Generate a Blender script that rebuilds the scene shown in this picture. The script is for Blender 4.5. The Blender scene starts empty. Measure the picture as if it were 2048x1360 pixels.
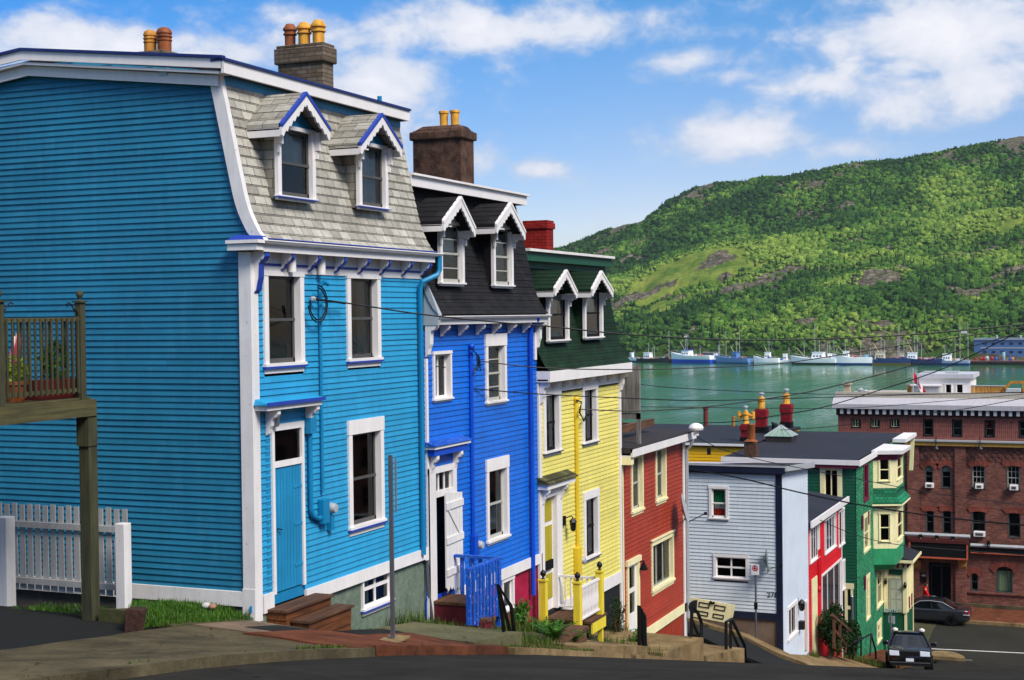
import bpy, math, random
import numpy as np
from mathutils import Vector, Matrix, noise as mn
random.seed(7)
R = math.radians
scene = bpy.context.scene
COL = scene.collection
# ---------------------------------------------------------------- survey camera
# World: X runs down the hill along the row of houses, Y runs into the row, Z up (sea level 0).
FPX = 2900.0; PITCH = R(1.0); ROLL = 0.012; AZ = math.atan(1226/2900.0); CZ = 26.0
def ray(px, py):
    x = px-1024; y = 680-py
    c, s = math.cos(ROLL), math.sin(ROLL)
    X = c*x+s*y; Y = -s*x+c*y
    fw = FPX*math.cos(PITCH)+Y*math.sin(PITCH); up = -FPX*math.sin(PITCH)+Y*math.cos(PITCH)
    return Vector((fw*math.cos(AZ)+X*math.sin(AZ), fw*math.sin(AZ)-X*math.cos(AZ), up))
def onY(px, py, w):           # point of the facade plane y = w
    r = ray(px, py); t = w/r.y; return Vector((r.x*t, w, CZ+r.z*t))
def onX(px, py, u):           # point of the cross plane x = u
    r = ray(px, py); t = u/r.x; return Vector((u, r.y*t, CZ+r.z*t))
def onZ(px, py, z):
    r = ray(px, py); t = (z-CZ)/r.z; return Vector((r.x*t, r.y*t, z))
def at(px, py, dist):
    r = ray(px, py); return Vector((0, 0, CZ))+r.normalized()*dist
cam = bpy.data.cameras.new('camera'); camo = bpy.data.objects.new('camera', cam); COL.objects.link(camo)
cam.sensor_width = 36; cam.lens = 36*FPX/2048; cam.clip_start = 0.3; cam.clip_end = 20000
_F = Vector((math.cos(AZ), math.sin(AZ), 0)); _Rt = Vector((math.sin(AZ), -math.cos(AZ), 0)); _U = Vector((0, 0, 1))
_f = _F*math.cos(PITCH)-_U*math.sin(PITCH); _u = _F*math.sin(PITCH)+_U*math.cos(PITCH)
_r2 = _Rt*math.cos(ROLL)-_u*math.sin(ROLL); _u2 = _Rt*math.sin(ROLL)+_u*math.cos(ROLL)
m = Matrix.Identity(4)
for i in range(3):
    m[i][0] = _r2[i]; m[i][1] = _u2[i]; m[i][2] = -_f[i]
m.translation = Vector((0, 0, CZ)); camo.matrix_world = m
scene.camera = camo
# ---------------------------------------------------------------- mesh builder
ORG = {}
class MB:
    def __init__(s): s.v = []; s.f = []
    def add(s, vs, fs):
        n = len(s.v); s.v.extend([tuple(p) for p in vs]); s.f.extend([tuple(i+n for i in f) for f in fs]); return s
    def quad(s, *p): return s.add(p, [tuple(range(len(p)))])
    def hexa(s, p):   # 0-3 bottom ring, 4-7 top ring
        return s.add(p, [(3,2,1,0),(4,5,6,7),(0,1,5,4),(1,2,6,5),(2,3,7,6),(3,0,4,7)])
    def box(s, x0, x1, y0, y1, z0, z1):
        return s.hexa([(x0,y0,z0),(x1,y0,z0),(x1,y1,z0),(x0,y1,z0),(x0,y0,z1),(x1,y0,z1),(x1,y1,z1),(x0,y1,z1)])
    def beam(s, a, b, w, h, up=(0,0,1)):
        a = Vector(a); b = Vector(b); d = (b-a).normalized(); sd = d.cross(Vector(up))
        if sd.length < 1e-4: sd = d.cross(Vector((1,0,0)))
        sd.normalize(); u = sd.cross(d); sd = sd*w/2; u = u*h/2
        return s.hexa([a-sd-u, a+sd-u, b+sd-u, b-sd-u, a-sd+u, a+sd+u, b+sd+u, b-sd+u])
    def prism(s, pts, vec):
        n = len(pts); vec = Vector(vec); p2 = [Vector(p)+vec for p in pts]
        return s.add(list(pts)+p2, [tuple(range(n-1,-1,-1)), tuple(range(n,2*n))]+[(i,(i+1)%n,(i+1)%n+n,i+n) for i in range(n)])
    def tube(s, pts, r, n=8, caps=True):
        pts = [Vector(p) for p in pts]; rings = []; k = len(pts); ref = None; base = len(s.v); vs = []; fs = []
        for i, p in enumerate(pts):
            d = (pts[min(i+1,k-1)]-pts[max(i-1,0)]).normalized()
            if ref is None:
                ref = Vector((0,0,1)) if abs(d.z) < .9 else Vector((1,0,0))
            a = d.cross(ref).normalized(); ref2 = a.cross(d).normalized(); ref = ref2
            rr = r[i] if isinstance(r, (list, tuple)) else r
            for j in range(n):
                t = 2*math.pi*j/n; vs.append(p+a*math.cos(t)*rr+ref2*math.sin(t)*rr)
        for i in range(k-1):
            for j in range(n):
                fs.append((i*n+j, i*n+(j+1)%n, (i+1)*n+(j+1)%n, (i+1)*n+j))
        if caps: fs.append(tuple(range(n-1,-1,-1))); fs.append(tuple(range((k-1)*n, k*n)))
        return s.add(vs, fs)
    def lathe(s, c, prof, n=16, axis='z'):
        vs = []; fs = []; k = len(prof)
        for (r, z) in prof:
            for j in range(n):
                t = 2*math.pi*j/n; a, b = r*math.cos(t), r*math.sin(t)
                o = (a, b, z) if axis == 'z' else ((z, a, b) if axis == 'x' else (a, z, b))
                vs.append((c[0]+o[0], c[1]+o[1], c[2]+o[2]))
        for i in range(k-1):
            for j in range(n): fs.append((i*n+j, i*n+(j+1)%n, (i+1)*n+(j+1)%n, (i+1)*n+j))
        fs.append(tuple(range(n-1,-1,-1))); fs.append(tuple(range((k-1)*n, k*n)))
        return s.add(vs, fs)
    def sphere(s, c, r, n=10, m=7, sq=1.0):
        return s.lathe(c, [(max(.001, r*math.sin(math.pi*i/m)), -r*math.cos(math.pi*i/m)*sq) for i in range(m+1)], n)
    def loft(s, secs):
        n = len(secs[0]); vs = [p for q in secs for p in q]; fs = []
        for i in range(len(secs)-1):
            for j in range(n): fs.append((i*n+j, i*n+(j+1)%n, (i+1)*n+(j+1)%n, (i+1)*n+j))
        fs.append(tuple(range(n-1,-1,-1))); fs.append(tuple(range((len(secs)-1)*n, len(secs)*n)))
        return s.add(vs, fs)
    def islands(s):
        par = list(range(len(s.v)))
        def fd(i):
            while par[i] != i: par[i] = par[par[i]]; i = par[i]
            return i
        for f in s.f:
            r = fd(f[0])
            for i in f[1:]: par[fd(i)] = r
        g = {}
        for f in s.f: g.setdefault(fd(f[0]), []).append(f)
        for fs in g.values():
            mp = {}; q = MB()
            for f in fs:
                for i in f:
                    if i not in mp: mp[i] = len(q.v); q.v.append(s.v[i])
                q.f.append(tuple(mp[i] for i in f))
            yield q
    def build(s, name, mat, parent=None, origin=None, smooth=False, bevel=0, label=None, split=False):
        if split: return [q.build(name, mat, parent, origin, smooth, bevel, label) for q in s.islands()][0]
        if parent is not None: o0 = ORG[parent.name] if origin is None else Vector(origin)
        else: o0 = Vector(origin) if origin is not None else Vector((0,0,0))
        me = bpy.data.meshes.new(name)
        me.from_pydata([(p[0]-o0.x, p[1]-o0.y, p[2]-o0.z) for p in s.v], [], s.f)
        me.materials.append(mat)
        if smooth:
            me.shade_smooth()
            try: me.set_sharp_from_angle(angle=R(40))
            except Exception: pass
        o = bpy.data.objects.new(name, me); COL.objects.link(o)
        if parent is not None:
            o.parent = parent; o.location = o0-ORG[parent.name]
        else: o.location = o0
        ORG[o.name] = o0
        if bevel:
            b = o.modifiers.new('bevel', 'BEVEL'); b.width = bevel; b.segments = 2; b.limit_method = 'ANGLE'
        if label: o['label'] = label
        return o
def tag(o, label=None, cat=None, group=None, kind=None):
    if label: o['label'] = label
    if cat: o['category'] = cat
    if group: o['group'] = group
    if kind: o['kind'] = kind
    return o
def thing(name, label, cat, loc, group=None):
    o = bpy.data.objects.new(name, None); COL.objects.link(o); o.location = loc; o.empty_display_size = .3
    ORG[o.name] = Vector(loc); return tag(o, label, cat, group)
def copytree(o, parent=None):
    c = o.copy(); COL.objects.link(c); c.parent = parent
    for ch in list(o.children): copytree(ch, c)
    return c
# ---------------------------------------------------------------- materials
def srgb(h):
    if isinstance(h, str):
        h = h.lstrip('#'); h = [int(h[i:i+2], 16)/255 for i in (0,2,4)]
    return [(c/12.92 if c <= .04045 else ((c+.055)/1.055)**2.4) for c in h]
class NT:
    def __init__(s, name):
        s.m = bpy.data.materials.new(name); s.m.use_nodes = True; s.t = s.m.node_tree; s.t.nodes.clear()
        s.out = s.t.nodes.new('ShaderNodeOutputMaterial')
    def n(s, typ, ins=None, **props):
        nd = s.t.nodes.new('ShaderNode'+typ)
        for k, v in props.items(): setattr(nd, k, v)
        for k, v in (ins or {}).items():
            sock = nd.inputs[k]
            if isinstance(v, bpy.types.NodeSocket): s.t.links.new(v, sock)
            elif isinstance(v, bpy.types.Node): s.t.links.new(v.outputs[0], sock)
            else:
                if isinstance(v, (list, tuple)) and sock.type == 'RGBA' and len(v) == 3: v = list(v)+[1]
                sock.default_value = v
        return nd
    def coord(s, sc=(1,1,1), world=False, rot=(0,0,0)):
        if world: src = s.n('NewGeometry').outputs['Position']
        else: src = s.n('TexCoord').outputs['Object']
        return s.n('Mapping', {'Vector': src, 'Scale': sc, 'Rotation': rot}).outputs[0]
    def noise(s, vec, scale, detail=4, rough=.55, dist=0):
        return s.n('TexNoise', {'Vector': vec, 'Scale': scale, 'Detail': detail, 'Roughness': rough, 'Distortion': dist}).outputs['Fac']
    def mr(s, f, a, b, c, d): return s.n('MapRange', {0: f, 1: a, 2: b, 3: c, 4: d}).outputs[0]
    def mix(s, f, a, b, mode='MIX'):
        nd = s.t.nodes.new('ShaderNodeMix'); nd.data_type = 'RGBA'; nd.blend_type = mode
        for k, v in ((0, f), (6, a), (7, b)):
            if isinstance(v, bpy.types.NodeSocket): s.t.links.new(v, nd.inputs[k])
            else:
                if isinstance(v, (list, tuple)): v = (list(v)+[1])[:4]
                nd.inputs[k].default_value = v
        return nd.outputs[2]
    def math(s, op, a, b=0):
        return s.n('Math', {0: a, 1: b}, operation=op).outputs[0]
    def gray(s, f): return s.n('CombineColor', {0: f, 1: f, 2: f}).outputs[0]
    def finish(s, color, rough=.6, metal=0, bump=None, bs=.2, bd=.02, spec=.4, **kw):
        ins = {'Base Color': color, 'Roughness': rough, 'Metallic': metal, 'Specular IOR Level': spec}
        ins.update(kw)
        if bump is not None: ins['Normal'] = s.n('Bump', {'Height': bump, 'Strength': bs, 'Distance': bd}).outputs[0]
        p = s.n('BsdfPrincipled', ins); s.t.links.new(p.outputs[0], s.out.inputs[0]); return s.m
def paint(name, col, rough=.55, var=.16, scale=1.3, chips=0, chipcol='#8a8378', streak=.12, bump=.25, spec=.35, metal=0, dirt=0):
    t = NT(name); c = srgb(col)
    v = t.coord(); n1 = t.noise(v, scale, 5, .6); n2 = t.noise(t.coord((14,14,1.1)), 1.0, 4, .6); n3 = t.noise(v, 35, 3)
    k = t.math('MULTIPLY', t.mr(n1, .25, .75, 1-var, 1+var), t.mr(n2, .25, .75, 1-streak, 1+streak))
    col2 = t.mix(1.0, c, t.gray(k), 'MULTIPLY')
    if chips:
        n4 = t.noise(t.coord((1,1,.45)), 26, 8, .72)
        col2 = t.mix(t.mr(n4, .72-.10*chips, .75-.10*chips, 0, 1), col2, srgb(chipcol))
    if dirt:
        n5 = t.noise(t.coord((2.5,2.5,.8)), 1.1, 7, .65)
        col2 = t.mix(t.mr(n5, .45, .75, 0, dirt), col2, srgb('#57534a'))
    return t.finish(col2, t.mr(n1, .2, .8, rough-.1, rough+.12), metal, n3, bump, .004, spec)
def clapmat(name, col, axis='x', row=.1, var=.14, rough=.5, fade=None, dirt=.25):
    t = NT(name); c = srgb(col); v = t.coord(); g = t.n('NewGeometry').outputs['Position']; sp = t.n('SeparateXYZ', {0: g}); a = sp.outputs[{'x':0,'y':1}[axis]]
    bv = t.n('CombineXYZ', {0: a, 1: sp.outputs[2], 2: 0.0}).outputs[0]
    br = t.n('TexBrick', {'Vector': bv, 'Color1': (0,0,0,1), 'Color2': (1,1,1,1), 'Mortar': (.5,.5,.5,1), 'Scale': 1.0, 'Mortar Size': .0022, 'Mortar Smooth': 0.0, 'Bias': 0.0, 'Brick Width': 2.7, 'Row Height': row}, offset=.37, offset_frequency=3)
    n1 = t.noise(v, .55, 6, .62); n2 = t.noise(t.coord((9,9,.8)), 1.0, 5, .65); n3 = t.noise(v, 40, 3); n4 = t.noise(t.coord((1.2,1.2,30)), 1.3, 4, .6); n5 = t.noise(t.coord((3,3,1.2)), 1.6, 8, .7)
    k = t.math('MULTIPLY', t.mr(n1, .25, .75, 1-var, 1+var), t.math('MULTIPLY', t.mr(n2, .2, .8, .88, 1.12), t.mr(n4, .2, .8, .93, 1.07)))
    k = t.math('MULTIPLY', k, t.mr(br.outputs['Color'], 0, 1, .93, 1.07))
    col2 = t.mix(1.0, c, t.gray(k), 'MULTIPLY')
    col2 = t.mix(t.mr(n5, .52, .74, 0, .32), col2, srgb(fade) if fade else [min(1, q*1.25+.05) for q in c])
    col2 = t.mix(t.mr(t.noise(t.coord((5,5,.5)), .9, 6, .7), .56, .8, 0, dirt), col2, [q*.45 for q in c])
    col2 = t.mix(t.math('MULTIPLY', br.outputs['Fac'], .5), col2, [q*.3 for q in c])
    return t.finish(col2, t.mr(n1, .2, .8, rough-.1, rough+.15), 0, t.math('ADD', n3, n4), .3, .004, .3)
def wood(name, col, col2='#3c2f24', rough=.75, along='x', sc=1.0):
    t = NT(name); s3 = {'x': (1.2,22,22), 'y': (22,1.2,22), 'z': (22,22,1.2)}[along]
    v = t.coord(tuple(a*sc for a in s3)); n = t.noise(v, 1.0, 6, .65, .4); n2 = t.noise(t.coord(), 1.7, 4)
    c = t.mix(t.mr(n, .35, .7, 0, 1), srgb(col), srgb(col2)); c = t.mix(1.0, c, t.gray(t.mr(n2, .2, .8, .7, 1.3)), 'MULTIPLY')
    return t.finish(c, rough, 0, n, .5, .006, .25)
def brick(name, a, b, mortar, axis='x', bw=.21, bh=.075, ms=.012, bump=.6, rough=.85, world=True, offset=.5, var=.5, squash=None):
    t = NT(name); src = t.n('NewGeometry').outputs['Position'] if world else t.n('TexCoord').outputs['Object']
    sp = t.n('SeparateXYZ', {0: src})
    v = t.n('CombineXYZ', {0: sp.outputs[{'x':0,'y':1}[axis]], 1: sp.outputs[2], 2: 0.0}).outputs[0]
    br = t.n('TexBrick', {'Vector': v, 'Color1': srgb(a), 'Color2': srgb(b), 'Mortar': srgb(mortar), 'Scale': 1.0, 'Mortar Size': ms,
             'Mortar Smooth': .15, 'Bias': 0.0, 'Brick Width': bw, 'Row Height': bh}, offset=offset)
    n = t.noise(t.coord(world=world), 1.2, 6, .65); n2 = t.noise(t.coord(world=world), 9, 5, .7)
    c = t.mix(1.0, br.outputs['Color'], t.gray(t.mr(n, .2, .8, 1-var, 1+var)), 'MULTIPLY')
    c = t.mix(1.0, c, t.gray(t.mr(n2, .2, .8, .7, 1.3)), 'MULTIPLY')
    h = t.math('SUBTRACT', t.math('MULTIPLY', n2, .4), br.outputs['Fac'])
    return t.finish(c, rough, 0, h, bump, .01, .25)
def plain(name, col, rough=.6, metal=0, spec=.4, var=.12, scale=4, bump=.1):
    t = NT(name); n = t.noise(t.coord(), scale, 5, .6)
    return t.finish(t.mix(1.0, srgb(col), t.gray(t.mr(n, .2, .8, 1-var, 1+var)), 'MULTIPLY'), rough, metal, n, bump, .01, spec)
def ground_mat(name, c1, c2, s1=.8, s2=22, rough=.9, bump=.4, cracks=None, stain=0.0, spec=.25):
    t = NT(name); v = t.coord(world=True); n = t.noise(v, s1, 6, .65); f = t.noise(v, s2, 5, .7); g = t.noise(v, s2*5, 2, .6)
    c = t.mix(t.mr(n, .3, .7, 0, 1), srgb(c1), srgb(c2)); c = t.mix(1.0, c, t.gray(t.mr(f, .25, .75, .72, 1.28)), 'MULTIPLY')
    c = t.mix(1.0, c, t.gray(t.mr(g, .3, .7, .75, 1.25)), 'MULTIPLY')
    if stain: c = t.mix(t.mr(t.noise(v, .35, 5, .7, 1.0), .5, .68, 0, stain), c, srgb('#1b1a16'))
    h = t.math('ADD', f, t.math('MULTIPLY', g, .6))
    if cracks:
        vo = t.n('TexVoronoi', {'Vector': t.n('MixVector' if False else 'Mapping', {'Vector': v, 'Scale': (1,1,.3)}).outputs[0], 'Scale': cracks}, feature='DISTANCE_TO_EDGE')
        nz = t.math('ADD', vo.outputs['Distance'], t.mr(t.noise(v, 3, 4), 0, 1, -.03, .05))
        c = t.mix(t.mr(nz, 0, .02, .75, 0), c, srgb('#1a1815'))
    return t.finish(c, rough, 0, h, bump, .01, spec)
def glass_mat(name, tint=(.75,.8,.8), boost=-.025):
    t = NT(name); fr = t.n('Fresnel', {'IOR': 1.5}).outputs[0]; fac = t.math('ADD', fr, boost)
    wav = t.noise(t.coord(), 1.3, 2); bp = t.n('Bump', {'Height': wav, 'Strength': .04, 'Distance': .03}).outputs[0]
    tr = t.n('BsdfTransparent', {'Color': list(tint)+[1]}); gl = t.n('BsdfGlossy', {'Roughness': .03, 'Normal': bp, 'Color': (.9,.95,1,1)})
    mx = t.n('MixShader', {0: fac, 1: tr.outputs[0], 2: gl.outputs[0]}); t.t.links.new(mx.outputs[0], t.out.inputs[0]); return t.m
def leafmat(name, c1, c2, scale=6, trans=.25, attr=None):
    t = NT(name)
    src = t.n('NewGeometry').outputs['Position']
    n = t.noise(t.n('Mapping', {'Vector': src}).outputs[0], scale, 3, .6)
    rnd = t.n('NewGeometry').outputs['Random Per Island']
    k = t.math('ADD', t.math('MULTIPLY', n, .5), t.math('MULTIPLY', rnd, .5))
    c = t.mix(t.mr(k, .25, .75, 0, 1), srgb(c1), srgb(c2))
    d = t.n('BsdfPrincipled', {'Base Color': c, 'Roughness': .55, 'Specular IOR Level': .25}); tl = t.n('BsdfTranslucent', {'Color': c})
    mx = t.n('MixShader', {0: trans, 1: d.outputs[0], 2: tl.outputs[0]}); t.t.links.new(mx.outputs[0], t.out.inputs[0]); return t.m
M = {}
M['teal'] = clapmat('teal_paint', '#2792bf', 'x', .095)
M['teal_side'] = clapmat('teal_shaded_side_paint', '#20708f', 'y', .095, .2, .55)  # front teal again, darkened to put the side's shade into the colour
M['teal_dk'] = paint('teal_trim_paint', '#117cab', .4, .1)
M['white'] = paint('white_paint', '#e6e0dc', .5, .06, 2, .2, '#a39c92', .05)
M['white_old'] = paint('worn_white_paint', '#dfdad6', .6, .08, 2, .75, '#7d776c', .08)
M['navy'] = paint('cobalt_trim_paint', '#24409f', .5, .15)
M['royal'] = clapmat('royal_blue_paint', '#0a63c8', 'x', .105, .12, .45)
M['royal_dk'] = paint('blue_pipe_paint', '#0a49bd', .4, .1)
M['royal_old'] = paint('peeling_blue_paint', '#1251b4', .6, .2, 2, 1.25, '#b9bdbd', .1)
M['yellow'] = clapmat('pale_yellow_paint', '#e0d26c', 'x', .1, .07, .5, None, .12)
M['yellow_dk'] = paint('yellow_pipe_paint', '#dcb92a', .45, .1)
M['yellow_tr'] = paint('yellow_trim_paint', '#e6cf3c', .5, .1)
M['cream'] = paint('cream_paint', '#eee3b0', .5, .07, 2, .2, '#b7a98a')
M['redsh'] = clapmat('red_shingle_paint', '#9c3722', 'x', .115, .16, .6, '#b8523a', .3)
M['red'] = clapmat('bright_red_paint', '#cf1420', 'x', .13, .12)
M['grayblue'] = clapmat('grey_blue_siding', '#cad2d6', 'y', .125, .06, .5, '#cfd6da', .1)
M['navydk'] = paint('dark_navy_trim', '#141d33', .45, .2)
M['green'] = paint('green_shingle_paint', '#2f9160', .6, .25, 1.6, .2, '#7fc79b', .2, .6)
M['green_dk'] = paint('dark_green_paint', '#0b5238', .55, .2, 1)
M['gold'] = paint('golden_yellow_siding', '#f0b405', .5, .08)
M['black'] = plain('black_iron', '#0a0a0b', .45, 0, .4)
M['blackmat'] = plain('matt_black', '#08090a', .8, 0, .2)
M['interior'] = plain('dark_room', '#0d0f0e', .9, 0, .1)
M['glass'] = glass_mat('window_glass')
M['curtain'] = plain('net_curtain', '#6e716a', .9, 0, .1, .3, 8)
M['curtain_w'] = plain('white_curtain', '#b9bdb4', .9, 0, .1, .2, 8)
M['curtain_g'] = plain('green_curtain', '#1d7a4b', .9, 0, .1, .2, 8)
M['curtain_r'] = plain('red_cloth', '#b5301f', .9, 0, .1, .2, 8)
M['curtain_b'] = plain('blue_curtain', '#3f5f8f', .9, 0, .1, .3, 8)
M['sash_dk'] = paint('grey_sash', '#4b4a48', .5, .1)
M['sash_gr'] = paint('pale_sash', '#a9a89f', .5, .1)
M['stucco'] = ground_mat('green_grey_stucco', '#5c6c5d', '#74806f', 1.5, 9, .85, .5)
M['stucco_red'] = ground_mat('crimson_stucco', '#8f0f30', '#b01f48', 2, 7, .7, 1.2)
M['stucco_black'] = plain('black_foundation', '#121418', .8)
M['stone'] = ground_mat('old_foundation_stone', '#4b4740', '#6b6257', 1.2, 7, .9, .8)
M['concrete'] = ground_mat('old_concrete', '#665c45', '#453e2e', 1.3, 14, .95, .8, .7, .6, .1)
M['concrete2'] = ground_mat('tan_concrete', '#97805c', '#6f5a3c', 1.4, 14, .95, .8, .5, .55, .1)
M['concrete3'] = ground_mat('greenish_concrete', '#6a6646', '#504d34', .9, 14, .9, .5, .5, .2)
M['redwalk'] = ground_mat('red_asphalt_walk', '#7d4a34', '#54301f', 2.0, 30, .95, .9, .6, .5, .1)
M['asphalt'] = ground_mat('road_asphalt', '#3a3732', '#292723', .8, 40, .95, .8, .3, .55, .06)
M['asphalt_dk'] = ground_mat('dark_asphalt', '#1e1d18', '#131310', .4, 25, .85, .4, None, .2)
M['asphalt_w'] = ground_mat('harbour_road_asphalt', '#34342c', '#292922', .4, 25, .6, .3, None, .3)
M['earth'] = ground_mat('earth', '#4c4632', '#3a3f22', .7, 12, .95, .8)
M['gravel'] = ground_mat('gravel', '#86705c', '#5d4f41', 2, 16, .95, 1.0)
M['wood_dk'] = wood('weathered_brown_wood', '#6b4a33', '#33231a', along='x')
M['wood_or'] = wood('orange_brown_wood', '#7d4a27', '#3f2616', along='x')
M['wood_ol'] = wood('olive_stained_wood', '#5b5536', '#3d3b27', along='x')
M['wood_olz'] = wood('olive_stained_post', '#4b4a33', '#302f22', along='z')
M['wood_gr'] = wood('grey_weathered_wood', '#8f8a84', '#4f4945', along='z')
M['wood_ye'] = wood('yellow_fence_wood', '#c98b35', '#7a4d18', along='z')
M['metal'] = plain('galvanised_steel', '#8d9297', .4, .8, .5, .15, 6)
M['metal_lt'] = plain('light_metal', '#b9bcbd', .5, .3, .5)
M['pot'] = paint('terracotta_pot', '#b5792d', .6, .35, 6, .6, '#5a2c16', .3)
M['pot_dk'] = paint('sooty_pot', '#8a4a22', .6, .4, 6, .6, '#351e12', .3)
M['pot_ye'] = paint('yellow_clay_pot', '#d99a33', .6, .35, 6, .4, '#7c451c', .3)
M['chim_gray'] = brick('grey_parged_brick', '#75695a', '#5c4c3c', '#463d33', 'y', .22, .075, .008, .4)
M['chim_brown'] = ground_mat('brown_stone_parging', '#6a4f40', '#2a1b16', 3.2, 7, .95, 1.6, .9, .5)
M['chim_red'] = brick('red_chimney_brick', '#a02418', '#8c1c14', '#6a1510', 'y', .22, .08, .01, .5)
M['chim_redp'] = brick('red_painted_brick', '#8d1420', '#7c0f1a', '#5d0b12', 'y', .22, .08, .01, .4)
M['tar'] = ground_mat('black_tar_roof', '#2b2a31', '#222127', .4, 10, .75, .4)
M['tar_br'] = ground_mat('brown_tar_roof', '#38302e', '#2a2526', .6, 8, .8, .4)
M['roofcoat'] = ground_mat('white_roof_coating', '#dcdae2', '#8f8e99', .5, 8, .7, .3)
# ---------------------------------------------------------------- world light
wd = bpy.data.worlds.new('World'); scene.world = wd; wd.use_nodes = True
SUN_EL, SUN_AZ = R(46), math.atan2(-0.88, -0.47)     # direction towards the sun, in world X/Y
nt = wd.node_tree; nt.nodes.clear()
def wn(t, ins=None, **pr):
    nd = nt.nodes.new('ShaderNode'+t)
    for k, v in pr.items(): setattr(nd, k, v)
    for k, v in (ins or {}).items():
        if isinstance(v, bpy.types.NodeSocket): nt.links.new(v, nd.inputs[k])
        else: nd.inputs[k].default_value = v
    return nd
def wm(op, a, b=0.0): return wn('Math', {0: a, 1: b}, operation=op).outputs[0]
sky = wn('TexSky', sky_type='NISHITA', sun_disc=False, sun_elevation=SUN_EL, altitude=0, air_density=1.0, dust_density=.3, ozone_density=2.5)
sky.sun_rotation = math.pi/2-SUN_AZ
tc = wn('TexCoord').outputs['Generated']
sep = wn('SeparateXYZ', {0: tc})
azi = wm('ARCTAN2', sep.outputs[1], sep.outputs[0]); ele = wm('ARCSINE', sep.outputs[2])
hz = wn('HueSaturation', {'Hue': .5, 'Saturation': 1.55, 'Value': 1.0, 'Color': sky.outputs[0]}).outputs[0]
grad = wn('MapRange', {0: ele, 1: 0.0, 2: .24, 3: 0.0, 4: 1.0}).outputs[0]
tint = wn('Mix', {0: grad, 6: (.62, .74, .98, 1), 7: (1.10, .93, 1.02, 1)}, data_type='RGBA').outputs[2]
skyc = wn('Mix', {0: 1.0, 6: hz, 7: tint}, data_type='RGBA', blend_type='MULTIPLY').outputs[2]
azt = wn('MapRange', {0: azi, 1: math.atan2(ray(1300,300).y, ray(1300,300).x), 2: math.atan2(ray(-100,300).y, ray(-100,300).x), 3: 0.0, 4: 1.0}).outputs[0]
azc = wn('Mix', {0: azt, 6: (1.45, 1.08, 1.0, 1), 7: (.62, .86, 1.0, 1)}, data_type='RGBA').outputs[2]
skyc = wn('Mix', {0: 1.0, 6: skyc, 7: azc}, data_type='RGBA', blend_type='MULTIPLY').outputs[2]
# clouds: banks at their bearings and heights in the sky, broken up by noise
nv = wn('Mapping', {'Vector': tc, 'Scale': (1, 1, 1.7)}).outputs[0]
n1 = wn('TexNoise', {'Vector': nv, 'Scale': 22.0, 'Detail': 9.0, 'Roughness': .58, 'Distortion': .25}).outputs['Fac']
n2 = wn('TexNoise', {'Vector': nv, 'Scale': 7.0, 'Detail': 5.0, 'Roughness': .55}).outputs['Fac']
n3 = wn('TexNoise', {'Vector': nv, 'Scale': 60.0, 'Detail': 6.0, 'Roughness': .6}).outputs['Fac']
CL = [(210,95,240,58,1.05),(430,120,260,50,.9),(60,110,120,30,.75),(600,70,170,60,.72),(760,190,130,85,1.1),(900,60,220,62,.85),(1120,50,260,50,.8),
      (700,300,130,60,.8),(1465,275,120,46,1.02),(1090,342,70,22,.85),(960,330,50,40,.6),(1890,70,190,95,1.12),(1960,160,190,75,.95),(1640,165,100,40,.62),
      (1380,120,95,26,.72),(1440,150,70,16,.6),(1700,300,110,22,.5),(1830,200,120,60,.7),(300,250,400,60,.6),(2250,120,220,120,1.0),(-250,120,260,90,.9),(2500,260,200,60,.7)]
acc = None
for (cx, cy, sx, sy, st) in CL:
    r0 = ray(cx, cy); a0 = math.atan2(r0.y, r0.x); e0 = math.atan2(r0.z, math.hypot(r0.x, r0.y))
    dx = wm('DIVIDE', wm('SUBTRACT', azi, a0), sx/2900); dy = wm('DIVIDE', wm('SUBTRACT', ele, e0), sy/2900)
    d2 = wm('ADD', wm('MULTIPLY', dx, dx), wm('MULTIPLY', dy, dy))
    g = wm('MULTIPLY', wm('EXPONENT', wm('MULTIPLY', d2, -.7)), st)
    acc = g if acc is None else wm('MAXIMUM', acc, g)
# elsewhere in the sky: scattered cloud above the frame and behind
hi = wn('MapRange', {0: ele, 1: .26, 2: .5, 3: 0.0, 4: .62}).outputs[0]
acc = wm('MAXIMUM', acc, hi)
den = wm('ADD', wm('ADD', acc, wm('MULTIPLY', wm('SUBTRACT', n1, .5), 1.7)), wm('MULTIPLY', wm('SUBTRACT', n2, .5), .9))
den = wm('ADD', den, wm('MULTIPLY', wm('SUBTRACT', n3, .5), .35))
cov = wn('MapRange', {0: den, 1: .20, 2: .88, 3: 0.0, 4: 1.0}, interpolation_type='SMOOTHSTEP').outputs[0]
shade = wn('MapRange', {0: wm('ADD', den, wm('MULTIPLY', n2, .5)), 1: .7, 2: 1.5, 3: 0.0, 4: 1.0}).outputs[0]
CLOUD_LO, CLOUD_HI = (4.6, 5.1, 6.1, 1), (7.2, 7.1, 7.4, 1)
cc = wn('Mix', {0: shade, 6: CLOUD_LO, 7: CLOUD_HI}, data_type='RGBA').outputs[2]
fin = wn('Mix', {0: wm('MULTIPLY', cov, .95), 6: skyc, 7: cc}, data_type='RGBA').outputs[2]
bg = wn('Background', {'Color': fin, 'Strength': .10})
wo = wn('OutputWorld', {0: bg.outputs[0]})
sl = bpy.data.lights.new('sun', 'SUN'); sl.energy = 3.1; sl.angle = R(22); sl.color = (1.0, .955, .88)
so = bpy.data.objects.new('sun', sl); COL.objects.link(so)
sd = Vector((math.cos(SUN_EL)*math.cos(SUN_AZ), math.cos(SUN_EL)*math.sin(SUN_AZ), math.sin(SUN_EL)))
so.rotation_euler = sd.to_track_quat('Z', 'Y').to_euler(); so.location = (-20, -30, 60)
scene.view_settings.view_transform = 'Standard'; scene.view_settings.look = 'None'
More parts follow.
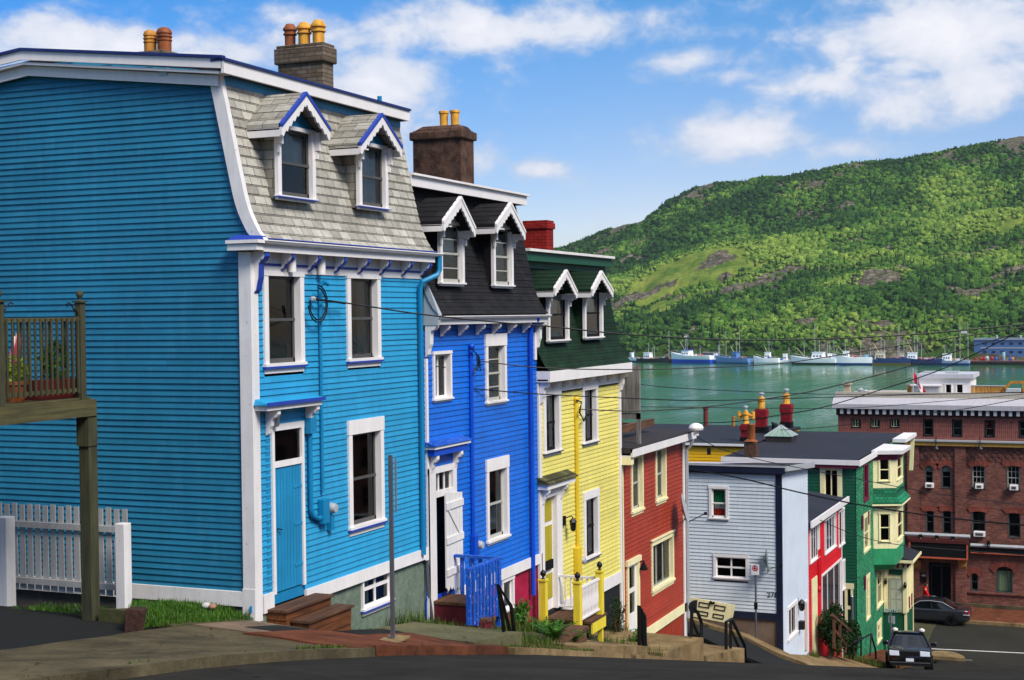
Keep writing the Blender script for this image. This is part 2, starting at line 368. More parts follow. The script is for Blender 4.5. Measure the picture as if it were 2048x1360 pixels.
scene.view_settings.exposure = 0.5; scene.view_settings.gamma = 1.0
cy = scene.cycles
cy.max_bounces = 6; cy.volume_bounces = 0; cy.diffuse_bounces = 3; cy.glossy_bounces = 3; cy.transparent_max_bounces = 8; cy.transmission_bounces = 3; cy.use_denoising = True
# ---------------------------------------------------------------- terrain height
def itp(x, k): return float(np.interp(x, [a for a, b in k], [b for a, b in k]))
FK = [(-30,27.2),(0,24.4),(13,22.22),(16.5,21.78),(18.2,21.5),(19.3,21.17),(21.3,20.8),(24,20.3),(29.7,19.05),(35.4,17.6),(41.2,16.4),(49.7,14.35),(60,11.9),(68,9.9),(75,8.85),(82,7.0),(90,6.9),(130,6.9)]
RK = [(-30,27.0),(0,24.2),(8,23.0),(10.1,22.66),(13,22.23),(15,21.87),(17.9,21.28),(22.6,20.25),(28.8,18.75),(35,17.15),(42,15.35),(50,13.45),(60,11.2),(63,10.6),(70,9.2),(78,7.4),(83,6.75),(93,6.7),(130,6.7)]
CURB = 9.3
def RZ(u, w): return itp(u, RK)+ (CURB-w)*itp(u, [(0,.045),(24,.045),(35,.02),(75,.02),(84,0)])
def SZ(u, w):                         # pavement between kerb and house fronts
    a = itp(u, RK)+.11; b = itp(u, FK); t = min(max((w-CURB)/2.6, 0), 1); return a+(b-a)*t
def lane(u, w):
    return itp(w, [(11,0),(14.4,.75),(22,2.3),(40,5)])*itp(u, [(41,0),(43,1),(49.7,1),(50.2,0)]) if w > 11 else 0
def G(u, w):
    if w <= CURB: return RZ(u, max(w, -4))
    return SZ(u, w)+lane(u, w)
def sheet(name, us, ws, zf, mat, label=None, skirt=.35, kind='structure', cat=None):
    mb = MB(); nu, nw = len(us), len(ws)
    P = [[(u, w, zf(u, w)) for w in ws] for u in us]
    vs = [p for row in P for p in row]
    fs = [(i*nw+j, (i+1)*nw+j, (i+1)*nw+j+1, i*nw+j+1) for i in range(nu-1) for j in range(nw-1)]
    mb.add(vs, fs)
    if skirt:
        ring = [P[i][0] for i in range(nu)]+[P[-1][j] for j in range(1, nw)]+[P[i][-1] for i in range(nu-2, -1, -1)]+[P[0][j] for j in range(nw-2, 0, -1)]
        n = len(ring); mb.add(ring+[(p[0], p[1], p[2]-skirt) for p in ring], [(i, (i+1)%n, n+(i+1)%n, n+i) for i in range(n)])
    o = mb.build(name, mat, smooth=False)
    return tag(o, label, cat, None, kind)
def lin(a, b, st): n = max(2, int(abs(b-a)/st)+1); return list(np.linspace(a, b, n))
sheet('ground', lin(-60,108,1.2), sorted(set(lin(-60,9.3,3)+lin(9.3,90,1.5))), lambda u, w: G(u, w)-.14-(.6 if 30 < u < 82 and 9.4 < w < 11 else 0), M['earth'], skirt=9)
sheet('road', lin(-12,81,.8), lin(-5,CURB,.95), RZ, M['asphalt'], skirt=.12)
sheet('road', lin(81.05,92.6,1.2), lin(-60,40,2.5), lambda u, w: RZ(u, max(w, -4))+.004, M['asphalt_w'], skirt=.12)
sheet('road', lin(42.2,47.6,.9), lin(CURB+.02,26,1.2), lambda u, w: G(u, w)+.01, M['asphalt_dk'], skirt=.1)
nzf = lambda u, w: .02*mn.noise(Vector((u*1.3, w*1.3, 0)))
sheet('sidewalk', lin(-8,16.9,.4), lin(CURB,11.9,.32), lambda u, w: SZ(u, w)+.004+nzf(u, w), M['concrete'])
sheet('red_sidewalk', lin(16.4,21.6,.3), lin(CURB-.03,10.9,.25), lambda u, w: SZ(u, w)+.03+nzf(u, w), M['redwalk'])
sheet('driveway', lin(8.5,17.2,.5), lin(11.93,22,.9), lambda u, w: SZ(u, w)-.02+.05*(w-12)*.2, M['asphalt_dk'], skirt=.1)
sheet('kerb', lin(21.6,42,.5), [CURB-.16,CURB+.02,CURB+.05], lambda u, w: itp(u, RK)+.12+nzf(u, w)*.6, M['concrete2'])
sheet('kerb', lin(-8,16.9,.5), [CURB-.13,CURB-.02,CURB-.005], lambda u, w: itp(u, RK)+.125+nzf(u, w), M['concrete'])
sheet('far_sidewalk', lin(92.7,97.0,1.0), lin(-60,40,2.5), lambda u, w: itp(93, RK)+.18, M['redwalk'])
sheet('kerb', [92.45,92.55,92.69], lin(-60,40,2.5), lambda u, w: itp(93, RK)+.2, M['concrete2'])
# pavement of the lower block and the lane corner
sheet('sidewalk', lin(47.7,49.65,.5), lin(CURB-.1,26,.7), lambda u, w: G(u, w)+.13, M['concrete2'])
sheet('sidewalk', lin(49.68,60.8,.7), lin(CURB,10.98,.42), lambda u, w: SZ(u, w)+.05, M['concrete2'], skirt=.8)
sheet('sidewalk', lin(63.0,83.2,.7), lin(CURB+.4,11.45,.42), lambda u, w: SZ(u, w)+.02, M['redwalk'], skirt=.5)
# corner bulge of pavement at the foot of the hill
bul = MB(); pts = []
for k in range(14):
    t = math.pi*k/13; pts.append((81.2+2.2*math.sin(t)*1.15, 9.3+1.25*math.cos(t), 0))
top = [(p[0], p[1], RZ(p[0], min(p[1], 9.3))+.18) for p in pts]
bul.prism([(p[0], p[1], p[2]-.5) for p in top], (0, 0, .5))
tag(bul.build('corner_kerb', M['concrete2']), None, None, None, 'structure')
# unseen dark slope behind the viewer, added to darken the window reflections
sheet('hill', lin(-420,100,20), lin(-420,-60.5,20), lambda u, w: G(max(u,-60), -30)-.3+max(0,(-60-w))*.32+4*mn.fractal(Vector((u*.01,w*.01,3)),1.0,2.0,4), ground_mat('added_dark_slope', '#171d14', '#222420', .05, .6, .95, .3), skirt=5)
# painted crosswalk lines
mk = paint('road_line_paint', '#d9d6cc', .7, .1, 3, .9, '#3a3a36')
def rline(name, a, b, wd):
    mb = MB(); n = 24; a = Vector(a); b = Vector(b); d = (b-a).normalized(); s = Vector((-d.y, d.x))*wd/2
    L = []
    for i in range(n+1):
        p = a+(b-a)*i/n
        L.append([(p.x-s.x, p.y-s.y), (p.x+s.x, p.y+s.y)])
    for i in range(n):
        q = [L[i][0], L[i+1][0], L[i+1][1], L[i][1]]
        mb.quad(*[(x, y, RZ(x, max(y, -4))+.012) for x, y in q])
    tag(mb.build(name, mk), None, None, None, 'structure')
for (a, b, c, d) in ((1862,1294,2110,1309),(1862,1309,2110,1327)):
    p = onZ(a, b, 6.85); q = onZ(c, d, 6.75); rline('road_marking', (p.x, p.y), (q.x, q.y), .16)
p = onZ(1890,1320,6.85); q = onZ(1945,1323,6.8); rline('road_marking', (p.x, p.y), (q.x, q.y), .1)
# raised level landings of the stepped pavement
def landing(u0, u1, w0, w1, z0, z1, mat, label):
    mb = MB(); n = 8; top = []
    for i in range(n+1): top.append((u0+(u1-u0)*i/n, w0+.04*mn.noise(Vector((u0+i, 3, 1))), z0+(z1-z0)*i/n+.02*mn.noise(Vector((i*1.7, u0, 2)))))
    bot = [(x, w1, z+.03) for x, _, z in top]
    for i in range(n): mb.hexa([(top[i][0], top[i][1], z1-1.5), (top[i+1][0], top[i+1][1], z1-1.5), (bot[i+1][0], w1, z1-1.5), (bot[i][0], w1, z1-1.5), top[i], top[i+1], bot[i+1], bot[i]])
    o = mb.build('landing', mat); return tag(o, label, 'concrete landing', None, 'structure')
landing(20.9, 22.85, 9.55, 11.6, 20.80, 20.56, M['concrete3'], 'greenish concrete landing below the blue house steps')
landing(25.6, 29.9, 9.55, 11.0, 19.72, 18.80, M['concrete2'], 'tan concrete landing beside the yellow porch')
landing(30.9, 34.25, 9.5, 11.98, 18.42, 18.06, M['concrete2'], 'tan concrete landing in front of the red shingled house')
landing(34.5, 38.3, 9.5, 10.9, 17.55, 16.92, M['concrete2'], 'lowest tan concrete landing with railings')
sheet('path', lin(22.9,41.4,.7), lin(11.0,11.97,.32), lambda u, w: G(u, w)+.01, M['earth'], skirt=.2)
# ---------------------------------------------------------------- walls
class Wall:
    def __init__(s, ox, oy, tx, ty, nx, ny): s.o = (ox, oy); s.t = (tx, ty); s.n = (nx, ny); s.holes = []
    def P(s, a, d, z): return (s.o[0]+s.t[0]*a+s.n[0]*d, s.o[1]+s.t[1]*a+s.n[1]*d, z)
    def box(s, mb, a0, a1, d0, d1, z0, z1):
        P = s.P; return mb.hexa([P(a0,d0,z0),P(a1,d0,z0),P(a1,d1,z0),P(a0,d1,z0),P(a0,d0,z1),P(a1,d0,z1),P(a1,d1,z1),P(a0,d1,z1)])
    def poly(s, mb, pts, d0, d1):   # polygon in (a,z), extruded from d0 to d1
        v = Vector((s.n[0]*(d1-d0), s.n[1]*(d1-d0), 0)); return mb.prism([s.P(a, d0, z) for a, z in pts], v)
def F(w): return Wall(0, w, 1, 0, 0, -1)
def S(u): return Wall(u, 0, 0, 1, -1, 0)
def cut(iv, holes):
    for h0, h1 in holes:
        out = []
        for a, b in iv:
            if h1 <= a or h0 >= b: out.append((a, b)); continue
            if h0 > a: out.append((a, h0))
            if h1 < b: out.append((h1, b))
        iv = out
    return [i for i in iv if i[1]-i[0] > .01]
def clap(mb, wall, ext, z0, z1, h=.1, t=.018, g=.006, extra=None):
    z = z0; k = 0
    while z < z1-1e-4:
        zt = min(z+h, z1); lo0, hi0 = ext(z); lo1, hi1 = ext(zt-.001)
        hs = [(a0, a1) for a0, a1, b0, b1 in wall.holes+(extra or []) if b0 < zt-h*.3 and b1 > z+h*.3]
        base = cut([(min(lo0, lo1), max(hi0, hi1))], hs)
        for a, b in base:
            a0, a1 = max(a, lo0), max(a, lo1); b0, b1 = min(b, hi0), min(b, hi1)
            if b0-a0 < .01 and b1-a1 < .01: continue
            P = wall.P; jt = t*(1+.12*math.sin(k*7.3+a))
            mb.quad(P(a0, jt, z), P(b0, jt, z), P(b1, 0, zt), P(a1, 0, zt))
            mb.quad(P(a0, -g, z), P(b0, -g, z), P(b0, jt, z), P(a0, jt, z))
            mb.quad(P(a1, 0, zt), P(b1, 0, zt), P(b1, -g, zt), P(a1, -g, zt))
        z = zt; k += 1
    return mb
def subz(mb, wall, pts, d=0.0):      # flat backing polygon
    mb.quad(*[wall.P(a, d, z) for a, z in pts])
# ---------------------------------------------------------------- window unit
def curtainmesh(wall, a0, a1, z0, z1, d, waves=5, amp=.02):
    mb = MB(); n = 22; row = []
    for i in range(n+1):
        a = a0+(a1-a0)*i/n; dd = d+amp*math.sin(i/n*waves*2*math.pi)+amp*.4*math.sin(i*1.9)
        row.append((wall.P(a, dd, z0), wall.P(a, dd, z1)))
    for i in range(n): mb.quad(row[i][0], row[i+1][0], row[i+1][1], row[i][1])
    return mb
def window(par, wall, a0, a1, z0, z1, cas=.11, head=.11, sill=.09, Mc='white', Ms='sash_dk', style='double', curt=None, cr=(0,1,0,1),
           depth=.10, sub=False, sillM=None, proud=.045, name='window', part_label=None, rows=0, cap=False, mid=.5):
    mb = MB(); B = wall.box
    B(mb, a0, a0+cas, -.02, proud, z0+sill, z1-head); B(mb, a1-cas, a1, -.02, proud, z0+sill, z1-head)
    B(mb, a0-.012, a1+.012, -.02, proud+.008, z1-head, z1)
    if cap: B(mb, a0-.05, a1+.05, -.02, proud+.05, z1, z1+.035)
    B(mb, a0-.02, a1+.02, -.02, proud+.03, z0+sill*.55, z0+sill); B(mb, a0+.01, a1-.01, -.02, proud-.012, z0, z0+sill*.55-.002)
    i0, i1, j0, j1 = a0+cas, a1-cas, z0+sill, z1-head
    # reveal
    B(mb, i0-.02, i0, -depth-.05, -.021, j0, j1); B(mb, i1, i1+.02, -depth-.05, -.021, j0, j1)
    B(mb, i0, i1, -depth-.05, -.021, j1, j1+.02); B(mb, i0, i1, -depth-.05, -.021, j0-.02, j0)
    w = mb.build(name, M[Mc], par, label=part_label); tgt = par if sub else w
    if sillM: sm = MB(); B(sm, a0-.025, a1+.03, -.02, proud+.036, z0+sill*.5, z0+sill*.72); sm.build('sill', M[sillM], tgt)
    sb = MB(); d0, d1 = -depth, -depth+.03; st = min(.05, (i1-i0)*.09)
    if style in ('double', 'grid2', 'grid6'):
        zm = j0+(j1-j0)*mid
        B(sb, i0, i0+st, d0, d1, j0, j1); B(sb, i1-st, i1, d0, d1, j0, j1)
        B(sb, i0, i1, d0-.001, d1+.012, zm-.022, zm+.022); B(sb, i0, i1, d0-.002, d1, j0, j0+.07); B(sb, i0, i1, d0-.002, d1, j1-.045, j1)
        if style == 'grid2':
            for (za, zb) in ((j0, zm), (zm, j1)): B(sb, i0, i1, d0+.004, d1-.005, (za+zb)/2-.011, (za+zb)/2+.011)
        if style == 'grid6':
            for k in (1, 2): a = i0+(i1-i0)*k/3; B(sb, a-.012, a+.012, d0+.004, d1-.005, j0, j1)
            for (za, zb) in ((j0, zm), (zm, j1)): B(sb, i0, i1, d0+.003, d1-.004, (za+zb)/2-.011, (za+zb)/2+.011)
    else:   # n upright lights
        n = {'slider': 2, 'lights3': 3, 'lights4': 4, 'one': 1, 'cross': 2, 'bars': 3}[style]
        for k in range(n+1):
            a = i0+(i1-i0)*k/n; B(sb, max(i0, a-st*.55), min(i1, a+st*.55), d0, d1, j0, j1)
        B(sb, i0, i1, d0-.002, d1+.001, j0, j0+.045); B(sb, i0, i1, d0-.002, d1+.001, j1-.04, j1)
        if style == 'cross': B(sb, i0, i1, d0-.003, d1+.003, (j0+j1)/2-.03, (j0+j1)/2+.03)
    sb.build('sash', M[Ms], tgt)
    g = MB(); g.quad(wall.P(i0, d0+.012, j0), wall.P(i1, d0+.012, j0), wall.P(i1, d0+.012, j1), wall.P(i0, d0+.012, j1)); g.build('pane', M['glass'], tgt)
    if curt:
        for cm, (ca, cb, cz0, cz1) in (curt if isinstance(curt, list) else [(curt, cr)]):
            W_, H_ = i1-i0, j1-j0
            curtainmesh(wall, i0+W_*ca, i0+W_*cb, j0+H_*cz0, j0+H_*cz1, d0-.07, max(2, int(W_*(cb-ca)/.09))).build('curtain', M[cm], tgt, smooth=True)
    r = MB(); D = -.75; P = wall.P; e = .03
    q = [P(i0-e,d0-.001,j0-e), P(i1+e,d0-.001,j0-e), P(i1+e,d0-.001,j1+e), P(i0-e,d0-.001,j1+e)]; b = [P(i0-e,D,j0-e), P(i1+e,D,j0-e), P(i1+e,D,j1+e), P(i0-e,D,j1+e)]
    r.add(q+b, [(4,5,6,7),(0,1,5,4),(1,2,6,5),(2,3,7,6),(3,0,4,7)]); r.build('room', M['interior'], tgt)
    wall.holes.append((a0+.02, a1-.02, z0+.02, z1-.02)); return w
def winpx(par, wall, tl, br, **kw):      # outer casing corners on a facade y=const
    if wall.t[0] == 1: p = onY(tl[0], tl[1], wall.o[1]); q = onY(br[0], br[1], wall.o[1]); return window(par, wall, p.x, q.x, q.z, p.z, **kw)
    p = onX(tl[0], tl[1], wall.o[0]); q = onX(br[0], br[1], wall.o[0]); return window(par, wall, q.y, p.y, q.z, p.z, **kw)
def bracket(mb, u, w, z1, h=.32, d=.3, t=.07):      # carved cornice bracket, its profile in the w-z plane
    pr = [(0,0),(-d,0),(-d*1.0,-.07),(-d*.82,-.12),(-d*.62,-.12),(-d*.5,-.17),(-d*.45,-h*.62),(-d*.3,-h*.75),(-d*.22,-h*.92),(0,-h)]
    mb.prism([(u-t/2, w+a, z1+b) for a, b in pr], (t, 0, 0))
def bracket_x(mb, w, u, z1, h=.32, d=.3, t=.07):
    pr = [(0,0),(-d,0),(-d,-.07),(-d*.8,-.12),(-d*.5,-.17),(-d*.45,-h*.62),(-d*.22,-h*.92),(0,-h)]
    mb.prism([(u+a, w-t/2, z1+b) for a, b in pr], (0, t, 0))
# ---------------------------------------------------------------- the mansard row houses
GX, GY = [0,.06,.15,.25,.45,.7,1], [0,.17,.33,.45,.60,.78,1]
def mprof(z, zE, zT, W=12.0, out=.30, run=.75):
    s = min(max((z-zE)/(zT-zE), 0), 1); return W-out+run*float(np.interp(s, GX, GY))
def shingmat(name, a, b, mortar, axis='x', bw=.30, bh=.145, **k): return brick(name, a, b, mortar, axis, bw, bh, .006, .5, .85, **k)
M['sh_gray'] = shingmat('beige_grey_shingles', '#b5b0a3', '#918c80', '#4a473f', var=.28)
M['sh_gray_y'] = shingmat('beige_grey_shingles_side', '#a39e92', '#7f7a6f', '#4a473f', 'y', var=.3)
M['sh_black'] = shingmat('black_shingles', '#232123', '#161517', '#0b0b0b', var=.35)
M['sh_black_y'] = shingmat('black_shingles_side', '#232123', '#161517', '#0b0b0b', 'y', var=.35)
M['sh_green'] = shingmat('dark_green_shingles', '#12301a', '#0b2213', '#061009', var=.5)
M['sh_green_y'] = shingmat('dark_green_shingles_side', '#12301a', '#0b2213', '#061009', 'y', var=.4)
def roofcourses(mb, u0, u1, zE, zT, holes, h=.145, t=.014, W=12.0, back=False):
    z = zE
    while z < zT-1e-3:
        zt = min(z+h, zT); w0, w1 = mprof(z, zE, zT, W), mprof(zt, zE, zT, W)
        if back: w0, w1 = 32-w0, 32-w1
        sg = 1 if back else -1
        for a, b in cut([(u0, u1)], [(h0, h1) for h0, h1, y0, y1 in holes if y0 < zt-h*.3 and y1 > z+h*.3] if not back else []):
            mb.quad((a, w0+sg*t, z), (b, w0+sg*t, z), (b, w1, zt), (a, w1, zt))
            mb.quad((a, w0, z), (b, w0, z), (b, w0+sg*t, z), (a, w0+sg*t, z))
        z = zt
def dormer(root, u0, u1, z0, z1, apex, ehw, wf, zE, zT, shx, shy, edge, gable, sill=None, Ms='sash_dk', style='double', curt=None, drop=.16, over=.24):
    """u0..u1 casing, z0 sill bottom, z1 head, apex (u,z) of the gable, ehw = (left, right) eave points (u,z)."""
    uc = apex[0]; W2 = lambda z: mprof(z, zE, zT)+.05
    d = None
    for u in (u0+.02, u1-.05):
        ck = MB()
        pts = [(u, wf, z0+.02)]; n = 6
        for k in range(n+1): z = z0+.02+(z1-z0)*k/n; pts.append((u, W2(z), z))
        pts.append((u, wf, z1)); ck.prism(pts, (.03, 0, 0))
        if d is None: d = ck.build('dormer', M[shy], root)
        else: ck.build('dormer_cheek', M[shy], d)
    wl = F(wf)
    window(d, wl, u0, u1, z0, z1, cas=.10, head=.06, sill=.07, Ms=Ms, style=style, curt=curt, sub=True, name='casing', sillM=sill, depth=.06)
    g = MB(); wl.poly(g, [(u0, z1), (u1, z1), (uc, apex[1]-.12)], -.03, .02); g.build('gable_panel', M[gable], d)
    (el, zl), (er, zr) = ehw; wo = wf-over
    rf = MB(); th = .035
    for (eu, ez, sg) in ((el, zl, -1), (er, zr, 1)):
        n = 5
        for k in range(n):       # shingle courses up the slope
            ua, za = eu+(uc-eu)*k/n, ez+(apex[1]-ez)*k/n; ub, zb = eu+(uc-eu)*(k+1)/n, ez+(apex[1]-ez)*(k+1)/n
            rf.hexa([(ua, wo, za-.02), (ua, W2(za)+.1, za-.02), (ub, W2(zb)+.1, zb-.02), (ub, wo, zb-.02),
                     (ua, wo, za+th+.012), (ua, W2(za)+.1, za+th+.012), (ub, W2(zb)+.1, zb+th), (ub, wo, zb+th)])
    rf.build('dormer_roof', M[shx if False else shy], d)
    # bargeboards with scalloped lower edge, and side fascias
    bb = MB(); ee = MB()
    for (eu, ez) in ((el, zl), (er, zr)):
        n = 24; L = math.hypot(uc-eu, apex[1]-ez); prev = None
        for k in range(n+1):
            f = k/n; u = eu+(uc-eu)*f; z = ez+(apex[1]-ez)*f; s = f*L; low = drop+.055*abs(math.sin(s/.14*math.pi/1.0))-.03
            cur = ((u, z-.005), (u, z-low))
            if prev: bb.hexa([(prev[1][0], wo-.035, prev[1][1]), (cur[1][0], wo-.035, cur[1][1]), (cur[1][0], wo-.002, cur[1][1]), (prev[1][0], wo-.002, prev[1][1]),
                              (prev[0][0], wo-.035, prev[0][1]), (cur[0][0], wo-.035, cur[0][1]), (cur[0][0], wo-.002, cur[0][1]), (prev[0][0], wo-.002, prev[0][1])])
            prev = cur
        ee.hexa([(eu, wo-.05, ez-.012), (uc, wo-.05, apex[1]-.012), (uc, wo+.02, apex[1]-.012), (eu, wo+.02, ez-.012),
                 (eu, wo-.05, ez+.045), (uc, wo-.05, apex[1]+.045), (uc, wo+.02, apex[1]+.045), (eu, wo+.02, ez+.045)])
        wend = W2(ez)+.02
        bb.box(min(eu, eu+(.03 if eu < uc else -.03)), max(eu, eu+(.03 if eu < uc else -.03)), wo, wend, ez-.15, ez-.022)
        # soffit and small bracket
        us = u0 if eu < uc else u1; bb.box(min(us, eu), max(us, eu), wo+.01, wend, ez-.05, ez-.028)
        bb.box(us-.03, us+.03, wf-.13, wf-.047, z1-.32, z1-.03); bb.box(us-.022, us+.022, wf-.09, wf-.045, z1-.45, z1-.33)
    bb.build('bargeboard', M['white'], d); ee.build('verge_trim', M[edge], d)
    return (u0+.08, u1-.08, z0+.05, z1-.05)
def dormpx(root, tl, br, apex, el, er, **k):
    wf = k['wf']; wo = wf-k.get('over', .26); a = onY(*tl, wf); b = onY(*br, wf); ap = onY(*apex, wo); l = onY(*el, wo); r = onY(*er, wo)
    h = (l.x+r.x)/2-ap.x; return dormer(root, a.x, b.x, b.z, a.z, (ap.x, ap.z), ((l.x, l.z), (r.x, r.z)), **k)
def shell(root, u0, u1, zb, zE, zT, wallM, roofM, mat_roof_top, W=12.0, Wb=20.0, zpeak=None, flat=False):
    """party walls, back wall, roof deck, and back roof slope: closes the house behind its street front"""
    mb = MB(); out = []
    if not flat:
        for k in range(13): z = zE+(zT-zE)*k/12; out.append((mprof(z, zE, zT, W)+.04, z))
    else: out = [(W+.05, zE), (W+.05, zT)]
    prof = [(W+.05, zb)]+[(W+.05, zE)]+out+[(32-a, z) for a, z in reversed(out)]+[(Wb, zE), (Wb, zb)]
    mb.quad(*[(u1-.01, a, z) for a, z in prof]); mb.quad((u0, Wb, zb), (u1, Wb, zb), (u1, Wb, zE), (u0, Wb, zE))
    mb.build('rear_wall', M[wallM], root)
    if not flat:
        r = MB(); roofcourses(r, u0, u1, zE, zT, [], back=True); r.build('rear_roof', M[roofM], root)
    zp = zpeak or zT+.3; t = MB(); a = W+.30 if not flat else W-.25
    t.hexa([(u0+.04,a,zT+.0),(u1+.05,a,zT+.0),(u1+.05,16,zT+.0),(u0+.04,16,zT+.0),(u0+.04,a,zT+.17),(u1+.05,a,zT+.17),(u1+.05,16,zp+.1),(u0+.04,16,zp+.1)])
    t.hexa([(u0+.04,16,zT+.0),(u1+.05,16,zT+.0),(u1+.05,32-a,zT+.0),(u0+.04,32-a,zT+.0),(u0+.04,16,zp+.1),(u1+.05,16,zp+.1),(u1+.05,32-a,zT+.17),(u0+.04,32-a,zT+.17)])
    t.build('roof_deck', M[mat_roof_top], root)
def pots(ch, specs, z):
    for (u, w, h, r, m, kind) in specs:
        mb = MB()
        if kind == 'crown': pr = [(r*.95,0),(r*.95,h*.5),(r*1.2,h*.52),(r*1.2,h*.58),(r,h*.6),(r*1.02,h*.7),(r*1.25,h*.72),(r*1.25,h*.8),(r*.95,h*.9),(r*.7,h),(r*.5,h)]
        elif kind == 'ring': pr = [(r,0),(r,h*.45),(r*1.12,h*.47),(r*1.12,h*.52),(r,h*.54),(r,h*.6),(r*1.14,h*.62),(r*1.14,h*.67),(r,h*.69),(r,h*.74),(r*1.12,h*.76),(r*1.1,h*.84),(r*.9,h*.95),(r*.6,h)]
        else: pr = [(r*.9,0),(r*.95,h*.8),(r*1.15,h*.84),(r*1.15,h*.97),(r*.9,h)]
        mb.lathe((u, w, z), pr, 14); mb.build('chimney_pot', M[m], ch, smooth=True)
def gutter(mb, u0, u1, w, z, r=.07):
    # half-round trough: outer and inner arc
    n = 8
    for k in range(n):
        t0, t1 = math.pi*k/n, math.pi*(k+1)/n
        for rr in (r, r-.012):
            mb.quad((u0, w-rr*math.cos(t0), z-rr*math.sin(t0)), (u1, w-rr*math.cos(t0), z-rr*math.sin(t0)), (u1, w-rr*math.cos(t1), z-rr*math.sin(t1)), (u0, w-rr*math.cos(t1), z-rr*math.sin(t1)))
    mb.tube([(u0, w-r, z), (u1, w-r, z)], .012, 6)
def conduit(root, pts, r, mat, name='conduit'):
    mb = MB(); mb.tube(pts, r, 8); return mb.build(name, M[mat], root, smooth=True)
def meter(root, px, W, mat, bw=.22, bh=.38, disk=True, zoff=0):
    p = onY(*px, W); mb = MB(); mb.box(p.x-bw/2, p.x+bw/2, W-.13, W-.02, p.z-bh/2, p.z+bh/2); b = mb.build('meter_box', M[mat], root, bevel=.01)
    if disk:
        d = MB(); d.lathe((p.x+bw/2+.14, W, p.z+.02), [(.001,-.17),(.07,-.165),(.085,-.12),(.09,-.02),(.09,0)], 14, axis='y'); d.build('meter_dial', M['metal_lt'], b, smooth=True)
# ================================================================ HOUSE 1 (teal)
W = 12.0
h1 = thing('row_house', 'turquoise clapboard row house with beige shingled mansard roof, nearest the camera on the left', 'house', (18.35, 12, 21.6), 'colourful row houses')
u0, u1 = 18.38, 24.12; zE, zT = 27.14, 29.62
wf1 = F(W)
dk = dict(Mc='white', Ms='sash_dk', sillM='navy')
winpx(h1, wf1, (523,543), (606,742), cas=.12, head=.06, sill=.15, curt=[('curtain',(.0,.38,0,1)),('curtain',(.7,1,0,1))], label=None, **dk) if False else winpx(h1, wf1, (523,543), (606,742), cas=.12, head=.06, sill=.15, curt='curtain', cr=(.02,.4,0,1), **dk)
winpx(h1, wf1, (690,549), (759,731), cas=.12, head=.06, sill=.15, curt='curtain', cr=(.6,.98,0,1), **dk)
winpx(h1, wf1, (693,842), (766,1053), cas=.12, head=.24, sill=.15, curt='curtain', cr=(.02,.3,0,1), **dk)
# door
a = onY(539, 850, W); b = onY(608, 1168, W); du0, du1, dz1, dz0 = a.x, b.x, a.z, b.z
wf1.holes.append((du0+.02, du1-.02, dz0, dz1-.02)); zt = onY(575, 924, W).z
dm = MB(); Bx = wf1.box
for (x0, x1, z0_, z1_) in ((du0, du0+.07, dz0, dz1-.1), (du1-.07, du1, dz0, dz1-.1), (du0-.01, du1+.01, dz1-.1, dz1), (du0+.07, du1-.07, zt-.05, zt+.04)): Bx(dm, x0, x1, -.05, .045, z0_, z1_)
door = dm.build('door', M['white'], h1)
lf = MB(); n = 9; lw = (du1-du0-.14)/n
for k in range(n): Bx(lf, du0+.07+lw*k+.004, du0+.07+lw*(k+1)-.004, -.05, .022, dz0+.02, zt-.05)
Bx(lf, du0+.07, du1-.07, -.06, .012, dz0+.02, zt-.05)
for z in (dz0+.35, (dz0+zt)/2, zt-.4): Bx(lf, du1-.3, du1-.06, .02, .032, z-.02, z+.02)
lf.build('door_leaf', paint('teal_door_paint', '#1c83b0', .5, .15, 1.5), door)
hd = MB(); hd.tube([(du0+.13, W-.03, (dz0+zt)/2), (du0+.13, W-.07, (dz0+zt)/2), (du0+.2, W-.07, (dz0+zt)/2-.02)], .011, 6); hd.build('handle', M['black'], door)
tg = MB(); tg.quad((du0+.07, W+.0, zt+.04), (du1-.07, W+.0, zt+.04), (du1-.07, W+.0, dz1-.1), (du0+.07, W+.0, dz1-.1)); tg.build('pane', M['glass'], door)
tr = MB(); tr.box(du0+.07, du1-.07, W+.02, W+.6, zt+.03, dz1-.09); tr.build('room', M['interior'], door)
tr = MB(); Bx(tr, du0+.28, du0+.34, -.05, -.03, zt+.08, dz1-.16); Bx(tr, du1-.36, du1-.3, -.05, -.03, zt+.08, dz1-.16); Bx(tr, du0+.28, du1-.3, -.05, -.031, dz1-.22, dz1-.17); Bx(tr, du0+.28, du1-.3, -.05, -.032, zt+.08, zt+.13); tr.build('wreath_frame', M['curtain_b'], door)
# front and side claps
zb1 = 21.66
lowz = onY(605, 1180, W).z
mb = MB(); clap(mb, wf1, lambda z: (u0, u1), lowz, 26.75, .095, extra=[(u0-.1, du1+.0, zb1-1, lowz+.1)]); 
wb = mb.build('front_wall', M['teal'], h1)
b2 = MB()
for (x0, x1, z0_, z1_) in ((u0-.1, du0, zb1-.05, lowz+.02), (du0, du1, zb1-.05, dz0)): Bx(b2, x0, x1, -.02, .0, z0_, z1_)
Bx(b2, du0-.14, du0-.005, -.02, .012, dz0-.2, dz1+.3); b2.build('door_panel', M['teal_dk'], h1)
sd1 = S(u0)
def sx1(z):
    if z < zE: return (W+.03, 20)
    top = lambda w: 29.72+(min(w, 32-w)-12.5)*.08
    a = mprof(z, zE, zT)+.10
    if z > 29.66:
        a = max(a, 12.4+(z-29.70)/.125)
    return (a, 32-a) if a < 15.9 else (15.9, 16.1)
mb = MB(); clap(mb, sd1, sx1, 21.88, 30.06, .095, .02); mb.build('side_wall', M['teal_side'], h1)
